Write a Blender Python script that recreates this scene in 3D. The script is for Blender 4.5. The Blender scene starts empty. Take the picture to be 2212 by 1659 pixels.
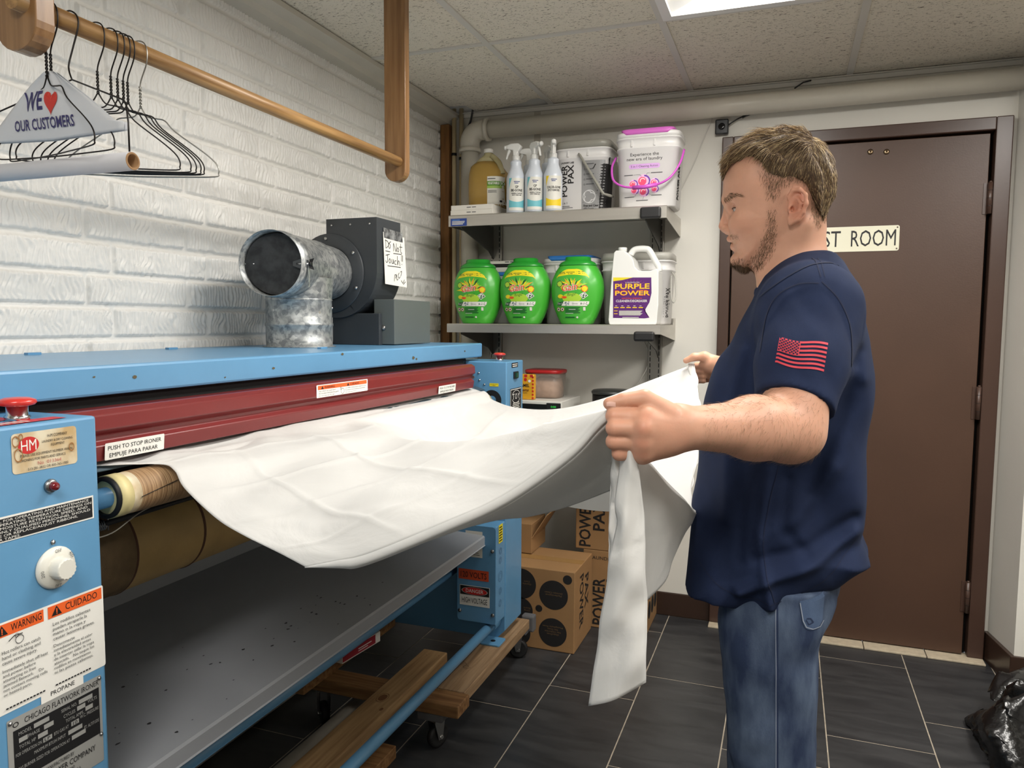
import bpy, bmesh, math, random
import numpy as np
from mathutils import Vector, Matrix
from mathutils.bvhtree import BVHTree
random.seed(7); rng = np.random.RandomState(7)
SC = bpy.context.scene
COL = SC.collection
PI = math.pi

# ---------------------------------------------------------------- camera
IW, IH = 2212, 1659
YAW, PITCH, ROLL, FL = 0.352267, 0.080452, 0.006070, 1620.24
CAM = Vector((0, 0, 1.30))
F_ = Vector((-math.sin(YAW)*math.cos(PITCH), math.cos(YAW)*math.cos(PITCH), -math.sin(PITCH)))
_r = Vector((math.cos(YAW), math.sin(YAW), 0)); _u = _r.cross(F_)
R_ = _r*math.cos(ROLL) + _u*math.sin(ROLL)
U_ = -_r*math.sin(ROLL) + _u*math.cos(ROLL)
cd = bpy.data.cameras.new('camera'); cam = bpy.data.objects.new('camera', cd); COL.objects.link(cam)
m3 = Matrix((R_, U_, -F_)).transposed()
cam.matrix_world = Matrix.Translation(CAM) @ m3.to_4x4()
cd.sensor_width = 36; cd.sensor_fit = 'HORIZONTAL'; cd.lens = FL/IW*36; cd.clip_start = 0.05; cd.clip_end = 50
SC.camera = cam

def at(px, py, **k):
    """point of the room seen at photo position (px, py) on the plane x=, y= or z="""
    d = R_*((px-IW/2)/FL) - U_*((py-IH/2)/FL) + F_
    ax, v = list(k.items())[0]; i = 'xyz'.index(ax)
    return CAM + d*((v-CAM[i])/d[i])

# ---------------------------------------------------------------- world, lights, exposure
wd = bpy.data.worlds.new('world'); SC.world = wd; wd.use_nodes = True
wd.node_tree.nodes['Background'].inputs[0].default_value = (0.9, 0.95, 1.0, 1)
wd.node_tree.nodes['Background'].inputs[1].default_value = 0.15
SC.view_settings.view_transform = 'Standard'; SC.view_settings.look = 'None'
SC.view_settings.exposure = 0.60; SC.view_settings.gamma = 1.0
SC.view_settings.use_curve_mapping = False
CEIL = 2.28; BACK = 3.32; BRICK = -1.60
LAMP = 23.0                                  # radiance of a troffer's glowing diffuser (the only lamps in the room)

# ---------------------------------------------------------------- helpers
def lin(c):
    c = c/255.0
    return c/12.92 if c <= .04045 else ((c+.055)/1.055)**2.4
def rgb(r, g, b): return (lin(r), lin(g), lin(b), 1)
MATS = {}
def mat(name, col, rough=.5, metal=0., spec=.5, bump=0., bscale=60, var=0., vscale=8, col2=None, stretch=None,
        attr=None, sss=0., trans=0., coat=0., emit=0., ior=None, alpha=None, bdist=.002, detail=4):
    """procedural principled material: noise between col and col2 (or darker col by var), noise bump"""
    if name in MATS: return MATS[name]
    m = bpy.data.materials.new(name); m.use_nodes = True; nt = m.node_tree; N = nt.nodes; L = nt.links
    b = N['Principled BSDF']; col = tuple(col)
    b.inputs['Base Color'].default_value = col
    b.inputs['Roughness'].default_value = rough; b.inputs['Metallic'].default_value = metal
    b.inputs['Specular IOR Level'].default_value = spec
    if coat: b.inputs['Coat Weight'].default_value = coat; b.inputs['Coat Roughness'].default_value = .15
    if sss:
        b.inputs['Subsurface Weight'].default_value = sss
        b.inputs['Subsurface Radius'].default_value = (1.0, .35, .2); b.inputs['Subsurface Scale'].default_value = .006
    if trans: b.inputs['Transmission Weight'].default_value = trans
    if ior: b.inputs['IOR'].default_value = ior
    if emit:
        b.inputs['Emission Color'].default_value = col; b.inputs['Emission Strength'].default_value = emit
    if alpha is not None: b.inputs['Alpha'].default_value = alpha
    tc = N.new('ShaderNodeTexCoord'); src = tc.outputs['Object']
    if stretch:
        mp = N.new('ShaderNodeMapping'); mp.inputs['Scale'].default_value = stretch; L.new(src, mp.inputs[0]); src = mp.outputs[0]
    last = None
    if var or col2:
        n = N.new('ShaderNodeTexNoise'); n.inputs['Scale'].default_value = vscale; n.inputs['Detail'].default_value = detail
        L.new(src, n.inputs['Vector'])
        r = N.new('ShaderNodeValToRGB'); r.color_ramp.elements[0].position = .35; r.color_ramp.elements[1].position = .65
        c2 = col2 if col2 else tuple(c*(1-var) for c in col[:3])+(1,)
        r.color_ramp.elements[0].color = c2; r.color_ramp.elements[1].color = col
        L.new(n.outputs[0], r.inputs[0]); last = r.outputs[0]
    if attr:
        a = N.new('ShaderNodeAttribute'); a.attribute_name = attr
        if last:
            mx = N.new('ShaderNodeMix'); mx.data_type = 'RGBA'; mx.blend_type = 'MULTIPLY'; mx.inputs[0].default_value = 1
            L.new(last, mx.inputs[6]); L.new(a.outputs[0], mx.inputs[7]); last = mx.outputs[2]
        else: last = a.outputs[0]
    if last: L.new(last, b.inputs['Base Color'])
    if bump:
        n = N.new('ShaderNodeTexNoise'); n.inputs['Scale'].default_value = bscale; n.inputs['Detail'].default_value = 5
        L.new(src, n.inputs['Vector'])
        bp = N.new('ShaderNodeBump'); bp.inputs['Strength'].default_value = bump; bp.inputs['Distance'].default_value = bdist
        L.new(n.outputs[0], bp.inputs['Height']); L.new(bp.outputs[0], b.inputs['Normal'])
    MATS[name] = m; return m

def tag(o, label=None, cat=None, group=None, kind=None):
    if label: o['label'] = label
    if cat: o['category'] = cat
    if group: o['group'] = group
    if kind: o['kind'] = kind
    return o
def empty(name, loc, label, cat, group=None, rz=0):
    o = bpy.data.objects.new(name, None); COL.objects.link(o); o.location = loc; o.rotation_euler = (0, 0, rz)
    o.empty_display_size = .02
    return tag(o, label, cat, group)

class MB:
    def __init__(s): s.v = []; s.f = []; s.mi = []; s.sm = []; s.mats = []
    def m(s, mt):
        if mt is None: return 0
        if mt not in s.mats: s.mats.append(mt)
        return s.mats.index(mt)
    def add(s, vs, fs, mt=None, smooth=False):
        b = len(s.v); i = s.m(mt)
        s.v.extend([tuple(v) for v in vs])
        for f in fs: s.f.append(tuple(b+k for k in f)); s.mi.append(i); s.sm.append(smooth)
        return s
    def box(s, lo, hi, mt=None, M=None):
        x0, y0, z0 = lo; x1, y1, z1 = hi
        vs = [Vector(p) for p in ((x0,y0,z0),(x1,y0,z0),(x1,y1,z0),(x0,y1,z0),(x0,y0,z1),(x1,y0,z1),(x1,y1,z1),(x0,y1,z1))]
        if M is not None: vs = [M @ v for v in vs]
        return s.add(vs, [(0,3,2,1),(4,5,6,7),(0,1,5,4),(1,2,6,5),(2,3,7,6),(3,0,4,7)], mt)
    def tube(s, pts, r, mt=None, n=12, caps=True, closed=False):
        pts = [Vector(p) for p in pts]; R = r if isinstance(r, (list, tuple)) else [r]*len(pts)
        vs = []; N = len(pts); up = None
        for i, p in enumerate(pts):
            a = pts[i-1] if (i > 0 or closed) else p; b = pts[(i+1) % N] if (i < N-1 or closed) else p
            t = (b-a).normalized()
            if up is None:
                up = Vector((0, 0, 1)) if abs(t.z) < .9 else Vector((1, 0, 0))
            x = up - t*up.dot(t); x.normalize(); up = x; y = t.cross(x)
            for k in range(n):
                an = 2*PI*k/n; vs.append(p + (x*math.cos(an) + y*math.sin(an))*R[i])
        fs = []
        for i in range(N if closed else N-1):
            j = (i+1) % N
            for k in range(n): fs.append((i*n+k, i*n+(k+1) % n, j*n+(k+1) % n, j*n+k))
        s.add(vs, fs, mt, True)
        if caps and not closed:
            b = len(s.v)-len(vs)
            s.f.append(tuple(b+k for k in range(n))[::-1]); s.mi.append(s.m(mt)); s.sm.append(False)
            s.f.append(tuple(b+(N-1)*n+k for k in range(n))); s.mi.append(s.m(mt)); s.sm.append(False)
        return s
    def ringloft(s, rings, mt=None, caps=(True, True), smooth=True):
        n = len(rings[0]); vs = [p for r in rings for p in r]; fs = []
        for i in range(len(rings)-1):
            for k in range(n): fs.append((i*n+k, i*n+(k+1) % n, (i+1)*n+(k+1) % n, (i+1)*n+k))
        b = len(s.v); s.add(vs, fs, mt, smooth)
        if caps[0]: s.f.append(tuple(b+k for k in range(n))[::-1]); s.mi.append(s.m(mt)); s.sm.append(False)
        if caps[1]: s.f.append(tuple(b+(len(rings)-1)*n+k for k in range(n))); s.mi.append(s.m(mt)); s.sm.append(False)
        return s
    def lathe(s, prof, mt=None, n=32, M=None, caps=(True, True), smooth=True):
        rings = []
        for r, z in prof:
            ring = [Vector((r*math.cos(2*PI*k/n), r*math.sin(2*PI*k/n), z)) for k in range(n)]
            rings.append([M @ p for p in ring] if M is not None else ring)
        return s.ringloft(rings, mt, caps, smooth)
    def prism(s, poly, d, mt=None, M=None):
        """poly: 2D list in local xy, extruded 0..d along local z"""
        n = len(poly)
        vs = [Vector((p[0], p[1], 0)) for p in poly] + [Vector((p[0], p[1], d)) for p in poly]
        if M is not None: vs = [M @ v for v in vs]
        fs = [tuple(range(n))[::-1], tuple(range(n, 2*n))] + [(k, (k+1) % n, n+(k+1) % n, n+k) for k in range(n)]
        return s.add(vs, fs, mt)
    def grid(s, P, mt=None, smooth=True, flip=False):
        """P: rows of points"""
        h, w = len(P), len(P[0]); vs = [p for r in P for p in r]; fs = []
        for i in range(h-1):
            for j in range(w-1):
                q = (i*w+j, i*w+j+1, (i+1)*w+j+1, (i+1)*w+j); fs.append(q[::-1] if flip else q)
        return s.add(vs, fs, mt, smooth)
    def build(s, name, mt=None, parent=None, bevel=0, seg=2, sub=0, solid=0, origin=None, smooth_all=None):
        me = bpy.data.meshes.new(name)
        og = Vector(origin) if origin is not None else (Vector(parent.location) if parent is not None and parent.type == 'EMPTY' and False else Vector((0, 0, 0)))
        me.from_pydata([tuple(Vector(v)-og) for v in s.v], [], s.f)
        mats = s.mats or [mt]
        if not s.mats and mt is None: mats = []
        for q in mats: me.materials.append(q)
        me.polygons.foreach_set('material_index', s.mi)
        sm = s.sm if smooth_all is None else [smooth_all]*len(s.sm)
        me.polygons.foreach_set('use_smooth', sm); me.update()
        o = bpy.data.objects.new(name, me); COL.objects.link(o); o.location = og
        if parent is not None: put(o, parent)
        if bevel:
            q = o.modifiers.new('bevel', 'BEVEL'); q.width = bevel; q.segments = seg; q.limit_method = 'ANGLE'; q.angle_limit = .6
        if sub:
            q = o.modifiers.new('sub', 'SUBSURF'); q.levels = sub; q.render_levels = sub
        if solid:
            q = o.modifiers.new('solid', 'SOLIDIFY'); q.thickness = solid; q.offset = 0
        return o
def pm(o):
    """world matrix from the parent chain (nothing is evaluated yet while the script runs)"""
    M = Matrix.LocRotScale(o.location, o.rotation_euler, o.scale)
    if o.parent is not None: M = pm(o.parent) @ o.matrix_parent_inverse @ M
    return M
def put(o, parent):
    """parent o (built in world space) keeping it in place"""
    o.parent = parent; o.matrix_parent_inverse = pm(parent).inverted()
def box_obj(name, lo, hi, mt, parent=None, bevel=0, seg=2):
    return MB().box(lo, hi).build(name, mt, parent, bevel, seg)
def structure(o): return tag(o, kind='structure')
def copy_tree(o, parent=None):
    c = o.copy(); COL.objects.link(c)
    if parent is not None: c.parent = parent
    for ch in [q for q in ALLCH if q.parent == o]: pass
    return c
def rrect(w, h, r, n=5):
    """rounded rectangle outline centred on 0"""
    out = []
    for cx, cy, a0 in ((w/2-r, h/2-r, 0), (-w/2+r, h/2-r, PI/2), (-w/2+r, -h/2+r, PI), (w/2-r, -h/2+r, 1.5*PI)):
        for k in range(n+1):
            a = a0+PI/2*k/n; out.append((cx+r*math.cos(a), cy+r*math.sin(a)))
    return out
def frame(o, u, v):
    u = Vector(u).normalized(); v = Vector(v); v = (v-u*v.dot(u)).normalized(); n = u.cross(v)
    M = Matrix((u, v, n)).transposed().to_4x4(); M.translation = Vector(o); return M

# flat print: plates, shapes and lettering laid in u,v on a plane or wrapped on a surface
FONTH = None
def text_mesh(s, bold=0., res=2, shear=0.):
    cu = bpy.data.curves.new('t', 'FONT'); cu.body = s; cu.size = 1; cu.resolution_u = res; cu.offset = bold; cu.shear = shear
    ob = bpy.data.objects.new('t', cu); COL.objects.link(ob)
    dg = bpy.context.evaluated_depsgraph_get(); me = bpy.data.meshes.new_from_object(ob.evaluated_get(dg))
    vs = [tuple(v.co[:2]) for v in me.vertices]; fs = [tuple(p.vertices) for p in me.polygons]
    bpy.data.objects.remove(ob); bpy.data.curves.remove(cu); bpy.data.meshes.remove(me)
    return vs, fs
def refine(vs, fs, mx):
    """split faces into triangles no longer than mx, so that print follows a curved surface"""
    vs = list(vs); T = []
    for f in fs:
        for k in range(1, len(f)-1): T.append((f[0], f[k], f[k+1]))
    mid = {}
    def m(a, b):
        k = (min(a, b), max(a, b))
        if k not in mid: vs.append(((vs[a][0]+vs[b][0])/2, (vs[a][1]+vs[b][1])/2)); mid[k] = len(vs)-1
        return mid[k]
    d = lambda a, b: math.hypot(vs[a][0]-vs[b][0], vs[a][1]-vs[b][1])
    out = []
    while T:
        a, b, c = T.pop(); e = (d(a, b), d(b, c), d(c, a)); L_ = max(e)
        if L_ <= mx or len(vs) > 4000: out.append((a, b, c)); continue
        if L_ == e[0]: q = m(a, b); T += [(a, q, c), (q, b, c)]
        elif L_ == e[1]: q = m(b, c); T += [(a, b, q), (a, q, c)]
        else: q = m(c, a); T += [(a, b, q), (q, b, c)]
    return vs, out
class Print:
    def __init__(s, lift=.0004, mx=.009): s.it = []; s.n = 0; s.lift = lift; s.mx = mx
    def _a(s, vs, fs, m, layer=None):
        if layer is None:
            if not (s.it and s.it[-1][2] is m and s.it[-1][3] == s.n): s.n += 1
            layer = s.n
        s.it.append((vs, fs, m, layer)); return s
    def poly(s, pts, m): 
        n = len(pts); cx = sum(p[0] for p in pts)/n; cy = sum(p[1] for p in pts)/n
        return s._a([(cx, cy)]+list(pts), [(0, k+1, (k+1) % n+1) for k in range(n)], m)
    def rect(s, u0, v0, u1, v1, m, nu=1, nv=1):
        vs = [(u0+(u1-u0)*i/nu, v0+(v1-v0)*j/nv) for j in range(nv+1) for i in range(nu+1)]
        fs = [(j*(nu+1)+i, j*(nu+1)+i+1, (j+1)*(nu+1)+i+1, (j+1)*(nu+1)+i) for j in range(nv) for i in range(nu)]
        return s._a(vs, fs, m)
    def band(s, top, bot, m):
        """strip between two equally long outlines"""
        n = len(top); vs = list(bot)+list(top)
        return s._a(vs, [(k, k+1, n+k+1, n+k) for k in range(n-1)], m)
    def rr(s, u0, v0, u1, v1, r, m):
        return s.poly([((u0+u1)/2+a, (v0+v1)/2+b) for a, b in rrect(u1-u0, v1-v0, r, 3)], m)
    def disc(s, u, v, ru, m, rv=None, n=24):
        rv = rv or ru
        return s.poly([(u+ru*math.cos(2*PI*k/n), v+rv*math.sin(2*PI*k/n)) for k in range(n)], m)
    def ring(s, u, v, r, w, m, n=24, rv=None, a0=0, a1=2*PI):
        q = (rv or r)/r
        A = [a0+(a1-a0)*k/n for k in range(n+1)]
        return s.band([(u+r*math.cos(a), v+r*q*math.sin(a)) for a in A], [(u+(r-w)*math.cos(a), v+(r-w)*q*math.sin(a)) for a in A], m)
    def line(s, pts, w, m):
        vs = []; fs = []
        for i in range(len(pts)-1):
            a = Vector(pts[i]).to_3d(); b = Vector(pts[i+1]).to_3d(); d = (b-a).normalized(); n = Vector((-d.y, d.x, 0))*w/2
            k = len(vs); a = a-d*w*.3; b = b+d*w*.3
            vs += [tuple((a-n)[:2]), tuple((b-n)[:2]), tuple((b+n)[:2]), tuple((a+n)[:2])]; fs.append((k, k+1, k+2, k+3))
        return s._a(vs, fs, m)
    def text(s, t, u, v, h, m, w=None, al='L', rot=0, bold=0., shear=0., mirror=False, res=2):
        """h = height of a capital, w = total width (optional), (u, v) = baseline anchor"""
        global FONTH
        if FONTH is None:
            a, _ = text_mesh('H'); FONTH = max(p[1] for p in a)
        vs, fs = text_mesh(t, bold, res, shear)
        if not vs: return s
        x0 = min(p[0] for p in vs); x1 = max(p[0] for p in vs)
        sy = h/FONTH; sx = (w/(x1-x0)) if w else sy
        off = {'L': 0, 'C': -(x1-x0)*sx/2, 'R': -(x1-x0)*sx}[al]
        c, d = math.cos(rot), math.sin(rot); out = []
        for x, y in vs:
            X = (x-x0)*sx+off; Y = y*sy
            if mirror: X = -X
            out.append((u+X*c-Y*d, v+X*d+Y*c))
        return s._a(out, fs, m)
    def build(s, name, M, parent=None, warp=None, cast=None, label=None):
        """M maps (u, v, lift) to the room; warp(u, v, lift) or cast=(bvh, direction) wraps it on a surface"""
        b = MB(); eff = min(s.lift, .0016/max(i[3] for i in s.it))
        for vs, fs, m, ly in s.it:
            P = []
            if cast or warp: vs, fs = refine(vs, fs, s.mx)
            for u, v in vs:
                off = eff*ly
                if warp: p = warp(u, v, off)
                elif cast:
                    o = M @ Vector((u, v, 0)); bv, d = cast
                    hit, nr, _, _ = bv.ray_cast(o - d*.35, d)
                    if hit is None:
                        hit, nr, _, _ = bv.find_nearest(o)
                    if nr.dot(d) > 0: nr = -nr
                    p = hit + nr*(.0006+off)
                else: p = M @ Vector((u, v, off))
                P.append(p)
            b.add(P, fs, m)
        o = b.build(name, None, parent)
        if label: o['label'] = label
        return o
def bvh_of(o):
    W = pm(o); me = o.data
    return BVHTree.FromPolygons([W @ v.co for v in me.vertices], [tuple(p.vertices) for p in me.polygons])
def catmull(P, n=8, closed=False):
    P = [Vector(p) for p in P]; out = []; N = len(P)
    for i in range(N if closed else N-1):
        if closed: a, b, c, d = P[i-1], P[i], P[(i+1) % N], P[(i+2) % N]
        else: a, b, c, d = P[max(i-1, 0)], P[i], P[i+1], P[min(i+2, N-1)]
        for k in range(n):
            t = k/n
            out.append(.5*((2*b)+(c-a)*t+(2*a-5*b+4*c-d)*t*t+(3*b-a-3*c+d)*t**3))
    if not closed: out.append(P[-1])
    return out

# common materials
BLACK = mat('black_ink', rgb(18, 18, 20), .55)
WHITE = mat('white_print', rgb(235, 233, 226), .5)
CHROME = mat('chrome', rgb(205, 205, 205), .15, 1)
STEEL = mat('bolt_steel', rgb(150, 150, 150), .35, 1)
ORANGE = mat('orange_print', rgb(232, 98, 38), .5)
REDP = mat('red_print', rgb(196, 38, 36), .45)
# ================================================================ the room
def children(o): return [q for q in bpy.data.objects if q.parent == o]
def copy_tree(o, parent=None):
    c = o.copy(); COL.objects.link(c)
    if parent is not None: c.parent = parent
    for ch in children(o): copy_tree(ch, c)
    return c

def vnoise(x, y, seed=0, p=64):
    t = np.random.RandomState(seed).rand(p, p)
    xi = np.floor(x).astype(int); yi = np.floor(y).astype(int); fx = x-xi; fy = y-yi
    fx = fx*fx*(3-2*fx); fy = fy*fy*(3-2*fy)
    g = lambda a, b: t[a % p, b % p]
    return (g(xi, yi)*(1-fx)+g(xi+1, yi)*fx)*(1-fy)+(g(xi, yi+1)*(1-fx)+g(xi+1, yi+1)*fx)*fy

BRICK = -1.57
PAINT = mat('painted_brick', rgb(232, 230, 225), .42, bump=.35, bscale=220, bdist=.001, var=.05, vscale=5)
WALLP = mat('wall_paint', rgb(224, 221, 212), .55, bump=.12, bscale=180, bdist=.001, var=.06, vscale=2.2)
CEILB = mat('ceiling_grid_metal', rgb(212, 209, 202), .5)
DARKV = mat('dark_void', rgb(20, 19, 18), .9)
BROWN = mat('brown_door_paint', rgb(80, 57, 44), .40, bump=.22, bscale=160, bdist=.001, var=.10, vscale=3)
BROWNF = mat('brown_frame_paint', rgb(74, 54, 45), .32, bump=.1, bscale=90, bdist=.001, var=.08, vscale=5)
BASEB = mat('dark_base_tile', rgb(58, 42, 34), .25, var=.15, vscale=4)

def brick_mesh(y0, y1, z0, z1, sy, sz, name):
    ys = np.arange(y0, y1+sy*.5, sy); zs = np.arange(z0, z1+sz*.5, sz); ys[-1] = y1; zs[-1] = z1
    Y, Z = np.meshgrid(ys, zs)
    H = .0785; L = .3195; v = (Z-1.2568)/H; r = np.floor(v); fz = (v-r)*H
    off = np.where((r % 2) == 0, 1.4135, 1.3385)
    jig = vnoise(r*3.1+.5, np.floor((Y-off)/L)*1.7+.5, 3)*.008-.004
    u = (Y-off-jig)/L; c = np.floor(u); fy = (u-c)*L
    g = .0052
    dz = np.minimum(fz, H-fz); dy = np.minimum(fy, L-fy)
    wob = (vnoise(Y*90, Z*90, 5)-.5)*.003
    e = np.minimum(dz, dy)-g+wob
    m = np.clip(e/.0035, 0, 1); m = m*m*(3-2*m)
    cell = vnoise(r*5.3+.2, c*4.1+.7, 9)
    wv = (vnoise(Y*22+cell*30, Z*28+cell*9, 11)-.5)*2.0+(vnoise(Y*60, Z*55, 12)-.5)*.5
    ph = Y/.0125+wv+cell*7
    rid = np.sin(2*PI*ph)*.5+.5
    amp = .35+.9*vnoise(Y*9+cell*20, Z*16, 14)
    fine = (vnoise(Y*240, Z*170, 15)-.5)*.0010+(vnoise(Y*120, Z*70, 16)-.5)*.0012
    h = m*(.0070+rid**1.3*.0052*amp+fine*1.5)+(1-m)*((vnoise(Y*70, Z*70, 17)-.5)*.0012)
    crack = (np.abs(Y-1.540-(vnoise(Z*14, Z*0, 21)-.5)*.008) < .0016)
    h = h-crack*.0035
    X = BRICK+h-.010
    n, w = Y.shape
    V = np.stack([X, Y, Z], -1).reshape(-1, 3)
    i = np.arange((n-1)*(w-1)); a = (i//(w-1))*w+i % (w-1)
    Fc = np.stack([a, a+1, a+w+1, a+w], 1)
    return V, Fc
Vs, Fs, b0 = [], [], 0
for args in ((.55, BACK, 1.10, 2.262, .003, .0036), (-2.4, .55, 1.10, 2.262, .012, .012), (-2.4, BACK, 0, 1.10, .016, .012)):
    V, Fc = brick_mesh(*args, '')
    Vs.append(V); Fs.append(Fc+b0); b0 += len(V)
V = np.concatenate(Vs); Fc = np.concatenate(Fs)
def np_mesh(name, V, Fq, mt, parent=None, smooth=True):
    me = bpy.data.meshes.new(name); V = np.asarray(V, dtype=np.float32); Fq = np.asarray(Fq, dtype=np.int32)
    k = Fq.shape[1]
    me.vertices.add(len(V)); me.vertices.foreach_set('co', V.ravel())
    me.loops.add(Fq.size); me.loops.foreach_set('vertex_index', Fq.ravel())
    me.polygons.add(len(Fq)); me.polygons.foreach_set('loop_start', np.arange(0, Fq.size, k, dtype=np.int32))
    try: me.polygons.foreach_set('loop_total', np.full(len(Fq), k, dtype=np.int32))
    except Exception: pass
    me.update(calc_edges=True)
    me.polygons.foreach_set('use_smooth', np.full(len(Fq), smooth)); me.materials.append(mt)
    o = bpy.data.objects.new(name, me); COL.objects.link(o)
    if parent is not None: put(o, parent)
    return o
structure(np_mesh('wall_left', V, Fc, PAINT))

# floor: dark slate tiles 0.308 x 0.61 in thirds, thin pale grout (tiles stand 0.8 mm proud of it)
def slate():
    m = mat('slate_tile', rgb(54, 54, 56), .36); nt = m.node_tree; N = nt.nodes; L = nt.links; b = N['Principled BSDF']
    tc = N.new('ShaderNodeTexCoord'); mp = N.new('ShaderNodeMapping'); mp.inputs['Rotation'].default_value = (0, 0, .95); mp.inputs['Scale'].default_value = (2.2, 9, 1)
    L.new(tc.outputs['Object'], mp.inputs[0])
    n1 = N.new('ShaderNodeTexNoise'); n1.inputs['Scale'].default_value = 2.2; n1.inputs['Detail'].default_value = 8; n1.inputs['Distortion'].default_value = .6
    L.new(mp.outputs[0], n1.inputs['Vector'])
    r = N.new('ShaderNodeValToRGB'); r.color_ramp.elements[0].position = .3; r.color_ramp.elements[0].color = rgb(40, 41, 43)
    r.color_ramp.elements[1].position = .75; r.color_ramp.elements[1].color = rgb(62, 62, 63)
    L.new(n1.outputs[0], r.inputs[0]); L.new(r.outputs[0], b.inputs['Base Color'])
    bp = N.new('ShaderNodeBump'); bp.inputs['Strength'].default_value = .35; bp.inputs['Distance'].default_value = .003
    L.new(n1.outputs[0], bp.inputs['Height']); L.new(bp.outputs[0], b.inputs['Normal'])
    r2 = N.new('ShaderNodeMapRange'); r2.inputs[3].default_value = .30; r2.inputs[4].default_value = .5
    L.new(n1.outputs[0], r2.inputs[0]); L.new(r2.outputs[0], b.inputs['Roughness'])
    return m
SLATE = slate()
GROUT = mat('grout', rgb(178, 166, 148), .8, var=.25, vscale=30)
fb = MB(); XR = 2.7
fb.add([(-1.6, -2.4, -.0008), (XR, -2.4, -.0008), (XR, BACK, -.0008), (-1.6, BACK, -.0008)], [(0, 1, 2, 3)], GROUT)
for c in range(-6, 12):
    xa = -.1525+.3075*c; xb = xa+.3075
    y0 = 2.300+(0.20*(c % 3))
    y = y0-.61*8
    while y < BACK:
        X0, X1, Y0, Y1 = max(xa+.002, -1.6), min(xb-.002, XR), max(y+.002, -2.4), min(y+.608, BACK)
        if X1 > X0 and Y1 > Y0:
            fb.box((X0, Y0, -.01), (X1, Y1, 0), SLATE)
        y += .61
floor = structure(fb.build('floor'))

# ceiling: lay-in tiles with pinholes and fissures in a metal grid
def tile_mat():
    m = mat('ceiling_tile', rgb(222, 216, 203), .9); nt = m.node_tree; N = nt.nodes; L = nt.links; b = N['Principled BSDF']
    tc = N.new('ShaderNodeTexCoord')
    def thr(scale, st, lo, hi, rot=0, dist=0):
        mp = N.new('ShaderNodeMapping'); mp.inputs['Scale'].default_value = st; mp.inputs['Rotation'].default_value = (0, 0, rot); L.new(tc.outputs['Object'], mp.inputs[0])
        n = N.new('ShaderNodeTexNoise'); n.inputs['Scale'].default_value = scale; n.inputs['Detail'].default_value = 2; n.inputs['Distortion'].default_value = dist
        L.new(mp.outputs[0], n.inputs['Vector'])
        r = N.new('ShaderNodeMapRange'); r.inputs[1].default_value = lo; r.inputs[2].default_value = hi
        L.new(n.outputs[0], r.inputs[0]); return r.outputs[0]
    a = thr(60, (1, 3.6, 1), .325, .37, .12, 1.2)
    c = thr(150, (1, 1.3, 1), .27, .32)
    mn = N.new('ShaderNodeMath'); mn.operation = 'MINIMUM'; L.new(a, mn.inputs[0]); L.new(c, mn.inputs[1])
    mx = N.new('ShaderNodeMix'); mx.data_type = 'RGBA'; mx.inputs[6].default_value = rgb(112, 98, 84); mx.inputs[7].default_value = rgb(230, 223, 208)
    L.new(mn.outputs[0], mx.inputs[0]); L.new(mx.outputs[2], b.inputs['Base Color'])
    bp = N.new('ShaderNodeBump'); bp.inputs['Strength'].default_value = .7; bp.inputs['Distance'].default_value = .003
    L.new(mn.outputs[0], bp.inputs['Height']); L.new(bp.outputs[0], b.inputs['Normal'])
    return m
TILE = tile_mat()
cb = MB(); gx = [-1.635, -1.03, -.42, .19, .80, 1.41, 2.02, 2.63]; gy = [-2.35, -1.13, .09, 1.31, 2.525, 3.32]
for i in range(len(gx)-1):
    for j in range(len(gy)-1):
        if (i, j) in ((2, 3), (2, 1), (4, 2), (4, 3)): continue                    # the light fixtures sit here
        x0, x1, y0, y1 = gx[i]+.004, gx[i+1]-.004, gy[j]+.004, gy[j+1]-.004
        if i == 0 and j == 4:                                    # tile with broken back edge
            pts = [(x0, y0), (x1, y0), (x1, 3.262), (-1.06, 3.20), (-1.10, 3.205), (-1.13, 3.235), (-1.16, 3.25), (-1.30, 3.292), (-1.40, 3.30), (-1.41, 3.20), (-1.50, 3.19), (-1.52, 3.3), (x0, 3.3)]
            cb.prism(pts, .015, TILE, Matrix.Translation((0, 0, CEIL+.003)))
        else: cb.box((x0, y0, CEIL+.003), (x1, y1, CEIL+.018), TILE)
for x in gx[1:-1]: cb.box((x-.012, -2.4, CEIL-.002), (x+.012, BACK, CEIL+.003), CEILB)
for y in gy[1:-1]: cb.box((-1.6, y-.012, CEIL-.0015), (XR, y+.012, CEIL+.0035), CEILB)
cb.box((-1.65, -2.45, CEIL+.12), (XR, BACK+.05, CEIL+.14), DARKV)
ceil = structure(cb.build('ceiling'))

# back wall (around the door), far side walls
BZ = 3.32; DX0, DX1, DZ = -.285, .752, 2.075
wb = MB()
wb.box((-1.65, BZ, 0), (DX0+.01, BZ+.1, 2.42), WALLP); wb.box((DX1-.01, BZ, 0), (.85, BZ+.1, 2.42), WALLP)
wb.box((DX0+.01, BZ, DZ-.01), (DX1-.01, BZ+.1, 2.42), WALLP)
wb.box((-1.6, BZ-.012, CEIL-.02), (XR, BZ, CEIL-.0015), CEILB)
wb.box((-1.6, BZ-.03, CEIL-.004), (.80, BZ, CEIL-.0016), CEILB)
TAPE = mat('wall_seam', rgb(190, 184, 172), .6)
wb.box((-1.12, BZ-.0015, 1.78), (-1.09, BZ, 2.262), TAPE)
structure(wb.build('wall_back'))
wr = MB(); P = [(.77, BZ), (.805, 3.10), (XR, 3.10), (XR, 3.5), (.77, 3.5)]
wr.prism(P, 2.42, WALLP); structure(wr.build('wall_right'))
structure(box_obj('wall_side', (XR, -2.4, 0), (XR+.1, 3.4, 2.42), WALLP))
structure(box_obj('wall_front', (-1.65, -2.5, 0), (XR+.1, -2.4, 2.42), WALLP))
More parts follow.
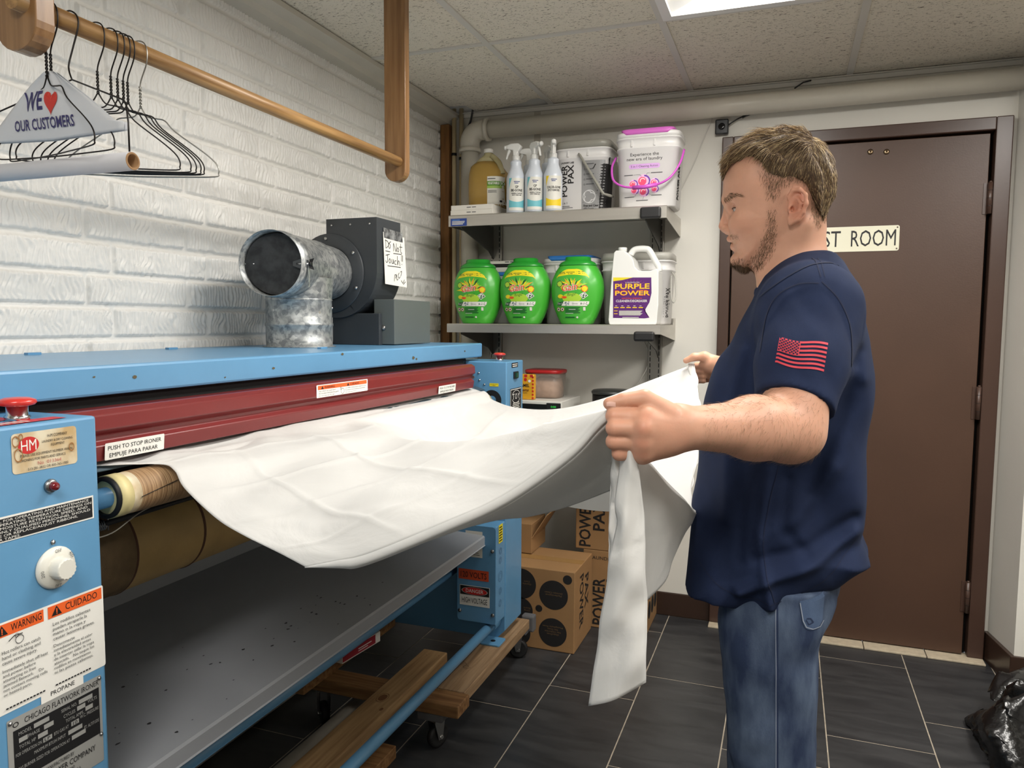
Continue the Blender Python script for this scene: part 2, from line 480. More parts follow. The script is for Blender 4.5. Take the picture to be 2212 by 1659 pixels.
# wooden crown between brick and ceiling
structure(MB().prism([(-1.575, 2.225), (-1.535, 2.235), (-1.525, 2.25), (-1.488, 2.262), (-1.488, 2.279), (-1.575, 2.279)], 5.7, mat('trim_paint', rgb(205, 200, 188), .5, var=.05, vscale=6),
          Matrix(((1, 0, 0, 0), (0, 0, -1, BACK), (0, 1, 0, 0), (0, 0, 0, 1)))).build('trim_1'))
# skirting tiles
structure(MB().box((-1.6, BZ-.012, 0), (DX0, BZ-.0002, .105), BASEB).build('baseboard_back', bevel=.004))
b = MB(); b.prism([(.752, BZ-.0002), (.752, BZ-.014), (.757, BZ-.014), (.791, 3.086), (XR, 3.086), (XR, 3.0998), (.806, 3.0998), (.771, BZ-.0002)], .112, BASEB)
structure(b.build('baseboard_right', bevel=.003))
TH = mat('threshold_tile', rgb(196, 182, 158), .5, var=.18, vscale=60)
b = MB()
for xa, xb in ((DX0, .02), (.023, .325), (.328, .55), (.553, DX1)):
    b.box((xa, 3.236, .0001), (xb, 3.33, .008), TH)
structure(b.build('trim_2', bevel=.002))

# the door
door = structure(MB().box((-.234, 3.3, .012), (.682, 3.34, 2.018), BROWN).build('door_1', bevel=.002))
fr = MB()
for lo, hi in (((DX0, 3.284, .008), (-.240, 3.36, DZ)), ((.697, 3.284, .008), (DX1, 3.36, DZ)), ((-.240, 3.284, 2.026), (.697, 3.36, DZ))):
    fr.box(lo, hi, BROWNF)
fr.box((-.24, 3.345, 0), (.70, 3.37, 2.03), DARKV)
fr.build('door_frame', parent=door, bevel=.004)
for z0, z1 in ((1.72, 1.835), (.945, 1.07), (.185, .307)):
    h = MB(); h.tube([(.688, 3.286, z0), (.688, 3.286, z1)], .008, BROWNF)
    for k in range(1, 4): z = z0+(z1-z0)*k/4; h.tube([(.688, 3.286, z-.0008), (.688, 3.286, z+.0008)], .0086, BLACK, caps=False)
    h.tube([(.688, 3.286, z1), (.688, 3.286, z1+.006)], [.006, .004], BROWNF); h.box((.668, 3.297, z0), (.688, 3.3, z1), BROWNF)
    h.build('hinge', parent=door)
for p in ((1880, 328), (1915, 328)):
    q = at(*p, y=3.3); MB().lathe([(.011, 0), (.0105, .003), (.006, .005), (0, .0052)], mat('brass', rgb(140, 120, 95), .3, 1), 16, frame(q, (1, 0, 0), (0, 0, 1))).build('screw', parent=door)
# sign on the door
a = at(1944, 486, y=3.297); c = at(1943, 541, y=3.297); wS, hS = .352, a.z-c.z
sg = MB().prism(rrect(wS, hS, .008), .0025, mat('sign_plate', rgb(232, 229, 205), .4), frame((a.x-wS/2, 3.2999, c.z+hS/2), (1, 0, 0), (0, 0, 1))).build('rest_room_sign')
tag(sg, 'cream REST ROOM sign screwed to the brown door, partly hidden by the man', 'sign')
pr = Print(); pr.text('REST', .012, .020, .062, BLACK, w=.130); pr.text('ROOM', .180, .020, .062, BLACK, w=.160)
pr.disc(wS-.008, hS-.008, .003, BROWN); pr.disc(wS-.008, .008, .003, BROWN); pr.disc(.008, .008, .003, BROWN); pr.disc(.008, hS-.008, .003, BROWN)
pr.build('lettering', frame((a.x-wS, 3.2972, c.z), (1, 0, 0), (0, 0, 1)), sg)

# ceiling light fixtures
FIX = mat('fixture_white', rgb(232, 232, 230), .35)
def troffer(x, y, w_, label):
    DIFF = mat('light_diffuser_%d' % round(w_*100), (1, .965, .91, 1), .5, emit=LAMP*w_)
    e = empty('ceiling_light', (x, y, CEIL), label, 'ceiling light', 'troffers in the ceiling grid')
    h = MB(); w, l = .298, .600
    o = [(x-w, y-l), (x+w, y-l), (x+w, y+l), (x-w, y+l)]; i = [(x-w+.03, y-l+.03), (x+w-.03, y-l+.03), (x+w-.03, y+l-.03), (x-w+.03, y+l-.03)]
    i2 = [(x-w+.17, y-l+.07), (x+w-.17, y-l+.07), (x+w-.17, y+l-.07), (x-w+.17, y+l-.07)]
    vs = [(*p, CEIL+.002) for p in o]+[(*p, CEIL-.006) for p in o]+[(*p, CEIL-.006) for p in i]+[(*p, CEIL+.004) for p in i]+[(*p, CEIL+.05) for p in i2]
    fs = []
    for s in (0, 4, 8): fs += [(s+k, s+(k+1) % 4, s+4+(k+1) % 4, s+4+k) for k in range(4)]
    h.add(vs, fs, FIX); h.build('housing', parent=e)
    r = MB(); vs = [(*p, CEIL+.004) for p in i]+[(*p, CEIL+.05) for p in i2]
    r.add(vs, [(k, (k+1) % 4, 4+(k+1) % 4, 4+k) for k in range(4)], mat('reflector', (.92, .92, .9, 1), .3)); r.build('reflector', parent=e)
    d = MB(); n = 8; prof = []
    P = []
    for a in range(n+1):
        t = -1+2*a/n; P.append([(x+.135*t, yy, CEIL+.05-.035*(1-t*t)**.5) for yy in (y-l+.07, y+l-.07)])
    d.grid(P, DIFF, flip=True); d.build('diffuser', parent=e)
    return e
troffer(-.115, 1.917, .95, 'lit troffer light in the ceiling above the man, cut by the top edge')
troffer(-.115, -.52, 1.1, 'troffer light in the ceiling grid behind the viewpoint')
troffer(1.105, .70, .75, 'troffer light in the ceiling grid to the right, nearer the viewpoint')
troffer(1.105, 1.917, .85, 'added unseen troffer light in the ceiling to the right, nearer the back wall')  # unseen fixture added to brighten the back wall, door and face
# ================================================================ flatwork ironer
BLUE = mat('blue_enamel', rgb(98, 152, 192), .36, bump=.05, bscale=300, bdist=.0005, var=.05, vscale=9, coat=.15)
MAROON = mat('maroon_enamel', rgb(118, 36, 36), .34, var=.06, vscale=6, coat=.2)
GREYP = mat('grey_pan_paint', rgb(158, 161, 166), .42, var=.06, vscale=5)
DARKM = mat('dark_steel', rgb(30, 30, 32), .5, .3)
CANVAS = mat('roll_canvas', rgb(112, 90, 60), .85, bump=.5, bscale=500, bdist=.001, var=.3, vscale=30)
TANC = mat('roll_tan_cover', rgb(172, 142, 88), .6, bump=.1, bscale=200, var=.18, vscale=12)
WINDM = mat('roller_winding', rgb(176, 144, 106), .55, col2=rgb(126, 94, 62), vscale=4, stretch=(1, 70, 1), detail=2)
TAPEY = mat('yellow_tape', rgb(218, 204, 148), .5, var=.15, vscale=40)
LABW = mat('label_white', rgb(226, 224, 214), .45)
LABC = mat('stained_label', rgb(222, 212, 186), .5, col2=rgb(190, 160, 112), vscale=26, detail=3)
ALU = mat('aluminium_plate', rgb(178, 178, 174), .42, .35)
YEL = mat('yellow_label', rgb(232, 214, 40), .5)
FX = -.92
def fy(y, z, x=FX): return frame((x+.0004, y, z), (0, 1, 0), (0, 0, 1))

iron = empty('flatwork_ironer', (-1.2, 1.5, .165), 'long blue flatwork ironer with maroon guard bar along the white brick wall', 'ironing machine')
# near housing: folded sheet box with a back return
nb = MB().box((-1.34, .25, .165), (FX, .79, 1.166), BLUE); nhouse = nb.build('control_housing', parent=iron, bevel=.004)
fbx = MB()
fbx.prism([(-1.5, .165), (-.955, .165), (-.92, .20), (-.92, 1.166), (-1.5, 1.166)], .172, BLUE, Matrix(((1, 0, 0, 0), (0, 0, 1, 2.448), (0, 1, 0, 0), (0, 0, 0, 1))))
fhouse = fbx.build('drive_housing', parent=iron, bevel=.004)
# hood
hd = MB()
hd.box((-1.565, .25, 1.178), (-1.05, 2.54, 1.228), BLUE); hood = hd.build('hood', parent=iron, bevel=.005)
MB().box((-1.52, .75, 1.0), (-1.075, 2.46, 1.178), DARKM).build('heating_chest', parent=iron, bevel=.01)
for y, x in ((1.12, -1.5), (1.50, -1.5), (1.73, -1.2)): MB().box((x, y, 1.2281), (x+.012, y+.03, 1.233), BLUE).build('hood_clip', parent=hood)
st = Print(.0006)
for y, z, r in ((.98, 1.205, .004), (1.35, 1.20, .0035), (1.62, 1.221, .004), (2.0, 1.196, .006), (2.02, 1.192, .004), (2.38, 1.204, .004), (1.2, 1.19, .002), (.9, 1.21, .002)):
    st.poly([(y+r*(1+.5*random.random())*math.cos(a), z+r*.6*math.sin(a)*(1+random.random()*.5)) for a in [k*PI/5 for k in range(10)]], mat('grease_spot', rgb(92, 82, 56), .6))
st.build('grease_spots', frame((-1.0497, 0, 0), (0, 1, 0), (0, 0, 1)), hood)
# maroon guard bar: folded profile
pf = [(-1.06, 1.160), (-1.005, 1.163), (-.992, 1.155), (-.990, 1.132), (-1.004, 1.122), (-1.004, 1.114), (-.994, 1.106), (-.998, 1.082), (-1.006, 1.082), (-1.012, 1.10), (-1.06, 1.15)]
gb = MB(); gb.prism(pf, 1.535, MAROON, Matrix(((1, 0, 0, 0), (0, 0, 1, .80), (0, 1, 0, 0), (0, 0, 0, 1)))); bar = gb.build('guard_bar', parent=iron, bevel=.002)
MB().box((-1.30, .8, 1.150), (-1.065, 2.40, 1.1775), mat('gap_shade_black', rgb(10, 10, 10), .9)).build('guard_gap', parent=iron)  # near-black block standing in for the deep shade between hood and guard bar
# feed roller (wound, with tape bands, hollow end and blue shaft)
RC = (-.975, 1.030)
def rollm(r, prof, n=36): return frame((RC[0], 0, RC[1]), (0, 0, 1), (1, 0, 0))   # local z = +y
Mr = rollm(0, 0)
fr_ = MB()
fr_.lathe([(.026, .845), (.0325, .845), (.0325, .868)], DARKM, 36, Mr, (False, False))
fr_.lathe([(.026, 1.3), (.026, .845)], DARKM, 36, Mr, (False, False))
r0 = .0325
fr_.lathe([(r0+.0012, .850), (r0+.0014, .872)], TAPEY, 36, Mr, (True, True))
fr_.lathe([(r0+.0006, .872), (r0+.0008, .888)], LABC, 36, Mr, (False, True))
pr_ = []
y = .888
while y < 2.30:
    pr_ += [(r0+.0002, y), (r0+.0012, y+.0012), (r0+.0012, y+.0024), (r0+.0002, y+.0034)]; y += .0036 if y < 1.0 else .03
fr_.lathe(pr_, WINDM, 36, Mr, (False, False))
fr_.lathe([(r0+.001, 2.30), (r0+.001, 2.37)], TAPEY, 36, Mr, (False, True))
rl = fr_.build('feed_roller', parent=iron)
MB().lathe([(.016, .79), (.016, 2.45)], BLUE, 24, Mr).build('roller_shaft', parent=rl)
ho = MB().lathe([(.036, 2.4465), (.036, 2.4475)], BLACK, 28, Mr); ho.build('shaft_opening', parent=fhouse)
# thin wire seam line over the winding
MB().tube([(RC[0]+.0345*math.cos(-.1), .885, RC[1]+.0345*math.sin(-.1)), (RC[0]+.0348*math.cos(.25), .96, RC[1]+.0348*math.sin(.25))], .0006, DARKM, 6).build('winding_thread', parent=rl)
# sheet metal apron behind the roller
MB().grid([[(-1.0, y, 1.066), (-1.03, y, 1.076), (-1.09, y, 1.078)] for y in (.79, 2.44)], mat('apron_metal', rgb(92, 110, 120), .4, .2)).build('feed_apron', parent=iron, solid=.002)
# padded roll
PC = (-1.17, .885)
Mp = frame((PC[0], 0, PC[1]), (0, 0, 1), (1, 0, 0)); R = .088
pr2 = MB()
pr2.lathe([(R, .79), (R, .995), (R+.0015, 1.0), (R, 1.008)], CANVAS, 48, Mp, (True, False))
pr2.lathe([(R, 1.008), (R, 1.165), (R+.001, 1.168), (R, 1.172), (R, 2.44)], TANC, 48, Mp, (False, True))
proll = pr2.build('padded_roll', parent=iron)
for yy in (1.004, 1.170):
    MB().lathe([(R+.0006, yy-.0035), (R+.0022, yy), (R+.0006, yy+.0035)], mat('seam_cord', rgb(78, 48, 30), .8), 48, Mp, (False, False)).build('roll_seam', parent=proll)
# tension rod, spring, bolt, wire below the roller
t = MB(); t.tube([(-1.06, .86, .962), (-1.06, 1.25, .968)], .005, DARKM); t.build('tension_rod', parent=iron)
t = MB(); sp = []
for k in range(97):
    a = 2*PI*k/12; sp.append((-1.06+.0085*math.cos(a), .885+.03*k/96, .9625+.0085*math.sin(a)))
t.tube(sp, .0013, STEEL, 6); t.build('tension_spring', parent=iron)
t = MB()
for ya, r in ((.868, .009), (.876, .011)):
    t.prism([(r*math.cos(k*PI/3), r*math.sin(k*PI/3)) for k in range(6)], .006, STEEL, frame((-1.06, ya, .962), (0, 0, 1), (1, 0, 0)))
t.build('tension_nut', parent=iron)
t = MB(); t.tube([(-1.06, .925, .99), (-1.06, .925, .95)], .0015, STEEL, 8); t.build('spring_hook', parent=iron)
t = MB(); t.tube(catmull([(-1.0, .79, .975), (-1.0, .83, .966), (-1.0, .88, .964), (-1.0, .94, .985), (-1.0, 1.02, .994), (-1.0, 1.12, 1.0)], 8), .0012, mat('bare_wire', rgb(176, 170, 158), .4, .5), 6); t.build('ground_wire', parent=iron)
# grey receiving pan
pan = MB(); x0, x1, z0, z1 = -.965, -1.53, .566, .60
ya, yb = .82, 2.445
pan.grid([[(x0+.003, y, z0-.034), (x0, y, z0-.031), (x0, y, z0-.004), (x0-.003, y, z0), (x1, y, z1), (x1, y, z1+.25)] for y in (ya, yb)], GREYP, smooth=False)
pn = pan.build('receiving_pan', parent=iron, solid=.003)
sc = Print(.0004)
for k in range(48):
    if k < 20: cy, cx = .90+random.random()*.40, .03+random.random()*.24
    else: cy, cx = 1.52+random.gauss(0, .12), .10+random.gauss(0, .03)
    r = .0010+random.random()*.0024; an = random.random()*.8+.2
    sc.poly([(cy+r*1.8*math.cos(a)*(.5+random.random())*math.cos(an), cx+r*math.sin(a)*(.4+random.random())) for a in [q*PI/3.5 for q in range(7)]], mat('paint_chip', rgb(48, 48, 50), .6))
sl = (z1-z0)/(x0-x1)
sc.build('paint_chips', frame((x0, 0, z0+.0018), (0, 1, 0), (-1, 0, sl)) , pn) if False else None
s2 = MB()
for vs, fs, m, ly in sc.it: s2.add([(x0-.003-v, u, z0+.0019+sl*v) for u, v in vs], [f[::-1] for f in fs], m)
s2.build('paint_chips', None, pn)
# tubes of the frame
t = MB(); t.tube([(-.957, .79, .232), (-.957, 2.448, .232)], .0165, BLUE, 16); p1 = t.build('frame_tube', parent=iron)
s3 = Print()
t = MB(); t.tube([(-1.11, .79, .415), (-1.11, 2.448, .415)], .019, BLUE, 16); t.build('frame_tube', parent=iron)
t = MB(); t.lathe([(.021, 2.395), (.021, 2.447)], BLUE, 20, frame((-.957, 0, .232), (0, 0, 1), (1, 0, 0))); t.build('tube_socket', parent=iron)
# foot with bolt hole, conduit in the dark
t = MB(); t.prism(rrect(.075, .07, .008), .006, BLUE, Matrix.Translation((-.955, 2.415, .1655))); ft = t.build('foot_plate', parent=iron, bevel=.001)
t = MB(); t.lathe([(.009, .1716), (.009, .1722)], BLACK, 16, Matrix.Translation((-.953, 2.413, 0))); t.build('bolt_hole', parent=ft)
t = MB(); cp = catmull([(-1.15, 2.42, .60), (-1.19, 2.40, .50), (-1.24, 2.36, .40), (-1.27, 2.3, .30)], 40); pts = []; rr = []
for k, p in enumerate(cp): pts.append(p); rr.append(.011 if k % 2 else .0125)
t.tube(pts, rr, mat('flex_conduit', rgb(95, 95, 98), .4, .7), 10); t.build('flexible_conduit', parent=iron)
# junction box on the drive side
jb = MB().box((-1.066, 2.36, .252), (-.923, 2.4485, .60), BLUE); jbox = jb.build('junction_box', parent=iron, bevel=.003)
t = MB().prism(rrect(.146, .345, .012), .0025, BLUE, frame((-.9955, 2.36, .4275), (1, 0, 0), (0, 0, 1))); cov = t.build('junction_cover', parent=jbox, bevel=.0008)
# normal of frame(u=x,v=z) is -y
Mj = frame((0, 2.3572, 0), (1, 0, 0), (0, 0, 1))
p = Print(); p.rect(-1.062, .405, -.948, .442, mat('orange_red_label', rgb(200, 76, 40), .5)); p.text('120 VOLTS', -1.005, .413, .020, BLACK, w=.098, al='C'); p.build('voltage_label', Mj, cov)
p = Print(); p.rect(-1.058, .312, -.944, .384, WHITE); p.rect(-1.056, .350, -.946, .382, BLACK)
p.disc(-1.001, .3655, .047, REDP, .0125); p.ring(-1.001, .3655, .049, .0015, WHITE, rv=.014); p.text('DANGER', -1.001, .3595, .0125, WHITE, w=.066, al='C')
p.text('HIGH VOLTAGE', -1.001, .322, .019, BLACK, w=.096, al='C'); p.build('danger_label', Mj, cov)
p = Print(); p.rect(-1.036, .487, -.972, .58, LABW)
for k in range(5): p.rect(-1.026+.003*(k % 2), .495+k*.007, -.982-.004*(k % 3), .4965+k*.007, BLACK)
p.line([(-1.0, .545), (-.985, .56), (-.976, .552)], .005, BLACK); p.build('wiring_label', Mj, cov)
for xx, zz in ((-1.058, .29), (-.933, .288), (-.935, .515)):
    MB().lathe([(.007, 0), (.006, .003), (0, .004)], STEEL, 14, frame((xx, 2.3575, zz), (1, 0, 0), (0, 0, 1))).build('cover_screw', parent=cov)
p = Print()
Mk = frame((-.9226, 0, 0), (0, 1, 0), (0, 0, 1))
for k, z in enumerate((.505, .472, .415, .362, .318)):
    r = .019 if k == 2 else .0125; p.ring(2.402, z, r, .0016, mat('blue_enamel_edge', rgb(70, 112, 150), .5), n=20); p.ring(2.402, z, r*.6, .0012, mat('blue_enamel_edge', rgb(70, 112, 150), .5), n=16)
p.build('knockouts', Mk, jbox)
p = Print(); p.rect(2.385, .535, 2.423, .60, YEL)
for k in range(6): p.rect(2.389, .541+k*.0095, 2.419-.004*(k % 2), .545+k*.0095, BLACK)
p.build('yellow_caution_label', Mk, jbox)
# --- near housing: stop button, labels, lamp, dial
q = at(38, 906, z=1.167)
def stop_button(x, y, s, parent):
    M = Matrix.Translation((x, y, 1.166))
    b_ = MB().lathe([(.0155*s, 0), (.0155*s, .006*s), (.013*s, .007*s), (.013*s, .019*s)], CHROME, 28, M).build('button_collar', parent=parent)
    MB().lathe([(.013*s, .019*s), (.021*s, .021*s), (.0235*s, .024*s), (.0225*s, .0275*s), (.015*s, .0305*s), (0, .0315*s)], mat('button_red', rgb(206, 52, 44), .3, coat=.4), 32, M).build('stop_button', parent=b_)
stop_button(q.x, q.y, 1.0, nhouse); stop_button(-.975, 2.52, .95, fhouse)
p = Print(); p.rect(-.960, .66, -.934, .755, REDP); p.rect(-1.04, .63, -.98, .72, REDP)
for k in range(5): p.rect(-.956, .665+k*.009, -.937, .669+k*.009, WHITE)
p.build('stop_label', Matrix(((1, 0, 0, 0), (0, 1, 0, 0), (0, 0, 1, 1.1664), (0, 0, 0, 1))), nhouse)
def lab(p, name, par, **k): return p.build(name, frame((FX+.0003, 0, 0), (0, 1, 0), (0, 0, 1)), par, **k)
p = Print(); p.rr(.664, 1.104, .757, 1.156, .005, LABC)
p.disc(.687, 1.139, .0145, REDP, .0112); p.text('HM', .687, 1.132, .014, WHITE, w=.021, al='C')
p.text('H-M COMPANY', .728, 1.146, .0040, BLACK, w=.029, al='C'); p.text('LAUNDRY & DRY CLEANING', .728, 1.1395, .0032, BLACK, w=.045, al='C'); p.text('EQUIPMENT', .728, 1.134, .0032, BLACK, w=.020, al='C')
p.text('PLEASE USE EQUIPMENT NUMBER WHEN', .675, 1.1245, .0034, BLACK, w=.074); p.text('PHONING FOR PARTS AND SERVICE', .675, 1.1185, .0034, BLACK, w=.064)
p.text('No  013364', .698, 1.1115, .0046, mat('faded_red', rgb(190, 110, 100), .5), w=.034); p.text('513-281-3832 OR 800-365-1900', .684, 1.1062, .0034, BLACK, w=.058)
for u, v, r in ((.669, 1.146, .005), (.672, 1.128, .006), (.748, 1.128, .004), (.676, 1.151, .003)): p.ring(u, v, r, .0012, mat('rust_stain', rgb(150, 104, 56), .7), rv=r*1.5)
lab(p, 'equipment_label', nhouse)
MB().lathe([(.0095, 0), (.0095, .002), (.0078, .005), (.006, .0055)], STEEL, 24, fy(.715, 1.080)).build('lamp_bezel', parent=nhouse)
MB().lathe([(.0065, .004), (.0062, .009), (.0045, .0125), (0, .014)], mat('red_lens', rgb(110, 12, 24), .12, coat=.8), 20, fy(.715, 1.080)).build('pilot_lamp', parent=nhouse)
p = Print()
p.poly([(.58, 1.0215), (.5801, 1.054), (.7795, 1.0535), (.7795, 1.0205)], WHITE); p.rect(.58, 1.0228, .777, 1.0512, BLACK)
for k, s_ in enumerate(('CONSULT MANUAL FOR OPERATING AND MAINTENANCE', 'INSTRUCTIONS. OPERATING TEMPERATURE DEPENDS ON', 'TYPE OF FABRIC, MOISTURE RETENTION, SPEED, AND', 'FINISH DESIRED. ONLY QUALIFIED PERSONNEL SHOULD', 'SERVICE MACHINE OR REPLACE/ADJUST RIBBONS,', 'PADDING, OR TAPES.')):
    p.text(s_, .583 if k < 5 else .6, 1.0468-k*.00465, .0032, WHITE, w=(.188, .192, .186, .190, .170, .07)[k])
lab(p, 'manual_label', nhouse)
MB().lathe([(.0035, 0), (.003, .0015), (0, .002)], STEEL, 10, fy(.715, 1.003)).build('dial_screw', parent=nhouse)
DW = mat('dial_white', rgb(222, 220, 210), .35)
M = frame((FX+.0004, .7165, .968), (0, 1, 0), (0, 0, 1))
dl = MB().lathe([(.0285, 0), (.0285, .002), (.026, .006), (.018, .0075), (0, .0078)], DW, 40, M).build('temperature_dial', parent=nhouse)
kb = MB(); rings = []
for r, z in ((.0158, .0075), (.0150, .021), (.0135, .0235)):
    rings.append([M @ Vector(((r-.0012*(k % 2))*math.cos(2*PI*k/32), (r-.0012*(k % 2))*math.sin(2*PI*k/32), z)) for k in range(32)])
kb.ringloft(rings, DW, (False, True)); kb.build('dial_grip', parent=dl)
p = Print(.0002)
for s_, a in (('OFF', 90), ('400', 35), ('300', -42), ('250', -95), ('200', 185)):
    t_ = math.radians(a); p.text(s_, .0215*math.cos(t_), .0215*math.sin(t_), .0048, mat('dial_ink', rgb(90, 90, 90), .5), w=.0095, al='C', rot=t_-PI/2)
p.build('dial_numbers', M @ Matrix.Translation((0, 0, .0077)), dl)
# warning sign
p = Print(); LW = WHITE
p.poly([(.560, .800), (.560, .908), (.7885, .9195), (.7895, .8065), (.7275, .7855)], LW) if False else p.rr(.560, .800, .7895, .9195, .003, LW)
p.rect(.632, .9005, .697, .9168, ORANGE); p.text('WARNING', .652, .9045, .0092, BLACK, w=.042)
p.rect(.703, .9005, .7865, .9168, ORANGE); p.text('CUIDADO', .729, .9045, .0092, BLACK, w=.050)
for u in (.640, .7155): p.poly([(u-.0075, .9028), (u+.0075, .9028), (u, .9155)], BLACK); p.rect(u-.0008, .9062, u+.0008, .9120, ORANGE); p.rect(u-.0008, .9042, u+.0008, .9055, ORANGE)
for k, s_ in enumerate(('Hot rollers can catch', 'hand or clothing and', 'cause severe injury.')): p.text(s_, .638, .8785-k*.0068, .0044, BLACK, w=(.052, .052, .047)[k])
p.ring(.662, .8905, .0058, .0008, BLACK); p.ring(.6585, .8968, .0028, .0006, BLACK); p.line([(.648, .893), (.655, .8975), (.666, .897)], .0012, BLACK)
for k, s_ in enumerate(('Immediately shut off heat', 'and power before', 'attempting to free', 'jammed flatwork.    Do', 'not contact moving rolls', 'or heated parts.')): p.text(s_, .638, .8545-k*.0062, .0040, BLACK, w=(.062, .044, .044, .055, .060, .038)[k])
for k, s_ in enumerate(('Los rodillos calientes', 'pueden atraparle la', 'mano o la ropa y', 'causar lesiones graves.')): p.text(s_, .7085, .8895-k*.0068, .0044, BLACK, w=(.058, .052, .050, .064)[k])
for k, s_ in enumerate(('Desconecte', 'inmediatamente el calor', 'y la electricidad antes', 'de intentar zafar la ropa', 'atascada.   No toque los', 'rodillos en movimiento', 'ni las piezas calientes.')): p.text(s_, .7085, .8595-k*.0062, .0040, BLACK, w=(.032, .060, .057, .062, .062, .056, .060)[k])
for u0, u1 in ((.640, .695), (.709, .765)):
    for k in range(12): p.rect(u0+k*(u1-u0)/12, .8055, u0+(k+.7)*(u1-u0)/12, .8075, BLACK)
lab(p, 'warning_label', nhouse)
p = Print(); p.rect(.688, .789, .752, .8045, WHITE); p.text('PROPANE', .702, .7945, .0060, BLACK, w=.036); lab(p, 'propane_label', nhouse)
p = Print(.0003); p.rr(.6405, .66, .7805, .7895, .002, ALU); p.rect(.648, .7035, .776, .7725, BLACK)
p.text('CHICAGO FLATWORK IRONER', .664, .7765, .0075, BLACK, w=.112); p.ring(.652, .780, .004, .0012, BLACK, rv=.0034)
WT = ALU
rows = [('MODEL', .655, .7635, .018), ('SERIAL NO.', .716, .7635, .024), ('PHASE', .668, .7545, .016), ('CYCLES', .719, .7545, .018), ('VOLTS', .757, .7575, .015), ('TOTAL HP', .655, .7455, .023), ('TOTAL AMPS.', .722, .7465, .028),
        ('FOR OPERATION ON', .650, .7365, .036), ('BTU GAS AT', .704, .7375, .022), ('W.C. PRESSURE', .744, .7410, .030), ('MAXIMUM BTU/H INPUT', .675, .7275, .046), ('FT. ALTITUDE', .750, .7225, .024), ('GAS BURNER SIZED FOR OPERATION AT', .652, .7170, .075)]
for s_, u, v, w in rows: p.text(s_, u, v, .0045, WT, w=w)
for u, v, w in ((.676, .7625, .022), (.743, .7625, .022), (.655, .7535, .012), (.690, .7535, .014), (.740, .7545, .013), (.681, .7450, .014), (.753, .7480, .012), (.688, .7360, .013), (.730, .7370, .012), (.725, .7270, .022), (.730, .7170, .022)): p.rect(u, v, u+w, v+.0062, ALU)
p.text('LP', .690, .7370, .0045, BLACK, w=.008); p.text('10', .7325, .7377, .0048, BLACK, w=.007)
p.text('MANUFACTURED BY', .7105, .6950, .0050, BLACK, w=.044, al='C'); p.text('CHICAGO DRYER COMPANY', .7105, .6835, .0080, BLACK, w=.112, al='C'); p.text('2200 N. PULASKI ROAD', .7105, .6760, .0042, BLACK, w=.044, al='C'); p.text('CHICAGO, ILLINOIS 60639 U.S.A.', .7105, .6690, .0048, BLACK, w=.064, al='C')
lab(p, 'rating_plate', nhouse)
for y_, z_ in ((.6445, .785), (.777, .7855), (.777, .7015), (.6445, .70)): MB().lathe([(.003, 0), (.0025, .0015), (0, .002)], STEEL, 10, fy(y_, z_, FX+.0006)).build('plate_rivet', parent=nhouse)
# labels on the guard bar
def bl(p, name): p.build(name, frame((-.9935, 0, 0), (0, 1, 0), (.07, 0, 1)), bar)
p = Print(); p.rr(.8655, -.0135, .984, .0135, .002, WHITE); p.text('PUSH TO STOP IRONER', .871, .0018, .0066, BLACK, w=.106); p.text('EMPUJE PARA PARAR', .874, -.0098, .0066, BLACK, w=.096)
p.build('stop_bar_label', frame((-.9930, 0, 1.0965), (0, 1, 0), (.08, 0, 1)), bar)
p = Print(); p.rr(2.054, -.012, 2.178, .012, .002, WHITE); p.text('PUSH TO STOP IRONER', 2.062, .0015, .0060, BLACK, w=.108); p.text('EMPUJE PARA PARAR', 2.066, -.0088, .0060, BLACK, w=.096)
p.build('stop_bar_label', frame((-.9930, 0, 1.0965), (0, 1, 0), (.08, 0, 1)), bar)
p = Print(); p.rr(1.422, -.0145, 1.640, .0145, .002, WHITE); p.rect(1.427, .0035, 1.635, .0125, ORANGE)
p.text('WARNING', 1.452, .0050, .0055, BLACK, w=.042); p.text('CUIDADO', 1.558, .0050, .0055, BLACK, w=.042)
for u in (1.444, 1.550): p.poly([(u-.005, .0045), (u+.005, .0045), (u, .0118)], BLACK)
p.text('Hot rollers can catch hand.', 1.430, -.0015, .0030, BLACK, w=.068); p.text('Do not place hand past this guard.', 1.430, -.0065, .0030, BLACK, w=.080); p.text('Do not remove this sign', 1.430, -.0115, .0022, BLACK, w=.062)
p.text('Los rodillos calientes pueden atraparle la mano.', 1.538, -.0015, .0028, BLACK, w=.094); p.text('No coloque la mano mas alla de esta proteccion.', 1.538, -.0065, .0028, BLACK, w=.090); p.text('No quite este letrero', 1.538, -.0115, .0022, BLACK, w=.05)
p.ring(1.526, -.006, .0070, .0008, BLACK); p.ring(1.519, .0005, .003, .0007, BLACK)
p.build('guard_warning_label', frame((-.9903, 0, 1.1445), (0, 1, 0), (0, 0, 1)), bar)
for y_, x_ in ((2.337, -1.0),): MB().lathe([(.006, 0), (.005, .004), (0, .005)], STEEL, 12, frame((x_, 2.335, 1.118), (1, 0, 0), (0, 0, -1))).build('bar_bolt', parent=bar)
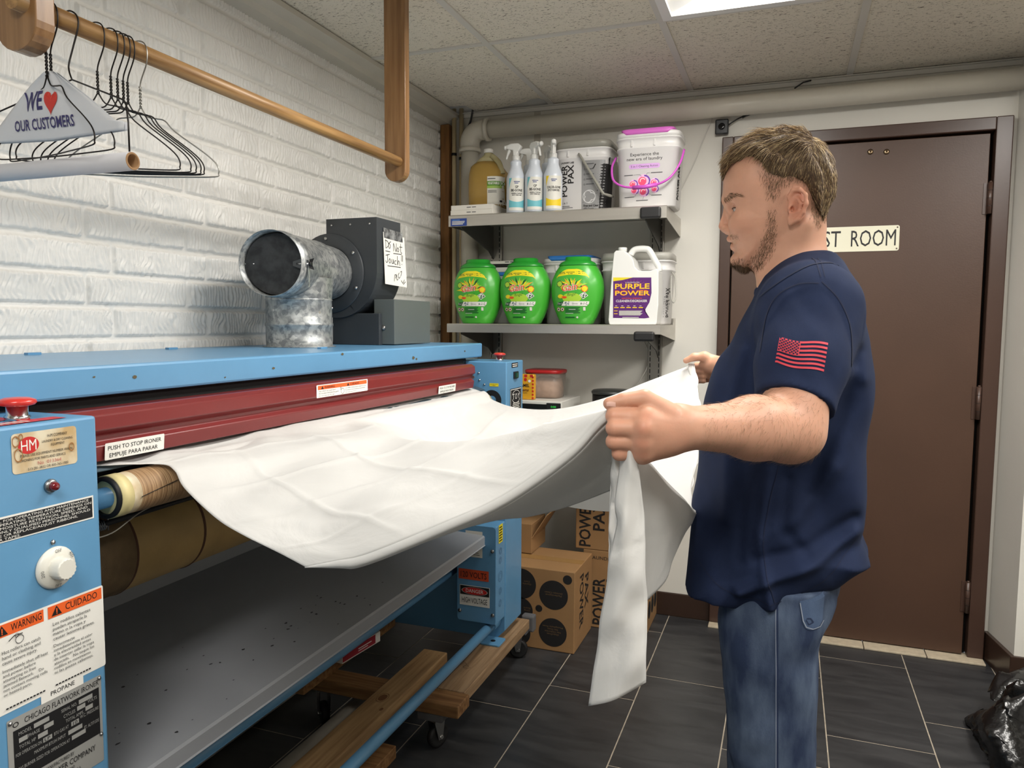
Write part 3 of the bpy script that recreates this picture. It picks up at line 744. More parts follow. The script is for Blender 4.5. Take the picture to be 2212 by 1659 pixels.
# drive housing plates
p = Print(); p.rect(2.497, 1.147, 2.562, 1.164, BLACK); p.rect(2.503, 1.157, 2.556, 1.160, WHITE); p.rect(2.506, 1.150, 2.552, 1.1535, WHITE); p.build('small_plate', frame((FX+.0003, 0, -.004), (0, 1, 0), (0, 0, 1)), fhouse)
b = MB().box((FX, 2.515, 1.103), (FX+.006, 2.556, 1.128), BLACK).build('rocker_switch', parent=fhouse, bevel=.001)
MB().box((FX+.006, 2.522, 1.107), (FX+.0105, 2.545, 1.124), mat('green_switch', rgb(20, 70, 48), .25), frame((0, 0, 0), (1, 0, 0), (0, 1, 0))).build('switch_lens', parent=b)
p = Print(); p.rect(2.483, .985, 2.602, 1.068, BLACK); p.rect(2.486, .9875, 2.599, 1.0655, WHITE); p.rect(2.489, .990, 2.596, 1.063, BLACK)
for cx, ch in ((2.515, 'T'), (2.543, 'O'), (2.571, 'Y')): p.text(ch, cx, 1.028, .020, WHITE, w=.021, al='C')
p.ring(2.543, 1.037, .044, .003, WHITE, rv=.0235, a0=.3, a1=2.8); p.ring(2.543, 1.037, .044, .003, WHITE, rv=.0235, a0=3.5, a1=5.9)
for k in range(4): p.rect(2.505+.004*(k % 2), .995+k*.006, 2.58-.006*(k % 2), .998+k*.006, LABW)
p.build('maker_plate', frame((FX+.0003, 0, 0), (0, 1, 0), (0, 0, 1)), fhouse)
Mf = frame((0, 2.4475, 0), (1, 0, 0), (0, 0, 1))
p = Print(); p.rect(-.984, 1.079, -.950, 1.090, YEL); p.text('DO NOT STOP', -.967, 1.0853, .003, BLACK, w=.028, al='C'); p.text('HEAT', -.967, 1.0805, .003, BLACK, w=.012, al='C'); p.build('yellow_label', Mf, fhouse)
for xx, zz in ((-1.022, 1.10), (-1.003, 1.085), (-1.025, 1.125), (-1.04, 1.07)): MB().lathe([(.004, 0), (.003, .003), (0, .0035)], CHROME, 12, frame((xx, 2.4475, zz), (1, 0, 0), (0, 0, 1))).build('housing_screw', parent=fhouse)

# ================================================================ blower, duct, note
def galv2():
    m = mat('galvanised_spangle', rgb(170, 175, 180), .42, .6); nt = m.node_tree; N = nt.nodes; L = nt.links; b = N['Principled BSDF']
    tc = N.new('ShaderNodeTexCoord'); n = N.new('ShaderNodeTexNoise'); n.inputs['Scale'].default_value = 30; n.inputs['Detail'].default_value = 3; n.inputs['Distortion'].default_value = 1.6
    v = N.new('ShaderNodeTexVoronoi'); v.inputs['Scale'].default_value = 95
    L.new(tc.outputs['Object'], n.inputs['Vector']); L.new(tc.outputs['Object'], v.inputs['Vector'])
    mx = N.new('ShaderNodeMix'); mx.data_type = 'FLOAT'; mx.inputs[0].default_value = .35; L.new(n.outputs[0], mx.inputs[2]); L.new(v.outputs['Color'], mx.inputs[3])
    r = N.new('ShaderNodeValToRGB'); e = r.color_ramp.elements; e[0].position = .36; e[0].color = rgb(128, 132, 134); e[1].position = .64; e[1].color = rgb(186, 188, 186)
    L.new(mx.outputs[0], r.inputs[0]); L.new(r.outputs[0], b.inputs['Base Color']); return m
GALV = galv2()
CHAR = mat('charcoal_enamel', rgb(58, 62, 66), .40, bump=.06, bscale=400, bdist=.0004)
HT = 1.2285
tc_ = Vector((-1.352, 1.862, 0)); dr = .094; AZ = 1.458
ax = Vector((-math.sin(math.radians(13)), math.cos(math.radians(13)), 0))      # from the open end to the blower
duct = empty('duct_tee', (tc_.x, tc_.y, HT), 'galvanised duct tee with damper disc standing on the blue hood', 'duct')
Mv = Matrix.Translation((tc_.x, tc_.y, 0))
b = MB(); b.lathe([(dr+.010, HT), (dr+.010, HT+.002), (dr+.001, HT+.003), (dr+.001, HT+.058), (dr+.003, HT+.062), (dr+.003, HT+.068), (dr, HT+.072), (dr, HT+.134), (dr+.002, HT+.137), (dr-.001, HT+.14)], GALV, 48, Mv, (True, False))
b.build('vertical_collar', parent=duct)
Mh = frame((tc_.x, tc_.y, AZ), Vector((0, 0, 1)), ax.cross(Vector((0, 0, 1)))*-1)
zz = (Mh.to_3x3() @ Vector((0, 0, 1))).dot(ax); sg_ = 1 if zz > 0 else -1
hr = .089
tb = MB()
ang = [2*PI*k/48 for k in range(48)]
def hring(r, t): return [Mh @ Vector((r*math.cos(a), r*math.sin(a), sg_*t)) for a in ang]
tb.ringloft([hring(hr-.0015, -.10), hring(hr-.0015, -.188), hring(hr, -.188), hring(hr, -.150), hring(hr+.0025, -.147), hring(hr+.0025, -.138), hring(hr, -.134), hring(hr, .085), hring(hr+.002, .089), hring(hr-.003, .094), hring(hr-.006, .23)], GALV, (False, False))
tb.ringloft([hring(hr-.0015, -.10), hring(hr-.003, .22)], GALV, (False, False))
# saddle joining the run to the vertical collar
sd = []
for s_ in range(7):
    t_ = s_/6; zc = HT+.136+(AZ-.03-HT-.136)*t_; fl = .012*t_*(1-t_)*0
    sd.append([Vector((tc_.x, tc_.y, zc)) + Vector((math.cos(a), math.sin(a), 0))*(dr-.0005+.016*t_*abs(Vector((math.cos(a), math.sin(a), 0)).dot(ax))) for a in ang])
tb.ringloft(sd, GALV, (False, False)); tb.build('tee_run', parent=duct)
# damper disc slightly turned, brackets, wing nut, lever
dm = MB(); Md = Mh @ Matrix.Translation((0, 0, sg_*-.146))
dm.lathe([(.0835, -.0008), (.0835, .0008)], mat('damper_sheet', rgb(72, 74, 76), .5, .6, col2=rgb(52, 54, 56), vscale=40), 48, Md @ Matrix.Rotation(math.radians(9), 4, 'X')); dsk = dm.build('damper_disc', parent=duct)
side = (Mh.to_3x3() @ Vector((0, 1, 0)))
for s_ in (-1, 1):
    c0 = Mh @ Vector((0, s_*.072, sg_*-.149))
    bb = MB(); bb.prism([(-.022, -.006), (.0, -.013), (.022, -.010), (.022, .010), (.0, .013), (-.022, .006)], .002, mat('bracket_sheet', rgb(96, 98, 100), .45, .7), frame(c0-ax*.004, side*s_, Vector((0, 0, 1)))); bb.build('damper_bracket', parent=dsk)
    bb = MB(); bb.tube([c0-ax*.005-side*s_*.012, c0-ax*.005+side*s_*.022], .003, CHROME, 8); bb.build('damper_pivot', parent=dsk)
rt = side if side.x > 0 else -side
wn = Mh @ Vector((0, 0, sg_*-.148)) + rt*(hr+.001)
b = MB(); b.tube([wn, wn+rt*.010], .005, DARKM, 10)
for s_ in (-1, 1): b.add([wn+rt*.004+ax*.002, wn+rt*.010+ax*.002, wn+rt*.016+Vector((0, 0, .016))*s_+ax*.004, wn+rt*.004+Vector((0, 0, .012))*s_+ax*.0], [(0, 1, 2, 3)], DARKM)
b.build('wing_nut', parent=duct, solid=.003)
b = MB(); b.prism([(-.006, .0), (.006, .0), (.0045, -.03), (.0045, -.058), (-.0045, -.062), (-.0045, -.03)], .0022, GALV, frame(wn+rt*.001+Vector((0, 0, -.002)), ax, Vector((0, 0, 1)))); b.build('damper_lever', parent=duct)
for a, h_ in ((.2, .032), (-2.0, .03), (.3, .10), (-1.2, .105), (2.8, .1)):
    pp = Vector((tc_.x+dr*math.cos(a-.6), tc_.y+dr*math.sin(a-.6), HT+h_)); n_ = Vector((math.cos(a-.6), math.sin(a-.6), 0))
    MB().lathe([(.004, 0), (.003, .003), (0, .0035)], CHROME, 10, frame(pp, Vector((0, 0, 1)).cross(n_)*-1, Vector((0, 0, 1)))).build('duct_screw', parent=duct)

# centrifugal blower
bl_ = empty('exhaust_blower', (-1.36, 2.2, HT), 'dark grey centrifugal blower bolted on the blue hood beside the brick wall', 'blower')
ic = tc_+ax*.23; ic.z = AZ
by0, by1 = 2.10, 2.255
cx = ic.x+.012; cz = AZ
sc_ = []                                   # scroll outline seen from the front: x, z
for k in range(29):
    a = math.radians(182+ (360-182)*k/28); r = .124+.038*k/28
    sc_.append((cx+r*math.cos(a), cz+r*math.sin(a)))
xr = sc_[-1][0]
sc_ += [(xr, 1.632), (xr-.186, 1.632), (xr-.186, 1.56), (cx-.09, 1.545)]
for k in range(5):
    a = math.radians(130+50*k/5); sc_.append((cx+.119*math.cos(a), cz+.119*math.sin(a)))
MX = Matrix(((1, 0, 0, 0), (0, 0, 1, by0), (0, 1, 0, 0), (0, 0, 0, 1)))
MB().prism(sc_, by1-by0, CHAR, MX).build('scroll_housing', parent=bl_, bevel=.002)
fl_ = MB(); fl_.lathe([(hr-.002, 0), (.128, 0), (.128, .004), (.126, .006), (hr-.002, .006)], CHAR, 48, frame((ic.x, by0, cz), (1, 0, 0), (0, 0, 1)), (False, False)); fl_.build('inlet_ring', parent=bl_)
for a in (15, 75, 135, 195, 255, 315):
    a = math.radians(a+20); MB().lathe([(.006, 0), (.005, .004), (0, .005)], CHROME, 12, frame((ic.x+.112*math.cos(a), by0-.006, cz+.112*math.sin(a)), (1, 0, 0), (0, 0, 1))).build('inlet_bolt', parent=bl_)
MB().box((xr-.175, by0+.012, HT), (xr+.0, by1+.02, 1.33), CHAR).build('blower_base', parent=bl_, bevel=.002)
MB().box((xr-.03, by0+.03, HT+.002), (xr+.045, by1+.13, 1.375), mat('grey_enamel', rgb(96, 102, 100), .45)).build('motor_mount', parent=bl_, bevel=.002)
MB().lathe([(.009, 0), (.008, .004), (0, .006)], STEEL, 12, frame((xr+.004, by0+.03, HT+.055), (1, 0, 0), (0, 0, 1))).build('mount_bolt', parent=bl_)
for k in range(3): MB().lathe([(.004, 0), (.003, .003), (0, .0035)], CHROME, 10, frame((xr-.165+k*.07, by0, 1.612), (1, 0, 0), (0, 0, 1))).build('flange_screw', parent=bl_)
b = MB().box((xr-.21, by0-.02, HT), (xr-.17, by0+.01, HT+.008), BLACK).build('rubber_foot', parent=bl_)
# taped note
NP = mat('note_paper', rgb(238, 236, 228), .7); TP = mat('clear_tape', rgb(150, 152, 152), .2, col2=rgb(60, 62, 64), vscale=60)
nw, nh = .125, .165; n0 = Vector((xr+.0025, by0+.035, 1.425))
def nwarp(u, v, off):
    k = u/nw
    return Vector((n0.x+off+.012*k*k*(1-.3*v/nh)+.004*(1-v/nh), n0.y+u+.004*(1-v/nh), n0.z+v-.006*k))
p = Print(.0003); p.rect(0, 0, nw, nh, NP, 8, 8); p.rect(.004, nh-.018, nw-.01, nh+.014, TP, 8, 1)
INK = mat('marker_ink', rgb(30, 30, 34), .5)
def pen(pts, w=.0022): p.line(catmull([(a, b_, 0) for a, b_ in pts], 4), w, INK)
for S in ([(.014, .142), (.013, .116)], [(.010, .140), (.026, .138), (.030, .126), (.014, .115)], [(.034, .134), (.030, .124), (.036, .117), (.042, .126), (.036, .135), (.046, .140)],
          [(.060, .112), (.061, .137), (.074, .112), (.077, .139)], [(.084, .126), (.080, .118), (.086, .113), (.091, .121), (.084, .127)], [(.102, .141), (.101, .114), (.107, .112)], [(.094, .130), (.110, .131)],
          [(.010, .106), (.038, .107)], [(.058, .104), (.104, .107)],
          [(.010, .092), (.034, .098)], [(.022, .096), (.021, .074), (.012, .070), (.010, .076)], [(.034, .084), (.029, .077), (.034, .070), (.040, .077), (.034, .085)], [(.047, .084), (.046, .073), (.053, .071), (.056, .084), (.057, .071)],
          [(.072, .082), (.064, .080), (.063, .071), (.072, .070)], [(.080, .098), (.079, .069), (.084, .083), (.090, .080), (.092, .068)], [(.104, .104), (.102, .084)], [(.110, .104), (.108, .084)], [(.103, .075), (.104, .073)], [(.020, .060), (.095, .063)],
          [(.056, .014), (.060, .034), (.068, .034), (.064, .024)], [(.070, .038), (.072, .020), (.078, .022)], [(.086, .044), (.079, .034), (.084, .026), (.090, .032)], [(.094, .048), (.100, .050), (.094, .034)], [(.096, .020), (.104, .012), (.112, .024)], [(.106, .008), (.118, .018)]):
    pen(S)
nt_ = p.build('paper_note', Matrix(), None, warp=nwarp)
nt_['label'] = 'handwritten DO NOT TOUCH note taped to the dark grey blower'; nt_['category'] = 'note'
# ================================================================ corner: post, conduits, drain pipe
POST = mat('stained_lumber', rgb(142, 98, 50), .6, col2=rgb(112, 74, 36), vscale=6, stretch=(14, 14, 1.2), bump=.1, bscale=60)
cp = MB().box((-1.568, 3.268, 0), (-1.524, 3.318, 2.228), POST).build('corner_post', bevel=.002)
tag(cp, 'brown wooden post standing in the corner beside the brick wall', 'wooden post')
CREAM = mat('cream_conduit', rgb(206, 188, 150), .45, var=.06, vscale=8)
for x, y, lb in ((-1.506, 3.288, 'cream conduit pipe next to the wooden corner post'), (-1.472, 3.296, 'cream conduit pipe farther from the wooden corner post, nearest the drain pipe')):
    o = MB().tube([(x, y, .02), (x, y, 2.30)], .0105, CREAM, 14).build('conduit_pipe'); tag(o, lb, 'pipe', 'vertical conduits in the corner')
    k = MB().tube([(x, y, 2.085-.02*(x > -1.49)-.0), (x, y, 2.097-.02*(x > -1.49))], .0125, BLACK, 14).build('pipe_clamp', parent=o)
cb_ = MB().tube(catmull([(-1.455, 3.30, 1.78), (-1.462, 3.30, 1.95), (-1.458, 3.30, 2.10), (-1.455, 3.30, 2.18), (-1.425, 3.295, 2.24), (-1.41, 3.29, 2.30)], 8), .005, mat('armoured_cable', rgb(60, 60, 62), .4, .6), 8).build('armoured_cable')
tag(cb_, 'dark armoured cable running up behind the white drain pipe elbow', 'cable')
PVC = mat('pvc_white', rgb(216, 211, 198), .35, var=.06, vscale=7)
dp = empty('drain_pipe', (-1.405, 3.265, .02), 'white plastic drain pipe with elbow running under the ceiling', 'pipe')
py, pr0, ez = 3.262, .040, 2.185
ex = -1.414
MB().tube([(ex, py, .02), (ex, py, ez-.07)], pr0, PVC, 28).build('vertical_run', parent=dp)
MB().tube([(ex+.07, py, ez), (.768, py, ez+.012)], pr0, PVC, 28).build('horizontal_run', parent=dp)
arc = [(ex, py, ez-.085)]+[(ex+.058-.058*math.cos(a), py, ez-.058+.058*math.sin(a)) for a in [k*PI/16 for k in range(9)]]+[(ex+.085, py, ez)]
b = MB(); b.tube(arc, .0455, PVC, 28); b.tube([(ex, py, ez-.098), (ex, py, ez-.080)], .051, PVC, 28); b.tube([(ex+.080, py, ez), (ex+.098, py, ez)], .051, PVC, 28); b.build('elbow', parent=dp)
ws = Vector((.8, 3.262, 0))

# ================================================================ steel shelves
SS = mat('stainless', rgb(204, 200, 192), .33, .75, var=.12, vscale=3, stretch=(1, 1, 12))
SS2 = mat('standard_steel', rgb(150, 147, 140), .38, .8)
RUB = mat('black_rubber', rgb(26, 26, 27), .5)
for xx, lb in ((-1.297, 'slotted steel upright behind the shelves, left one'), (-.548, 'slotted steel upright behind the shelves, right one near the door')):
    b = MB().box((xx-.030, 3.296, .86), (xx+.030, 3.3195, 1.76), SS2); o = b.build('shelf_standard', bevel=.003); tag(o, lb, 'shelf upright', 'slotted uprights on the back wall')
    s_ = Print(.0004)
    for k in range(34):
        for u in (-.021, .017): s_.rect(xx+u, .88+k*.0258, xx+u+.004, .892+k*.0258+.006, BLACK)
    s_.build('slots', frame((0, 3.2956, 0), (1, 0, 0), (0, 0, 1)), o)
def shelf(x0, x1, zt, lip, up, label):
    e = empty('steel_shelf', ((x0+x1)/2, 3.318, zt-lip), label, 'shelf', 'steel wall shelves')
    y0, y1 = 2.918, 3.318
    b = MB(); b.grid([[(x, y0+.012, zt-lip), (x, y0, zt-lip), (x, y0, zt-.004), (x, y0+.004, zt), (x, y1-.003, zt), (x, y1-.003, zt+up)] for x in (x0, x1)], SS, smooth=False)
    b.build('shelf_pan', parent=e, solid=.0016)
    for x, s_ in ((x0, 1), (x1, -1)):
        b = MB(); pl = [(y0+.002, zt-.001), (y0+.002, zt-lip), (y1-.02, zt-lip-.03*(s_ < 0)), (y1, zt-lip-.03*(s_ < 0)), (y1, zt+up), (y1-.05, zt+up), (y1-.07, zt-.001)]
        b.prism(pl, .002, SS, Matrix(((0, 0, 1, x-.001), (1, 0, 0, 0), (0, 1, 0, 0), (0, 0, 0, 1)))); b.build('end_flange', parent=e)
    for xx in (-1.297, -.548):
        b = MB(); b.prism([(y0+.01, zt-lip+.002), (y0+.01, zt-lip-.008), (3.24, zt-lip-.075), (3.30, zt-lip-.11), (3.30, zt-.004), (y0+.03, zt-.004)], .004, mat('bracket_steel', rgb(80, 79, 76), .4, .6),
                         Matrix(((0, 0, 1, xx+(.014 if xx > -1 else -.014)), (1, 0, 0, 0), (0, 1, 0, 0), (0, 0, 0, 1)))); b.build('bracket', parent=e)
    xx = -.53 if up else -.515
    b = MB().box((xx-.035, y0-.022, zt-lip-.004 if not up else zt-lip-.028), (xx+.045, y0-.0005, zt-lip+.04 if not up else zt-lip+.010), RUB); b.build('rubber_bumper', parent=e, bevel=.008)
    return e
su = shelf(-1.362, -.452, 1.752, .046, 0, 'upper stainless steel wall shelf holding the spray bottles and pails')
sl_ = shelf(-1.370, -.465, 1.298, .036, .028, 'lower stainless steel wall shelf holding the green tubs')
p = Print(); p.rect(-1.352, 1.7065, -1.278, 1.7375, mat('blue_sticker', rgb(44, 72, 148), .4)); p.rect(-1.344, 1.7295, -1.31, 1.7325, mat('sky_print', rgb(110, 160, 220), .4))
for k, w in enumerate((.058, .056, .05)): p.rect(-1.345, 1.7235-k*.0055, -1.345+w, 1.7265-k*.0055, WHITE)
p.build('shelf_sticker', frame((0, 2.9170, 0), (1, 0, 0), (0, 0, 1)), [q for q in children(su) if q.name.startswith('shelf_pan')][0])

# ================================================================ goods on the shelves
ZU, ZL = 1.7530, 1.2990
CARD = mat('white_card', rgb(226, 222, 212), .6)
KRAFT = mat('kraft_board', rgb(158, 120, 78), .75, var=.12, vscale=5, bump=.1, bscale=120)
INKB = mat('carton_ink', rgb(26, 24, 24), .7)
GRP_SMALL = mat('small_print', rgb(70, 70, 74), .6)
def flatbox(x0, x1, y0, y1, z0, h, m, label, grp, band=None):
    o = MB().box((x0, y0, z0), (x1, y1, z0+h), m).build('flat_box', bevel=.0015); tag(o, label, 'box', grp)
    p = Print(); xm = (x0+x1)/2
    if band: p.rect(x0+.004, z0+h*.42, x1-.004, z0+h*.74, band)
    p.rect(xm-.022, z0+h*.46 if not band else z0+h*.86, xm-.003, z0+h*.46+.0028 if not band else z0+h*.93, GRP_SMALL); p.rect(xm+.002, z0+h*.46 if not band else z0+h*.86, xm+.02, z0+h*.46+.0028 if not band else z0+h*.93, GRP_SMALL)
    p.build('box_print', frame((0, y0-.0002, 0), (1, 0, 0), (0, 0, 1)), o); return o
flatbox(-1.358, -1.165, 2.928, 3.24, ZU, .0205, CARD, 'flat white carton under another at the left end of the upper shelf', 'white flat cartons on the upper shelf')
flatbox(-1.357, -1.168, 2.931, 3.235, ZU+.0208, .0205, CARD, 'flat white carton on top of its twin at the left end of the upper shelf', 'white flat cartons on the upper shelf')
KL = mat('kraft_light', rgb(196, 160, 118), .7)
z = ZU
for k in range(5):
    o = MB().box((-1.165, 3.245, z), (-1.02, 3.315, z+.038), KL).build('flat_box', bevel=.0015); tag(o, ('kraft flat carton behind the spray bottles, ' + ('bottom', 'second lowest', 'middle', 'second highest', 'top')[k]+' of the stack'), 'box', 'kraft flat cartons behind the spray bottles')
    p = Print(); p.rect(-1.16, z+.016, -1.025, z+.0185, INKB); p.build('printed_line', frame((0, 3.2448, 0), (1, 0, 0), (0, 0, 1)), o); z += .0382

def sup(a, n=2.6): c, s = math.cos(a), math.sin(a); return (abs(c)**(2/n)*(1 if c >= 0 else -1), abs(s)**(2/n)*(1 if s >= 0 else -1))
def loft(name, cx, cy, prof, m, parent, n=40, e=2.6, caps=(True, True), offx=None):
    """prof rows: z, half width, half depth, (exponent)"""
    rings = []
    for i, row in enumerate(prof):
        z, hw, hd = row[:3]; ee = row[3] if len(row) > 3 else e; ox = row[4] if len(row) > 4 else 0; oy = row[5] if len(row) > 5 else 0
        rings.append([Vector((cx+ox+hw*sup(2*PI*k/n, ee)[0], cy+oy+hd*sup(2*PI*k/n, ee)[1], z)) for k in range(n)])
    b = MB(); b.ringloft(rings, m, caps); return b.build(name, parent=parent)

# --- vegetable soap gallon jug
vj = empty('soap_jug', (-1.25, 3.08, ZU+.0415), 'clear gallon jug of amber vegetable soap with a green label', 'jug')
AMB = mat('amber_soap', rgb(196, 160, 84), .12, trans=.35, ior=1.4); CLR = mat('clear_plastic', rgb(226, 216, 170), .15, trans=.5, ior=1.3)
z0 = ZU+.0420; X = -1.245
prof = [(0, .070, .060, 3.5), (.008, .082, .072, 3.5), (.10, .084, .074, 3.5), (.150, .082, .072, 3.2), (.178, .070, .064, 2.8), (.198, .052, .050, 2.4)]
bd = loft('jug_liquid', X, 3.085, [(z0+a, b_, c, e, (-.008 if a > .16 else 0)) for a, b_, c, e in prof], AMB, vj)
loft('jug_shoulder', X, 3.085, [(z0+.198, .052, .050, 2.4, -.008), (z0+.218, .036, .034, 2.1, -.006), (z0+.232, .020, .020, 2, -.004), (z0+.240, .019, .019, 2, -.004)], CLR, vj)
loft('jug_cap', X-.004, 3.085, [(z0+.240, .0205, .0205, 2), (z0+.256, .0200, .0200, 2), (z0+.258, .017, .017, 2)], WHITE, vj)
MB().tube(catmull([(X+.022, 3.06, z0+.222), (X+.058, 3.05, z0+.19), (X+.076, 3.045, z0+.14)], 6), .012, CLR, 12).build('jug_handle', parent=vj)
p = Print(.0003); GR = mat('label_green', rgb(96, 150, 44), .5); GR2 = mat('label_lime', rgb(160, 196, 90), .5)
p.rect(-1.225, z0+.004, -1.163, z0+.128, LABW, 10, 4); p.rect(-1.225, z0+.088, -1.163, z0+.108, GR, 10, 2); p.rect(-1.225, z0+.078, -1.163, z0+.088, GR2, 10, 2)
p.text('VEGETABLE SOAP', -1.222, z0+.094, .010, WHITE, w=.072, bold=.02); p.rect(-1.222, z0+.1165, -1.19, z0+.1195, GRP_SMALL)
for k in range(3): p.rect(-1.221, z0+.068-k*.004, -1.185, z0+.0695-k*.004, GRP_SMALL)
p.rect(-1.222, z0+.010, -1.20, z0+.013, GRP_SMALL); p.rect(-1.175, z0+.02, -1.168, z0+.028, INKB)
for k in range(2): p.rect(-1.222, z0+.014+k*.004, -1.18, z0+.0155+k*.004, LABW)
p.build('soap_label', frame((0, 3.0, 0), (1, 0, 0), (0, 0, 1)), bd, cast=(bvh_of(bd), Vector((0, 1, 0))))

# --- spray bottles
BOT = mat('bottle_white', rgb(214, 220, 228), .3); TRG = mat('trigger_white', rgb(228, 228, 224), .4)
TEAL = mat('label_teal', rgb(112, 190, 200), .5); YL = mat('label_yellow', rgb(240, 208, 40), .5); NAVY = mat('label_navy', rgb(48, 66, 130), .5)
def spray(x, y, rz, col, lines, label, front=True):
    e = empty('spray_bottle', (x, y, ZU), label, 'spray bottle', 'white trigger spray bottles', 0)
    b = MB(); M = Matrix.Translation((x, y, ZU))
    b.lathe([(.034, 0), (.0385, .004), (.0385, .142), (.037, .150), (.030, .168), (.0235, .186), (.0225, .196), (.0235, .204), (.0225, .210), (.014, .216)], BOT, 32, M); body = b.build('bottle_body', parent=e)
    b = MB(); b.lathe([(.015, .214), (.0155, .216), (.0155, .232), (.012, .234)], TRG, 24, M); b.build('trigger_collar', parent=e)
    M2 = M @ Matrix.Rotation(rz, 4, 'Z')                        # local -x = nozzle direction
    b = MB(); hd_ = [(-.040, .262), (-.040, .276), (-.020, .283), (.012, .283), (.026, .270), (.020, .258), (.010, .246), (.010, .232), (-.010, .232), (-.012, .256)]
    b.prism(hd_, .021, TRG, M2 @ Matrix(((1, 0, 0, 0), (0, 0, -1, .0105), (0, 1, 0, 0), (0, 0, 0, 1)))); b.build('sprayer_head', parent=e, bevel=.004)
    b = MB(); b.prism([(-.024, .262), (-.033, .262), (-.040, .240), (-.044, .222), (-.039, .221), (-.034, .236), (-.024, .252)], .009, TRG, M2 @ Matrix(((1, 0, 0, 0), (0, 0, -1, .0045), (0, 1, 0, 0), (0, 0, 0, 1)))); b.build('trigger', parent=e, bevel=.002)
    b = MB(); b.lathe([(.009, 0), (.009, .010), (.003, .011)], TRG, 16, M2 @ frame((-.040, 0, .269), (0, 0, 1), (0, 1, 0)) ); b.build('nozzle', parent=e)
    if front:
        p = Print(.0002); r = .0385
        fa = math.atan2(0-y, 0-x)                # label faces the room's viewer side
        def wp(u, v, off):
            a = fa+.10+u/r; return Vector((x+(r+.0004+off)*math.cos(a), y+(r+.0004+off)*math.sin(a), ZU+v))
        p.rect(-.034, .008, .034, .138, LABW, 16, 2)
        p.poly([(-.034, .138), (-.034, .095), (-.028, .118), (-.020, .138)], col)
        p.band([(-.034+.068*k/12, .052-.010*math.sin(PI*k/12)) for k in range(13)], [(-.034+.068*k/12, .020) for k in range(13)], col)
        p.rect(-.034, .008, .034, .020, LABW, 16, 1)
        p.rect(-.012, .122, .012, .125, NAVY); p.rect(-.010, .116, .006, .119, NAVY)
        for t, v, h, w, m in lines: p.text(t, 0, v, h, m, w=w, al='C', bold=.02)
        p.build('bottle_label', Matrix(), body, warp=wp)
    return e
GPL = [('GP', .098, .009, .013, INKB), ('BE-GONE', .084, .0095, .046, INKB), ('GENERAL PURPOSE', .074, .0045, .044, GRP_SMALL), ('SPOT REMOVER', .067, .0045, .038, GRP_SMALL)]
CHL = [('CHLOR-GONE', .088, .009, .056, INKB), ('SPOT REMOVER', .077, .0075, .048, GRP_SMALL)]
spray(-1.076, 2.959, .0, TEAL, GPL, 'leftmost front spray bottle with a teal label, trigger pointing left')
spray(-.996, 2.959, 2.5, TEAL, GPL, 'middle front spray bottle with a teal label, trigger pointing right')
spray(-.916, 2.959, 1.9, YL, CHL, 'yellow-labelled spray bottle beside the grey and white pail')
spray(-1.054, 3.06, .2, TEAL, GPL, 'spray bottle standing behind the two teal-labelled ones, left of the rear pair', False)
spray(-.968, 3.045, 2.3, TEAL, GPL, 'spray bottle standing behind, between the teal- and yellow-labelled ones', False)

# --- pails
PW = mat('pail_white', rgb(226, 224, 222), .32)
def pail(x0, x1, yf, z0, h, lidm, name, label, grp, body=PW, depth=None, lidh=.028, step=True):
    e = empty(name, ((x0+x1)/2, yf+.1, z0), label, 'pail', grp)
    cx = (x0+x1)/2; hw = (x1-x0)/2; hd = (depth or .20)/2; cy = yf+hd; n = 48; E = 5
    k = .90
    P = [(z0, hw*k-.006, hd*k-.006), (z0+.006, hw*k, hd*k), (z0+h*.74, hw*.965, hd*.965), (z0+h*.75, hw*1.0, hd*1.0), (z0+h*.765, hw*1.0, hd*1.0), (z0+h*.77, hw*.975, hd*.975),
         (z0+h*.865, hw*.985, hd*.985), (z0+h*.87, hw*1.02, hd*1.02), (z0+h*.888, hw*1.02, hd*1.02), (z0+h*.89, hw*.98, hd*.98)]
    bd = loft('pail_body', cx, cy, P, body, e, n, E)
    if lidm.name in ('lid_pink', 'lid_blue'):
        loft('lid_rim', cx, cy, [(z0+h*.89, hw*1.01, hd*1.01), (z0+h*.955, hw*1.0, hd*1.0), (z0+h*.960, hw*.97, hd*.97)], body, e, n, E)
        ld = loft('pail_lid', cx, cy, [(z0+h*.925, hw*.70, hd*1.012, 12), (z0+h*.960, hw*.78, hd*1.012, 12), (z0+h*.995, hw*.84, hd*.98, 8), (z0+h, hw*.82, hd*.95, 8)], lidm, e, n, E)
    else: ld = loft('pail_lid', cx, cy, [(z0+h*.89, hw*1.01, hd*1.01), (z0+h*.975, hw*1.0, hd*1.0), (z0+h, hw*.96, hd*.96), (z0+h*.998, hw*.90, hd*.90), (z0+h*.985, hw*.88, hd*.88)], lidm, e, n, E)
    for u in (-.45, .25):
        b = MB().box((cx+hw*u-.003, yf-.0015, z0+h*.775), (cx+hw*u+.003, yf+.01, z0+h*.855), body).build('rib', parent=bd)
    return e, bd, ld
GREYL = mat('pail_grey', rgb(150, 148, 138), .38)
PINK = mat('lid_pink', rgb(212, 108, 196), .35); PINKH = mat('handle_magenta', rgb(200, 84, 190), .35)
e, bd, ld = pail(-.930, -.694, 2.999, ZU, .288, GREYL, 'detergent_pail', 'grey and white detergent pail reading POWER PAX on the upper shelf', 'square detergent pails')
BV = bvh_of(bd); Mf_ = frame((-.014, 2.99, 0), (1, 0, 0), (0, 0, 1)); CA = (BV, Vector((0, 1, 0)))
p = Print(.0003); GREYP2 = mat('panel_grey', rgb(146, 146, 146), .4)
p.rect(-.795, ZU+.006, -.700, ZU+.205, GREYP2, 8, 6)
p.text('POWER', -.856, ZU+.066, .024, INKB, w=.126, rot=PI/2, bold=.02); p.text('PAX', -.829, ZU+.118, .024, INKB, w=.074, rot=PI/2, bold=.02)
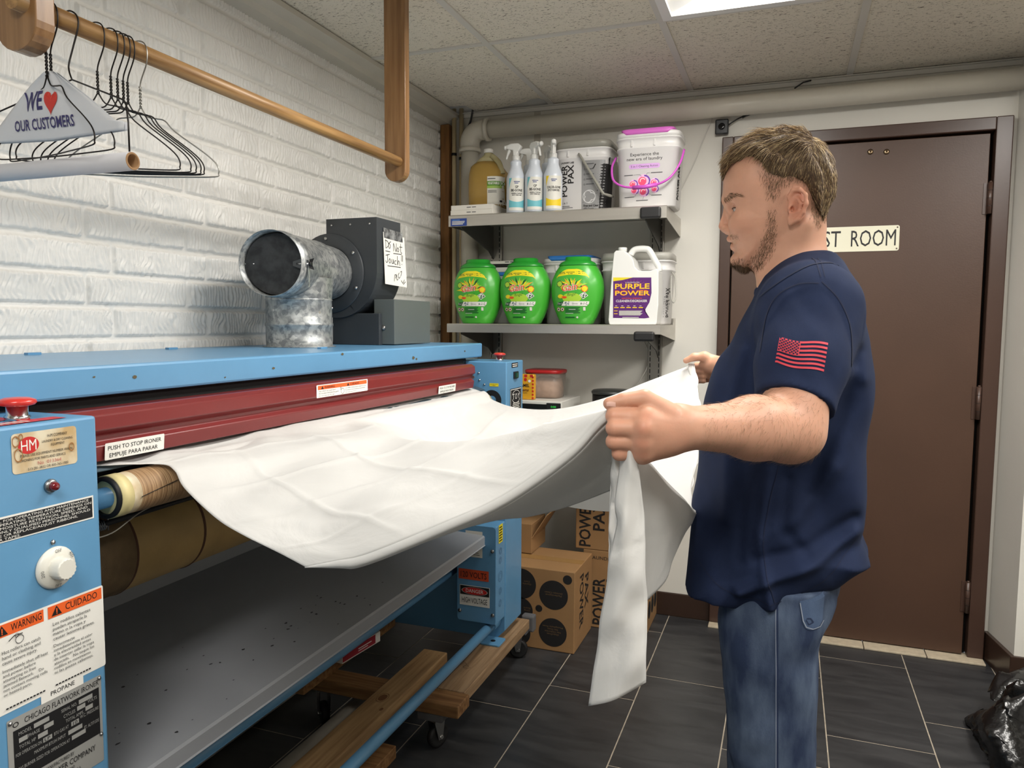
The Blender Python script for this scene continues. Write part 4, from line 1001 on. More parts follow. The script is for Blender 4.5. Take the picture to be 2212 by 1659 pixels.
p.text('LAUNDRY LABS', -.882, ZU+.197, .007, INKB, w=.055, bold=.02); p.text('5 in 1', -.880, ZU+.036, .0085, INKB, w=.024)
p.rect(-.880, ZU+.026, -.845, ZU+.028, GRP_SMALL); p.rect(-.880, ZU+.020, -.832, ZU+.022, GRP_SMALL); p.rect(-.880, ZU+.010, -.868, ZU+.013, REDP)
GW = mat('pale_print', rgb(214, 214, 214), .4)
for k in range(3): p.ring(-.763+.010*math.cos(2.1*k), ZU+.062+.010*math.sin(2.1*k), .016, .003, GW, n=20, a0=2.1*k-1.6, a1=2.1*k+1.9)
p.ring(-.763, ZU+.062, .027, .003, GW, n=28)
p.text('Free and Clear', -.786, ZU+.022, .0085, INKB, w=.062, bold=.02); p.text('475 Count', -.786, ZU+.010, .0075, INKB, w=.042, bold=.02)
for k in range(5): p.rect(-.776, ZU+.19-k*.020, -.744, ZU+.1925-k*.020, GRP_SMALL); p.ring(-.783, ZU+.19-k*.020, .0035, .001, GRP_SMALL, n=10)
p.build('pail_print', Mf_, bd, cast=CA)
# its bail hangs aslant across the front
MB().tube([(-.820, 2.995, ZU+.232), (-.814, 2.990, ZU+.226), (-.714, 2.984, ZU+.066), (-.688, 2.990, ZU+.058), (-.684, 3.03, ZU+.06)], [.004, .005, .006, .006, .004], GREYL, 8).build('bail_handle', parent=e)
p = Print(.0003)
for k in range(6): p.ring(3.00+.03*(k % 2), ZU+.03+.028*k, .012, .003, GRP_SMALL, n=12)
p.rect(2.965, ZU+.012, 3.09, ZU+.19, INKB, 4, 4); bvr = (BV, Vector((-1, 0, 0)))
p.it = p.it[-1:]+p.it[:-1]
p.build('side_panel_print', frame((-.60, 0, 0), (0, 1, 0), (0, 0, 1)), bd, cast=bvr)

Mf_ = frame((0, 2.94, 0), (1, 0, 0), (0, 0, 1))
e, bd, ld = pail(-.663, -.412, 2.945, ZU, .300, PINK, 'detergent_pail', 'white detergent pail with pink lid and magenta handle on the upper shelf', 'square detergent pails')
BV = bvh_of(bd); CA = (BV, Vector((0, 1, 0)))
p = Print(.0003); VIO = mat('bubble_violet', rgb(110, 60, 170), .4); PK = mat('bubble_pink', rgb(238, 84, 120), .4); PKL = mat('bubble_pale', rgb(236, 190, 226), .4)
cx = -.545
p.text('Experience the', cx, ZU+.196, .0120, INKB, w=.110, al='C'); p.text('new era of laundry', cx, ZU+.179, .0120, INKB, w=.138, al='C')
p.rr(cx-.060, ZU+.148, cx+.060, ZU+.166, .008, mat('pill_lilac', rgb(216, 170, 226), .4)); p.text('5 in 1 Cleaning Action', cx, ZU+.153, .0082, INKB, w=.104, al='C')
for u, v, r in ((-.002, .100, .026), (-.042, .090, .018), (.040, .092, .018), (.0, .060, .020), (-.036, .066, .016), (.042, .068, .015)):
    p.disc(cx+u, ZU+v, r, PKL); p.disc(cx+u-r*.2, ZU+v, r*.62, PK); p.ring(cx+u+r*.1, ZU+v, r*.9, r*.22, VIO, n=18, a0=-1.2, a1=1.6); p.ring(cx+u-r*.15, ZU+v+r*.05, r*.42, r*.12, WHITE, n=14, a0=.4, a1=3.5)
for a, b_, w in ((-.078, .124, .034), (.026, .129, .044), (-.076, .040, .038), (.028, .044, .040), (-.030, .026, .046)):
    p.rect(cx+a, ZU+b_, cx+a+w, ZU+b_+.0022, GRP_SMALL)
for S in (((-.042, .125), (-.016, .125), (-.01, .118)), ((.022, .13), (.012, .13), (.008, .12)), ((-.036, .041), (-.030, .052)), ((.026, .046), (.020, .052)), ((-.004, .030), (0, .042))): p.line([(cx+a, ZU+b_) for a, b_ in S], .0008, GRP_SMALL)
p.build('pail_print', Mf_, bd, cast=CA)
p = Print(.0003); p.text('POWER PAX', 3.02, ZU+.030, .030, INKB, w=.13, rot=PI/2, bold=.04); p.build('side_print', frame((-.38, 0, 0), (0, 1, 0), (0, 0, 1)), bd, cast=(BV, Vector((-1, 0, 0))))
# white rim showing left and right of the pink lid front
hp = catmull([(-.668, 3.0, ZU+.205), (-.672, 2.95, ZU+.16), (-.660, 2.925, ZU+.105), (-.620, 2.918, ZU+.078), (-.560, 2.915, ZU+.070), (-.490, 2.917, ZU+.078), (-.440, 2.925, ZU+.105), (-.408, 2.945, ZU+.16), (-.400, 2.985, ZU+.215)], 6)
hb = MB().tube(hp, .0045, PINKH, 8).build('bail_handle', parent=e)
MB().tube([hp[22]+Vector((0, 0, 0)), hp[26], hp[30]], .008, PINKH, 10).build('handle_grip', parent=hb)
GL3 = mat('lid_grey', rgb(178, 176, 168), .4); BLU = mat('lid_blue', rgb(58, 128, 206), .35)
for x0, x1, yf, lidm, lb in ((-1.005, -.765, 3.09, BLU, 'white pail with blue lid behind the green tubs'), (-.752, -.455, 3.09, GL3, 'white pail with pale grey lid behind the purple-labelled jug'), (-1.275, -1.035, 3.095, BLU, 'white and blue pail standing behind the first two green tubs')):
    H_ = .295 if lidm is not BLU else (.290 if x0 > -1.1 else .225)
    e, bd, ld = pail(x0, x1, yf, ZL, H_, lidm, 'detergent_pail', lb, 'square detergent pails', depth=.2)
    if x0 > -1.1:
        p = Print(.0003); c_ = (x0+x1)/2; p.text('Experience the', c_, ZL+.185, .012, INKB, w=.11, al='C'); p.text('new era of laundry', c_, ZL+.168, .012, INKB, w=.138, al='C'); p.text('POWER PAX', x1-.010, ZL+.03, .012, INKB, w=.12, rot=PI/2, bold=.012)
        p.build('pail_print', frame((0, yf-.01, 0), (1, 0, 0), (0, 0, 1)), bd, cast=(bvh_of(bd), Vector((0, 1, 0))))
    if lidm is GL3:
        MB().tube(catmull([(x1-.005, 3.15, ZL+.215), (x1+.012, 3.13, ZL+.19), (x1+.020, 3.11, ZL+.12), (x1+.012, 3.10, ZL+.09), (x1+.002, 3.10, ZL+.12), (x1-.004, 3.13, ZL+.2)], 6), .003, GL3, 8).build('bail_handle', parent=e)
o = flatbox(-1.262, -1.045, 3.10, 3.28, ZL+.226, .048, CARD, 'white flat carton with a black stripe lying on a pail behind the tubs', 'striped carton', INKB)

# --- green tubs
GRN = mat('tub_green', rgb(72, 178, 56), .33, sss=0, coat=.2); GLID = mat('tub_lid_green', rgb(40, 150, 48), .3, coat=.2)
GD = mat('print_dark_green', rgb(18, 84, 44), .45); GY = mat('print_yellow', rgb(240, 220, 30), .45); OR2 = mat('print_orange', rgb(232, 82, 34), .45); LIME = mat('print_lime', rgb(176, 216, 60), .45)
def tub(cx, cy, label):
    e = empty('laundry_tub', (cx, cy, ZL), label, 'detergent tub', 'green laundry detergent tubs'); E = 2.3
    P = [(0, .062, .048, 2.6), (.004, .067, .052, 2.6), (.03, .082, .060, E), (.07, .098, .066, E), (.11, .1075, .070, E), (.145, .110, .071, E), (.18, .1055, .069, E), (.215, .091, .062, E), (.236, .076, .056, E), (.244, .070, .052, E)]
    bd = loft('tub_body', cx, cy, [(ZL+a, b_, c, ex) for a, b_, c, ex in P], GRN, e, 48)
    ld = loft('tub_lid', cx, cy, [(ZL+a, b_, c, ex) for a, b_, c, ex in ((.236, .077, .057, E), (.240, .079, .058, E), (.250, .070, .052, E), (.257, .056, .044, E), (.2575, .053, .041, E), (.270, .052, .040, E), (.273, .048, .036, E))], GLID, e, 48)
    p = Print(.00025); L = lambda u, v: (cx+u-.006, ZL+v)
    top = [L(-.068+.136*k/16, .196+.032*math.sin(min(1, (k/16)*1.0)*PI)**.5-.007*math.exp(-((k/16-.5)/.12)**2)-.012*abs(k/8-1)) for k in range(17)]
    bot = [L(-.068+.136*k/16, .190+.008*math.sin(PI*k/16)) for k in range(17)]
    p.band(top, bot, GY); p.text('50%', *L(-.056, .201), .0095, GD, w=.026, bold=.012)
    p.rect(*L(-.026, .207), *L(.010, .2095), GD); p.rect(*L(-.026, .201), *L(.008, .2035), GD); p.rect(*L(.016, .209), *L(.046, .211), GD); p.rect(*L(.016, .202), *L(.05, .204), GD)
    # burst of leaves and fruit
    for k in range(22):
        a = -.1+k*(PI+.2)/21; r0_, r1_ = .018, .040+.022*random.random(); m = (LIME, GY, GD, LIME, mat('print_gold', rgb(240, 170, 40), .45))[k % 5]
        c0, s0 = math.cos(a), math.sin(a)*.75; n0_ = (-s0, c0)
        p.poly([L(c0*r0_, .145+s0*r0_), L((c0*r1_*.6+n0_[0]*.006), .145+s0*r1_*.6+n0_[1]*.006), L(c0*r1_*1.15, .145+s0*r1_*1.15), L(c0*r1_*.6-n0_[0]*.006, .145+s0*r1_*.6-n0_[1]*.006)], m)
    p.disc(*L(-.052, .162), .012, LIME); p.ring(*L(-.052, .162), .013, .0025, GD, n=16); p.disc(*L(.052, .142), .013, GY); p.ring(*L(.052, .142), .0135, .003, OR2, n=16)
    p.disc(*L(0, .105), .040, LIME, .020); p.disc(*L(-.048, .112), .012, GY, .008); p.disc(*L(-.032, .108), .012, OR2, .005)
    for w_, m in ((.045, WHITE), (.015, OR2)): p.text('Gain', *L(-.040, .132), .026, m, w=.066, rot=.12, bold=w_, shear=.25)
    p.text('flings!', *L(-.018, .112), .011, GD, w=.038, rot=.12, shear=.3)
    p.poly([L(.032, .118), L(.052, .130), L(.066, .114), L(.046, .100)], WHITE); p.poly([L(.035, .117), L(.052, .127), L(.063, .114), L(.046, .103)], GD); p.ring(*L(.049, .115), .0085, .004, WHITE, n=16, a0=0, a1=4.2)
    p.poly([L(-.060, .088), L(-.064, .076), L(.062, .074), L(.066, .092), L(-.030, .092)], GD); p.poly([L(-.044, .074), L(-.034, .092), L(.070, .092), L(.068, .082), L(.060, .073)], WHITE)
    p.text('3 in 1', *L(-.061, .0795), .0075, WHITE, w=.018, bold=.012); p.text('Oxi', *L(-.028, .079), .0090, NAVY, w=.017, bold=.012); p.text('Febreze', *L(.002, .080), .0055, GRP_SMALL, w=.023); p.text('original', *L(.037, .080), .0050, GRP_SMALL, w=.022)
    for u in (-.058, -.040): p.disc(*L(u, .060), .008, LABW); p.ring(*L(u, .060), .008, .0014, REDP, n=16); p.disc(*L(u, .060), .0035, GRP_SMALL)
    for k in range(5): p.rect(*L(-.028, .066-k*.0052), *L(.034-.006*(k % 2), .0685-k*.0052), GD)
    p.rect(*L(-.012, .0585), *L(.016, .0605), WHITE); p.rect(*L(-.026, .043), *L(.006, .0445), WHITE); p.rect(*L(.046, .055), *L(.055, .069), LABW); p.rect(*L(-.028, .026), *L(.012, .030), GD); p.disc(*L(.022, .028), .004, LABW)
    p.build('tub_label', frame((0, cy-.2, 0), (1, 0, 0), (0, 0, 1)), bd, cast=(bvh_of(bd), Vector((0, 1, 0))))
tub(-1.264, 3.008, 'green detergent pac tub, leftmost of three on the lower shelf')
tub(-1.046, 3.004, 'green detergent pac tub, middle of three on the lower shelf')
tub(-.818, 3.000, 'green detergent pac tub standing beside the purple-labelled white jug')

# --- purple power jug
JW = mat('jug_white', rgb(232, 232, 228), .35)
pj_ = empty('cleaner_jug', (-.585, 2.98, ZL), 'white handled jug with a purple and yellow cleaner label', 'jug')
def q4(cx_, cy_, y=2.95):
    v = at(940+cx_/3.95, 500+cy_/3.95, y=y); return (v.x, v.z-.0)
zs = ZL-q4(1600, 808)[1]
bo = [(1484, 800), (1492, 808), (1890, 808), (1900, 795), (1906, 400), (1912, 330), (1902, 300)]
ol = [q4(*a) for a in [(1486, 805), (1480, 770), (1508, 380), (1520, 260), (1528, 195), (1545, 178), (1612, 178), (1660, 215), (1690, 255), (1705, 320), (1740, 352), (1838, 352), (1893, 332), (1908, 360), (1905, 640), (1890, 800), (1880, 810), (1500, 810)]]
ol = [(a, b_+zs) for a, b_ in ol]
bd = MB().prism(ol, .105, JW, Matrix(((1, 0, 0, 0), (0, 0, 1, 2.945), (0, 1, 0, 0), (0, 0, 0, 1)))).build('jug_body', parent=pj_, bevel=.010, seg=4)
hpts = [q4(*a) for a in [(1648, 205), (1672, 168), (1712, 154), (1778, 154), (1812, 172), (1868, 270), (1893, 315), (1890, 345)]]
MB().tube(catmull([(a, 2.998, b_+zs) for a, b_ in hpts], 4), .0125, JW, 14).build('jug_handle', parent=pj_)
a = q4(1578, 178); MB().lathe([(.0155, -.012), (.0155, 0), (.0175, .001), (.0175, .014), (.0165, .016), (0, .016)], JW, 28, Matrix.Translation((a[0], 2.998, a[1]+zs))).build('jug_cap', parent=pj_)
p = Print(.0004); PU = mat('label_purple', rgb(88, 32, 110), .45)
J = lambda cx_, cy_: (q4(cx_, cy_)[0], q4(cx_, cy_)[1]+zs)
p.poly([J(*a) for a in [(1520, 752), (1522, 408), (1846, 408), (1848, 540), (1830, 620), (1795, 680), (1800, 715), (1830, 750), (1790, 756)]], PU)
p.poly([J(*a) for a in [(1522, 440), (1522, 408), (1690, 408), (1600, 430)]], YEL)
for k in range(14):
    a_ = .2+k*.21; p.line([J(1685+60*math.cos(a_), 520-40*math.sin(a_)), J(1685+150*math.cos(a_), 520-100*math.sin(a_))], .0008, mat('label_plum', rgb(170, 70, 130), .45))
YO = mat('letter_gold', rgb(246, 196, 40), .45)
a, b_ = J(1536, 505), J(1832, 460); p.text('PURPLE', a[0], a[1], b_[1]-a[1], YO, w=b_[0]-a[0], bold=.025)
a, b_ = J(1536, 562), J(1836, 517); p.text('POWER', a[0], a[1], b_[1]-a[1], OR2, w=b_[0]-a[0], bold=.025); p.text('POWER', a[0]+.001, a[1]+.0015, (b_[1]-a[1])*.8, YO, w=b_[0]-a[0]-.002, bold=.02)
a, b_ = J(1625, 455), J(1745, 445); p.text('CONCENTRATED', a[0], a[1], b_[1]-a[1], WHITE, w=b_[0]-a[0])
a, b_ = J(1595, 592), J(1765, 580); p.text('INDUSTRIAL STRENGTH', a[0], a[1], b_[1]-a[1], OR2, w=b_[0]-a[0])
a, b_ = J(1545, 618), J(1812, 598); p.text('CLEANER/DEGREASER', a[0], a[1], b_[1]-a[1], WHITE, w=b_[0]-a[0], bold=.012)
for k in range(5):
    a, b_ = J(1530+k*52, 668), J(1568+k*52, 660); p.rect(a[0], a[1], b_[0], b_[1], YO); a, b_ = J(1538+k*52, 652), J(1556+k*52, 648); p.rect(a[0], a[1], b_[0], b_[1], WHITE)
for k in range(6):
    a, b_ = J(1572, 695+k*7), J(1770-8*(k % 3), 691+k*7); p.rect(a[0], a[1], b_[0], b_[1], LABW)
for y_ in (692, 716): a, b_ = J(1528, y_+3), J(1560, y_-2); p.rect(a[0], a[1], b_[0], b_[1], YO)
a, b_ = J(1600, 750), J(1740, 746); p.rect(a[0], a[1], b_[0], b_[1], WHITE)
p.build('cleaner_label', frame((0, 2.9446, 0), (1, 0, 0), (0, 0, 1)), bd)

# ================================================================ side table with microwave, tub, sweets, bin
tb_ = MB().box((-1.12, 2.90, .700), (-.56, 3.3188, .725), mat('table_laminate', rgb(200, 198, 190), .5)).build('wall_counter', bevel=.004); tag(tb_, 'low white counter board fixed to the back wall under the microwave', 'counter')
MWM = mat('microwave_white', rgb(222, 220, 212), .4)
mw = empty('microwave_oven', (-1.0, 3.1, .725), 'white microwave oven with green digital clock behind the ironer', 'microwave')
MB().box((-1.13, 2.945, .728), (-.865, 3.24, .981), MWM).build('cabinet', parent=mw, bevel=.004)
MB().box((-1.125, 2.938, .74), (-.93, 2.945, .968), mat('oven_door', rgb(30, 30, 30), .2)).build('oven_door', parent=mw, bevel=.002)
cp = MB().box((-.929, 2.938, .74), (-.868, 2.945, .974), BLACK).build('control_panel', parent=mw, bevel=.002)
p = Print(); p.text('0:00', -.898, .955, .008, mat('clock_green', rgb(50, 190, 70), .4, emit=.6), w=.022, al='C'); p.build('clock_digits', frame((0, 2.9378, 0), (1, 0, 0), (0, 0, 1)), cp)
ft_ = empty('food_container', (-.975, 3.1, .981), 'clear food container with a red lid on the microwave', 'food container')
CLR2 = mat('clear_tub', rgb(226, 214, 204), .1, trans=.8, ior=1.2)
loft('container_body', -.985, 3.11, [(.9815, .066, .06, 4), (.985, .072, .066, 4), (1.088, .080, .074, 4)], CLR2, ft_)
loft('contents', -.985, 3.11, [(.985, .062, .058, 3), (1.02, .068, .06, 2.4), (1.05, .055, .05, 2.2), (1.062, .03, .03, 2)], mat('flour_bag', rgb(224, 196, 176), .7, var=.2, vscale=40, bump=.5, bscale=40, bdist=.004), ft_)
loft('container_lid', -.985, 3.11, [(1.088, .083, .077, 4), (1.100, .084, .078, 4), (1.103, .078, .072, 4)], mat('lid_red', rgb(190, 38, 40), .35), ft_)
cs = MB().box((-1.14, 2.965, .9815), (-.992, 2.995, 1.088), mat('caramel_yellow', rgb(222, 164, 40), .4)).build('caramel_bag', bevel=.005); tag(cs, 'yellow bag of caramel creams leaning on the red-lidded container', 'sweets bag')
p = Print(); 
for k in range(6): p.rect(-1.135+k*.025, 1.076, -1.122+k*.025, 1.087, REDP)
for k in range(7): p.rect(-1.001, .985+k*.0145, -.993, .993+k*.0145, REDP)
p.disc(-1.03, 1.066, .007, REDP); p.disc(-1.075, 1.07, .009, REDP); p.disc(-1.06, 1.058, .007, WHITE); p.disc(-1.012, 1.06, .006, WHITE)
p.text('CARAMEL', -1.012, 1.036, .012, INKB, w=.068, al='R', bold=.02); p.text('Creams', -1.014, 1.017, .012, mat('choc_ink', rgb(96, 44, 24), .5), w=.052, al='R', shear=.3, bold=.012); p.text('CARAMEL', -1.020, 1.009, .004, INKB, w=.03, al='R')
p.build('bag_print', frame((0, 2.9646, 0), (1, 0, 0), (0, 0, 1)), cs)
bn = empty('black_canister', (-.685, 3.1, .725), 'round black lidded canister behind the sheet, under the shelves', 'canister')
PL = mat('black_plastic', rgb(24, 25, 25), .35)
MB().lathe([(.070, .7255), (.080, .73), (.083, 1.005), (.07, 1.008)], PL, 36, Matrix.Translation((-.690, 3.1, 0))).build('canister_body', parent=bn)
MB().lathe([(.085, 1.008), (.087, 1.012), (.087, 1.018), (.080, 1.024), (0, 1.027)], mat('lid_black', rgb(52, 54, 52), .35), 36, Matrix.Translation((-.690, 3.1, 0))).build('canister_lid', parent=bn)

# ================================================================ cartons on the floor
def carton(x0, x1, y0, y1, z0, h, label, flap=True):
    e = MB().box((x0, y0, z0), (x1, y1, z0+h), KRAFT).build('cardboard_box', bevel=.003); return tag(e, label, 'cardboard box', 'kraft cartons on the floor')
c1 = carton(-1.09, -.752, 2.772, 3.045, .001, .330, 'kraft carton with big black dots standing on the floor behind the caster')
p = Print(); KI = INKB; PT = mat('kraft_print_light', rgb(120, 92, 60), .7)
P1 = lambda a, b_: (lambda v: (v.x, v.z))(at(960+a/4.148, 1080+b_/4.148, y=2.772))
for (a, b_, r) in ((978, 853, 134), (970, 1187, 131), (1103, 717, 42), (847, 971, 32), (690, 748, 140), (680, 985, 120), (660, 1180, 120)):
    q = P1(a, b_); p.disc(q[0], q[1], r/4.148/545, KI, n=36)
for (a, b_), S in (((978, 850), ('Performance', 'Driven Clean')), ((970, 1187), ('Dye-Free', 'No Chlorine', 'No Dyes', 'Phosphate Free')), ((740, 748), ('Gentle', 'Care')), ((740, 985), ('Orig', 'Scent'))):
    q = P1(a, b_)
    for k, s_ in enumerate(S): p.text(s_, q[0], q[1]-.004+k*.010-.005*len(S)/2+.01, .0065, PT, al='C', rot=PI, w=.006*len(s_))
p.build('carton_print', frame((0, 2.7718, 0), (1, 0, 0), (0, 0, 1)), c1)
p = Print(); p.text('POWER', 2.85, .29, .055, KI, w=.22, rot=-PI/2, bold=.02); p.text('PAX', 2.93, .27, .055, KI, w=.14, rot=-PI/2, bold=.02)
p.build('carton_side_print', frame((-.7518, 0, 0), (0, 1, 0), (0, 0, 1)), c1)
tp = MB().box((-1.088, 2.88, .3312), (-.754, 2.93, .3318), mat('packing_tape', rgb(160, 122, 74), .25)).build('packing_tape', parent=c1)
c2 = carton(-.795, -.517, 3.062, 3.316, .001, .338, 'lower kraft carton of the stack at the back wall beside the baseboard')
p = Print(); p.text('POWER', -.700, .015, .050, KI, w=.205, rot=PI/2, bold=.02); p.text('PAX', -.642, .09, .05, KI, w=.13, rot=PI/2, bold=.02); p.text('LAUNDRY LABS', -.765, .300, .014, KI, w=.16); p.build('carton_print', frame((0, 3.0618, 0), (1, 0, 0), (0, 0, 1)), c2)
p = Print()
for y_ in (3.115, 3.19, 3.265):
    for k in range(3): p.disc(y_, .09+.085*k, .031, KI, .038, n=28)
p.build('carton_side_print', frame((-.5168, 0, 0), (0, 1, 0), (0, 0, 1)), c2)
c3 = carton(-.830, -.552, 3.062, 3.316, .340, .338, 'upper kraft carton of the stack at the back wall, behind the sheet')
p = Print(); p.text('POWER', -.765, .352, .048, KI, w=.205, rot=PI/2, bold=.02); p.text('PAX', -.705, .425, .048, KI, w=.13, rot=PI/2, bold=.02); p.build('carton_print', frame((0, 3.0618, 0), (1, 0, 0), (0, 0, 1)), c3)
# opened carton with a raised flap on the front carton
c4 = MB().box((-1.14, 2.93, .334), (-.985, 3.12, .46), KRAFT).build('cardboard_box', bevel=.002); tag(c4, 'small opened kraft carton behind the blue leg, on the dotted carton', 'cardboard box', 'kraft cartons on the floor')
MB().add([(-.985, 2.93, .40), (-.985, 3.10, .40), (-.925, 3.10, .50), (-.925, 2.95, .50)], [(0, 1, 2, 3)], KRAFT).build('box_flap', parent=c4, solid=.003)
# wires on the wall
WW = mat('white_wire', rgb(214, 212, 204), .5)
w1 = MB().tube(catmull([tuple(at(*q, y=3.31)) for q in ((1541, 245), (1530, 275), (1512, 320), (1500, 350), (1478, 395), (1455, 440))], 6), .0022, WW, 6).build('white_wire'); tag(w1, 'thin white wire hanging down from the ceiling beside the wall camera', 'wire')
w2 = MB().tube(catmull([tuple(at(*q, y=3.30)) for q in ((1385, 725), (1402, 760), (1404, 775), (1395, 800), (1380, 825), (1368, 840))]+[(-.60, 3.28, .95)], 6), .0022, WW, 6).build('white_wire'); tag(w2, 'thin white wire curving down the wall below the lower shelf', 'wire')
# small wall camera
kc = empty('wall_camera', tuple(at(1559, 273, y=3.31)), 'small square black camera on the wall above the door corner', 'camera')
a, c = at(1545, 258, y=3.29), at(1573, 288, y=3.29)
cbx = MB().box((a.x, 3.290, c.z), (c.x, 3.318, a.z), mat('camera_black', rgb(24, 26, 30), .3)).build('camera_body', parent=kc, bevel=.005)
MB().lathe([(.014, 0), (.013, .003), (.008, .004), (0, .0045)], mat('lens_black', rgb(10, 10, 14), .1), 24, frame(((a.x+c.x)/2, 3.2895, (a.z+c.z)/2), (1, 0, 0), (0, 0, 1))).build('lens', parent=kc)
MB().tube(catmull([tuple(at(*q, y=3.30)) for q in ((1573, 270), (1597, 255), (1618, 248), (1640, 234))], 5), .003, PL, 6).build('camera_cable', parent=kc)
q = at(1610, 250, y=3.298); MB().box((q.x-.014, q.y-.006, q.z-.004), (q.x+.014, q.y+.006, q.z+.004), PL, Matrix.Translation(q) @ Matrix.Rotation(-.45, 4, 'Y') @ Matrix.Translation(-q)).build('cable_plug', parent=kc)
w3 = MB().tube([at(1716, 191, y=3.29), at(1735, 178, y=3.29), at(1752, 174, y=3.3)], .003, PL, 6).build('black_wire'); tag(w3, 'short black wire end at the ceiling edge above the drain pipe', 'wire')
# ================================================================ under the ironer
PINE = mat('pine', rgb(164, 136, 104), .6, col2=rgb(134, 106, 76), vscale=5, stretch=(18, 1.2, 18), bump=.15, bscale=70, bdist=.001)
PINED = mat('old_pine', rgb(150, 112, 70), .65, col2=rgb(112, 76, 42), vscale=5, stretch=(1.2, 16, 16), bump=.2, bscale=70, bdist=.001)
FELT = mat('grey_felt', rgb(92, 92, 94), .95, bump=.6, bscale=200, bdist=.002)
dolly = empty('wooden_dolly', (-.95, 2.3, .05), 'wooden plank dolly on black casters under the ironer drive leg', 'dolly')
a = MB().box((-.993, 2.042, .127), (-.900, 2.66, .165), PINE).build('plank', parent=dolly, bevel=.003)
p = Print(.0002); p.text('YOUSUF', -.945, 2.20, .022, mat('pencil', rgb(96, 74, 54), .7), w=.075, rot=2.4); p.rect(-.985, 2.385, -.935, 2.43, mat('burnt_mark', rgb(70, 52, 34), .7)); p.build('plank_marks', Matrix.Translation((0, 0, .1652)), a)
MB().box((-1.44, 1.953, .127), (-.882, 2.040, .165), PINED).build('cross_plank', parent=dolly, bevel=.004)
def caster(x, y, zt, par, rz=0):
    M = Matrix.Translation((x, y, 0)) @ Matrix.Rotation(rz, 4, 'Z')
    c = MB(); c.box((-.028, -.028, zt-.006), (.028, .028, zt-.0005), STEEL, M)
    c.prism([(-.022, zt-.006), (.022, zt-.006), (.012, .030), (-.004, .030)], .002, STEEL, M @ Matrix(((1, 0, 0, 0), (0, 0, 1, .016), (0, 1, 0, 0), (0, 0, 0, 1))))
    c.prism([(-.022, zt-.006), (.022, zt-.006), (.012, .030), (-.004, .030)], .002, STEEL, M @ Matrix(((1, 0, 0, 0), (0, 0, 1, -.018), (0, 1, 0, 0), (0, 0, 0, 1))))
    o = c.build('caster', parent=par)
    w = MB(); w.lathe([(.028, -.011), (.036, -.009), (.0375, 0), (.036, .009), (.028, .011)], RUB, 28, M @ frame((.006, 0, .0377), (1, 0, 0), (0, 0, 1)))
    w.build('wheel', parent=o); MB().tube([M @ Vector((.006, -.022, .0377)), M @ Vector((.006, .022, .0377))], .006, CHROME, 10).build('axle_nut', parent=o)
MB().box((-.985, 2.63, .1095), (-.905, 2.71, .1265), FELT).build('felt_pad', parent=dolly, bevel=.004)
MB().box((-.935, 2.661, .112), (-.885, 2.70, .175), FELT).build('felt_pad', parent=dolly, bevel=.006)
caster(-.955, 2.668, .110, dolly, .4)
MB().box((-1.02, 1.955, .102), (-.935, 2.035, .1265), FELT).build('felt_pad', parent=dolly, bevel=.005)
caster(-.975, 1.995, .102, dolly, 1.2); caster(-1.38, 1.995, .127, dolly, -.7)
bm = MB().box((-1.122, .55, .1655), (-1.034, 2.205, .2035), mat('pine_beam', rgb(166, 134, 92), .6, col2=rgb(132, 100, 64), vscale=4, stretch=(16, 1.0, 16), bump=.2, bscale=60, bdist=.001)).build('wooden_beam', bevel=.004)
tag(bm, 'long pale pine beam lying across the dark cross plank beside the blue tube', 'wooden beam')
p = Print(.0003); KN = mat('wood_knot', rgb(104, 66, 36), .6)
p.disc(-1.082, 1.86, .012, KN, .019); p.ring(-1.082, 1.86, .017, .0015, KN, rv=.027); p.disc(-1.052, 1.80, .005, KN, .009); p.disc(-1.09, 2.16, .002, KN); p.disc(-1.05, 2.17, .002, KN)
p.build('knots', Matrix.Translation((0, 0, .2037)), bm)
b2 = MB().box((-1.455, 1.85, .1655), (-1.35, 2.42, .2035), PINED).build('wooden_board', bevel=.003); tag(b2, 'short dim board under the ironer carrying the red and white box', 'wooden board')
rb = MB().box((-.06, -.10, 0), (.06, .10, .035), CARD, Matrix.Translation((-1.36, 2.11, .2040)) @ Matrix.Rotation(-.12, 4, 'Z')).build('small_box', bevel=.001); tag(rb, 'small red and white box lying on the dim board under the ironer', 'box')
Mb = Matrix.Translation((-1.36, 2.11, .2040)) @ Matrix.Rotation(-.12, 4, 'Z')
p = Print(); p.rect(-.099, .004, .072, .034, mat('carton_red', rgb(150, 30, 44), .5)); p.text('BOX-EASE', -.03, .012, .010, WHITE, w=.07, bold=.03) if False else p.rect(-.02, .018, .05, .021, WHITE)
p.rect(-.02, .011, .03, .0135, WHITE); p.build('box_print', Mb @ frame((.0605, 0, 0), (0, 1, 0), (0, 0, 1)), rb)
p = Print(); p.rect(-.058, -.09, -.03, .02, LABC); p.rect(-.01, -.02, .03, .06, GRP_SMALL); p.rect(.036, -.095, .052, .09, REDP); p.build('box_print', Mb @ Matrix.Translation((0, 0, .0353)), rb)
pt = MB().tube([(-1.25, .7, .055), (-1.25, 2.05, .055)], .045, mat('old_pvc', rgb(186, 180, 166), .5, var=.15, vscale=12), 24).build('plastic_pipe'); tag(pt, 'fat pale plastic pipe lying on the floor in the dark under the ironer', 'pipe')
bd2 = MB().box((-1.20, .6, .001), (-1.06, 1.9, .04), PINED).build('wooden_board', bevel=.003); tag(bd2, 'dim board lying on the floor beside the pale plastic pipe', 'wooden board')

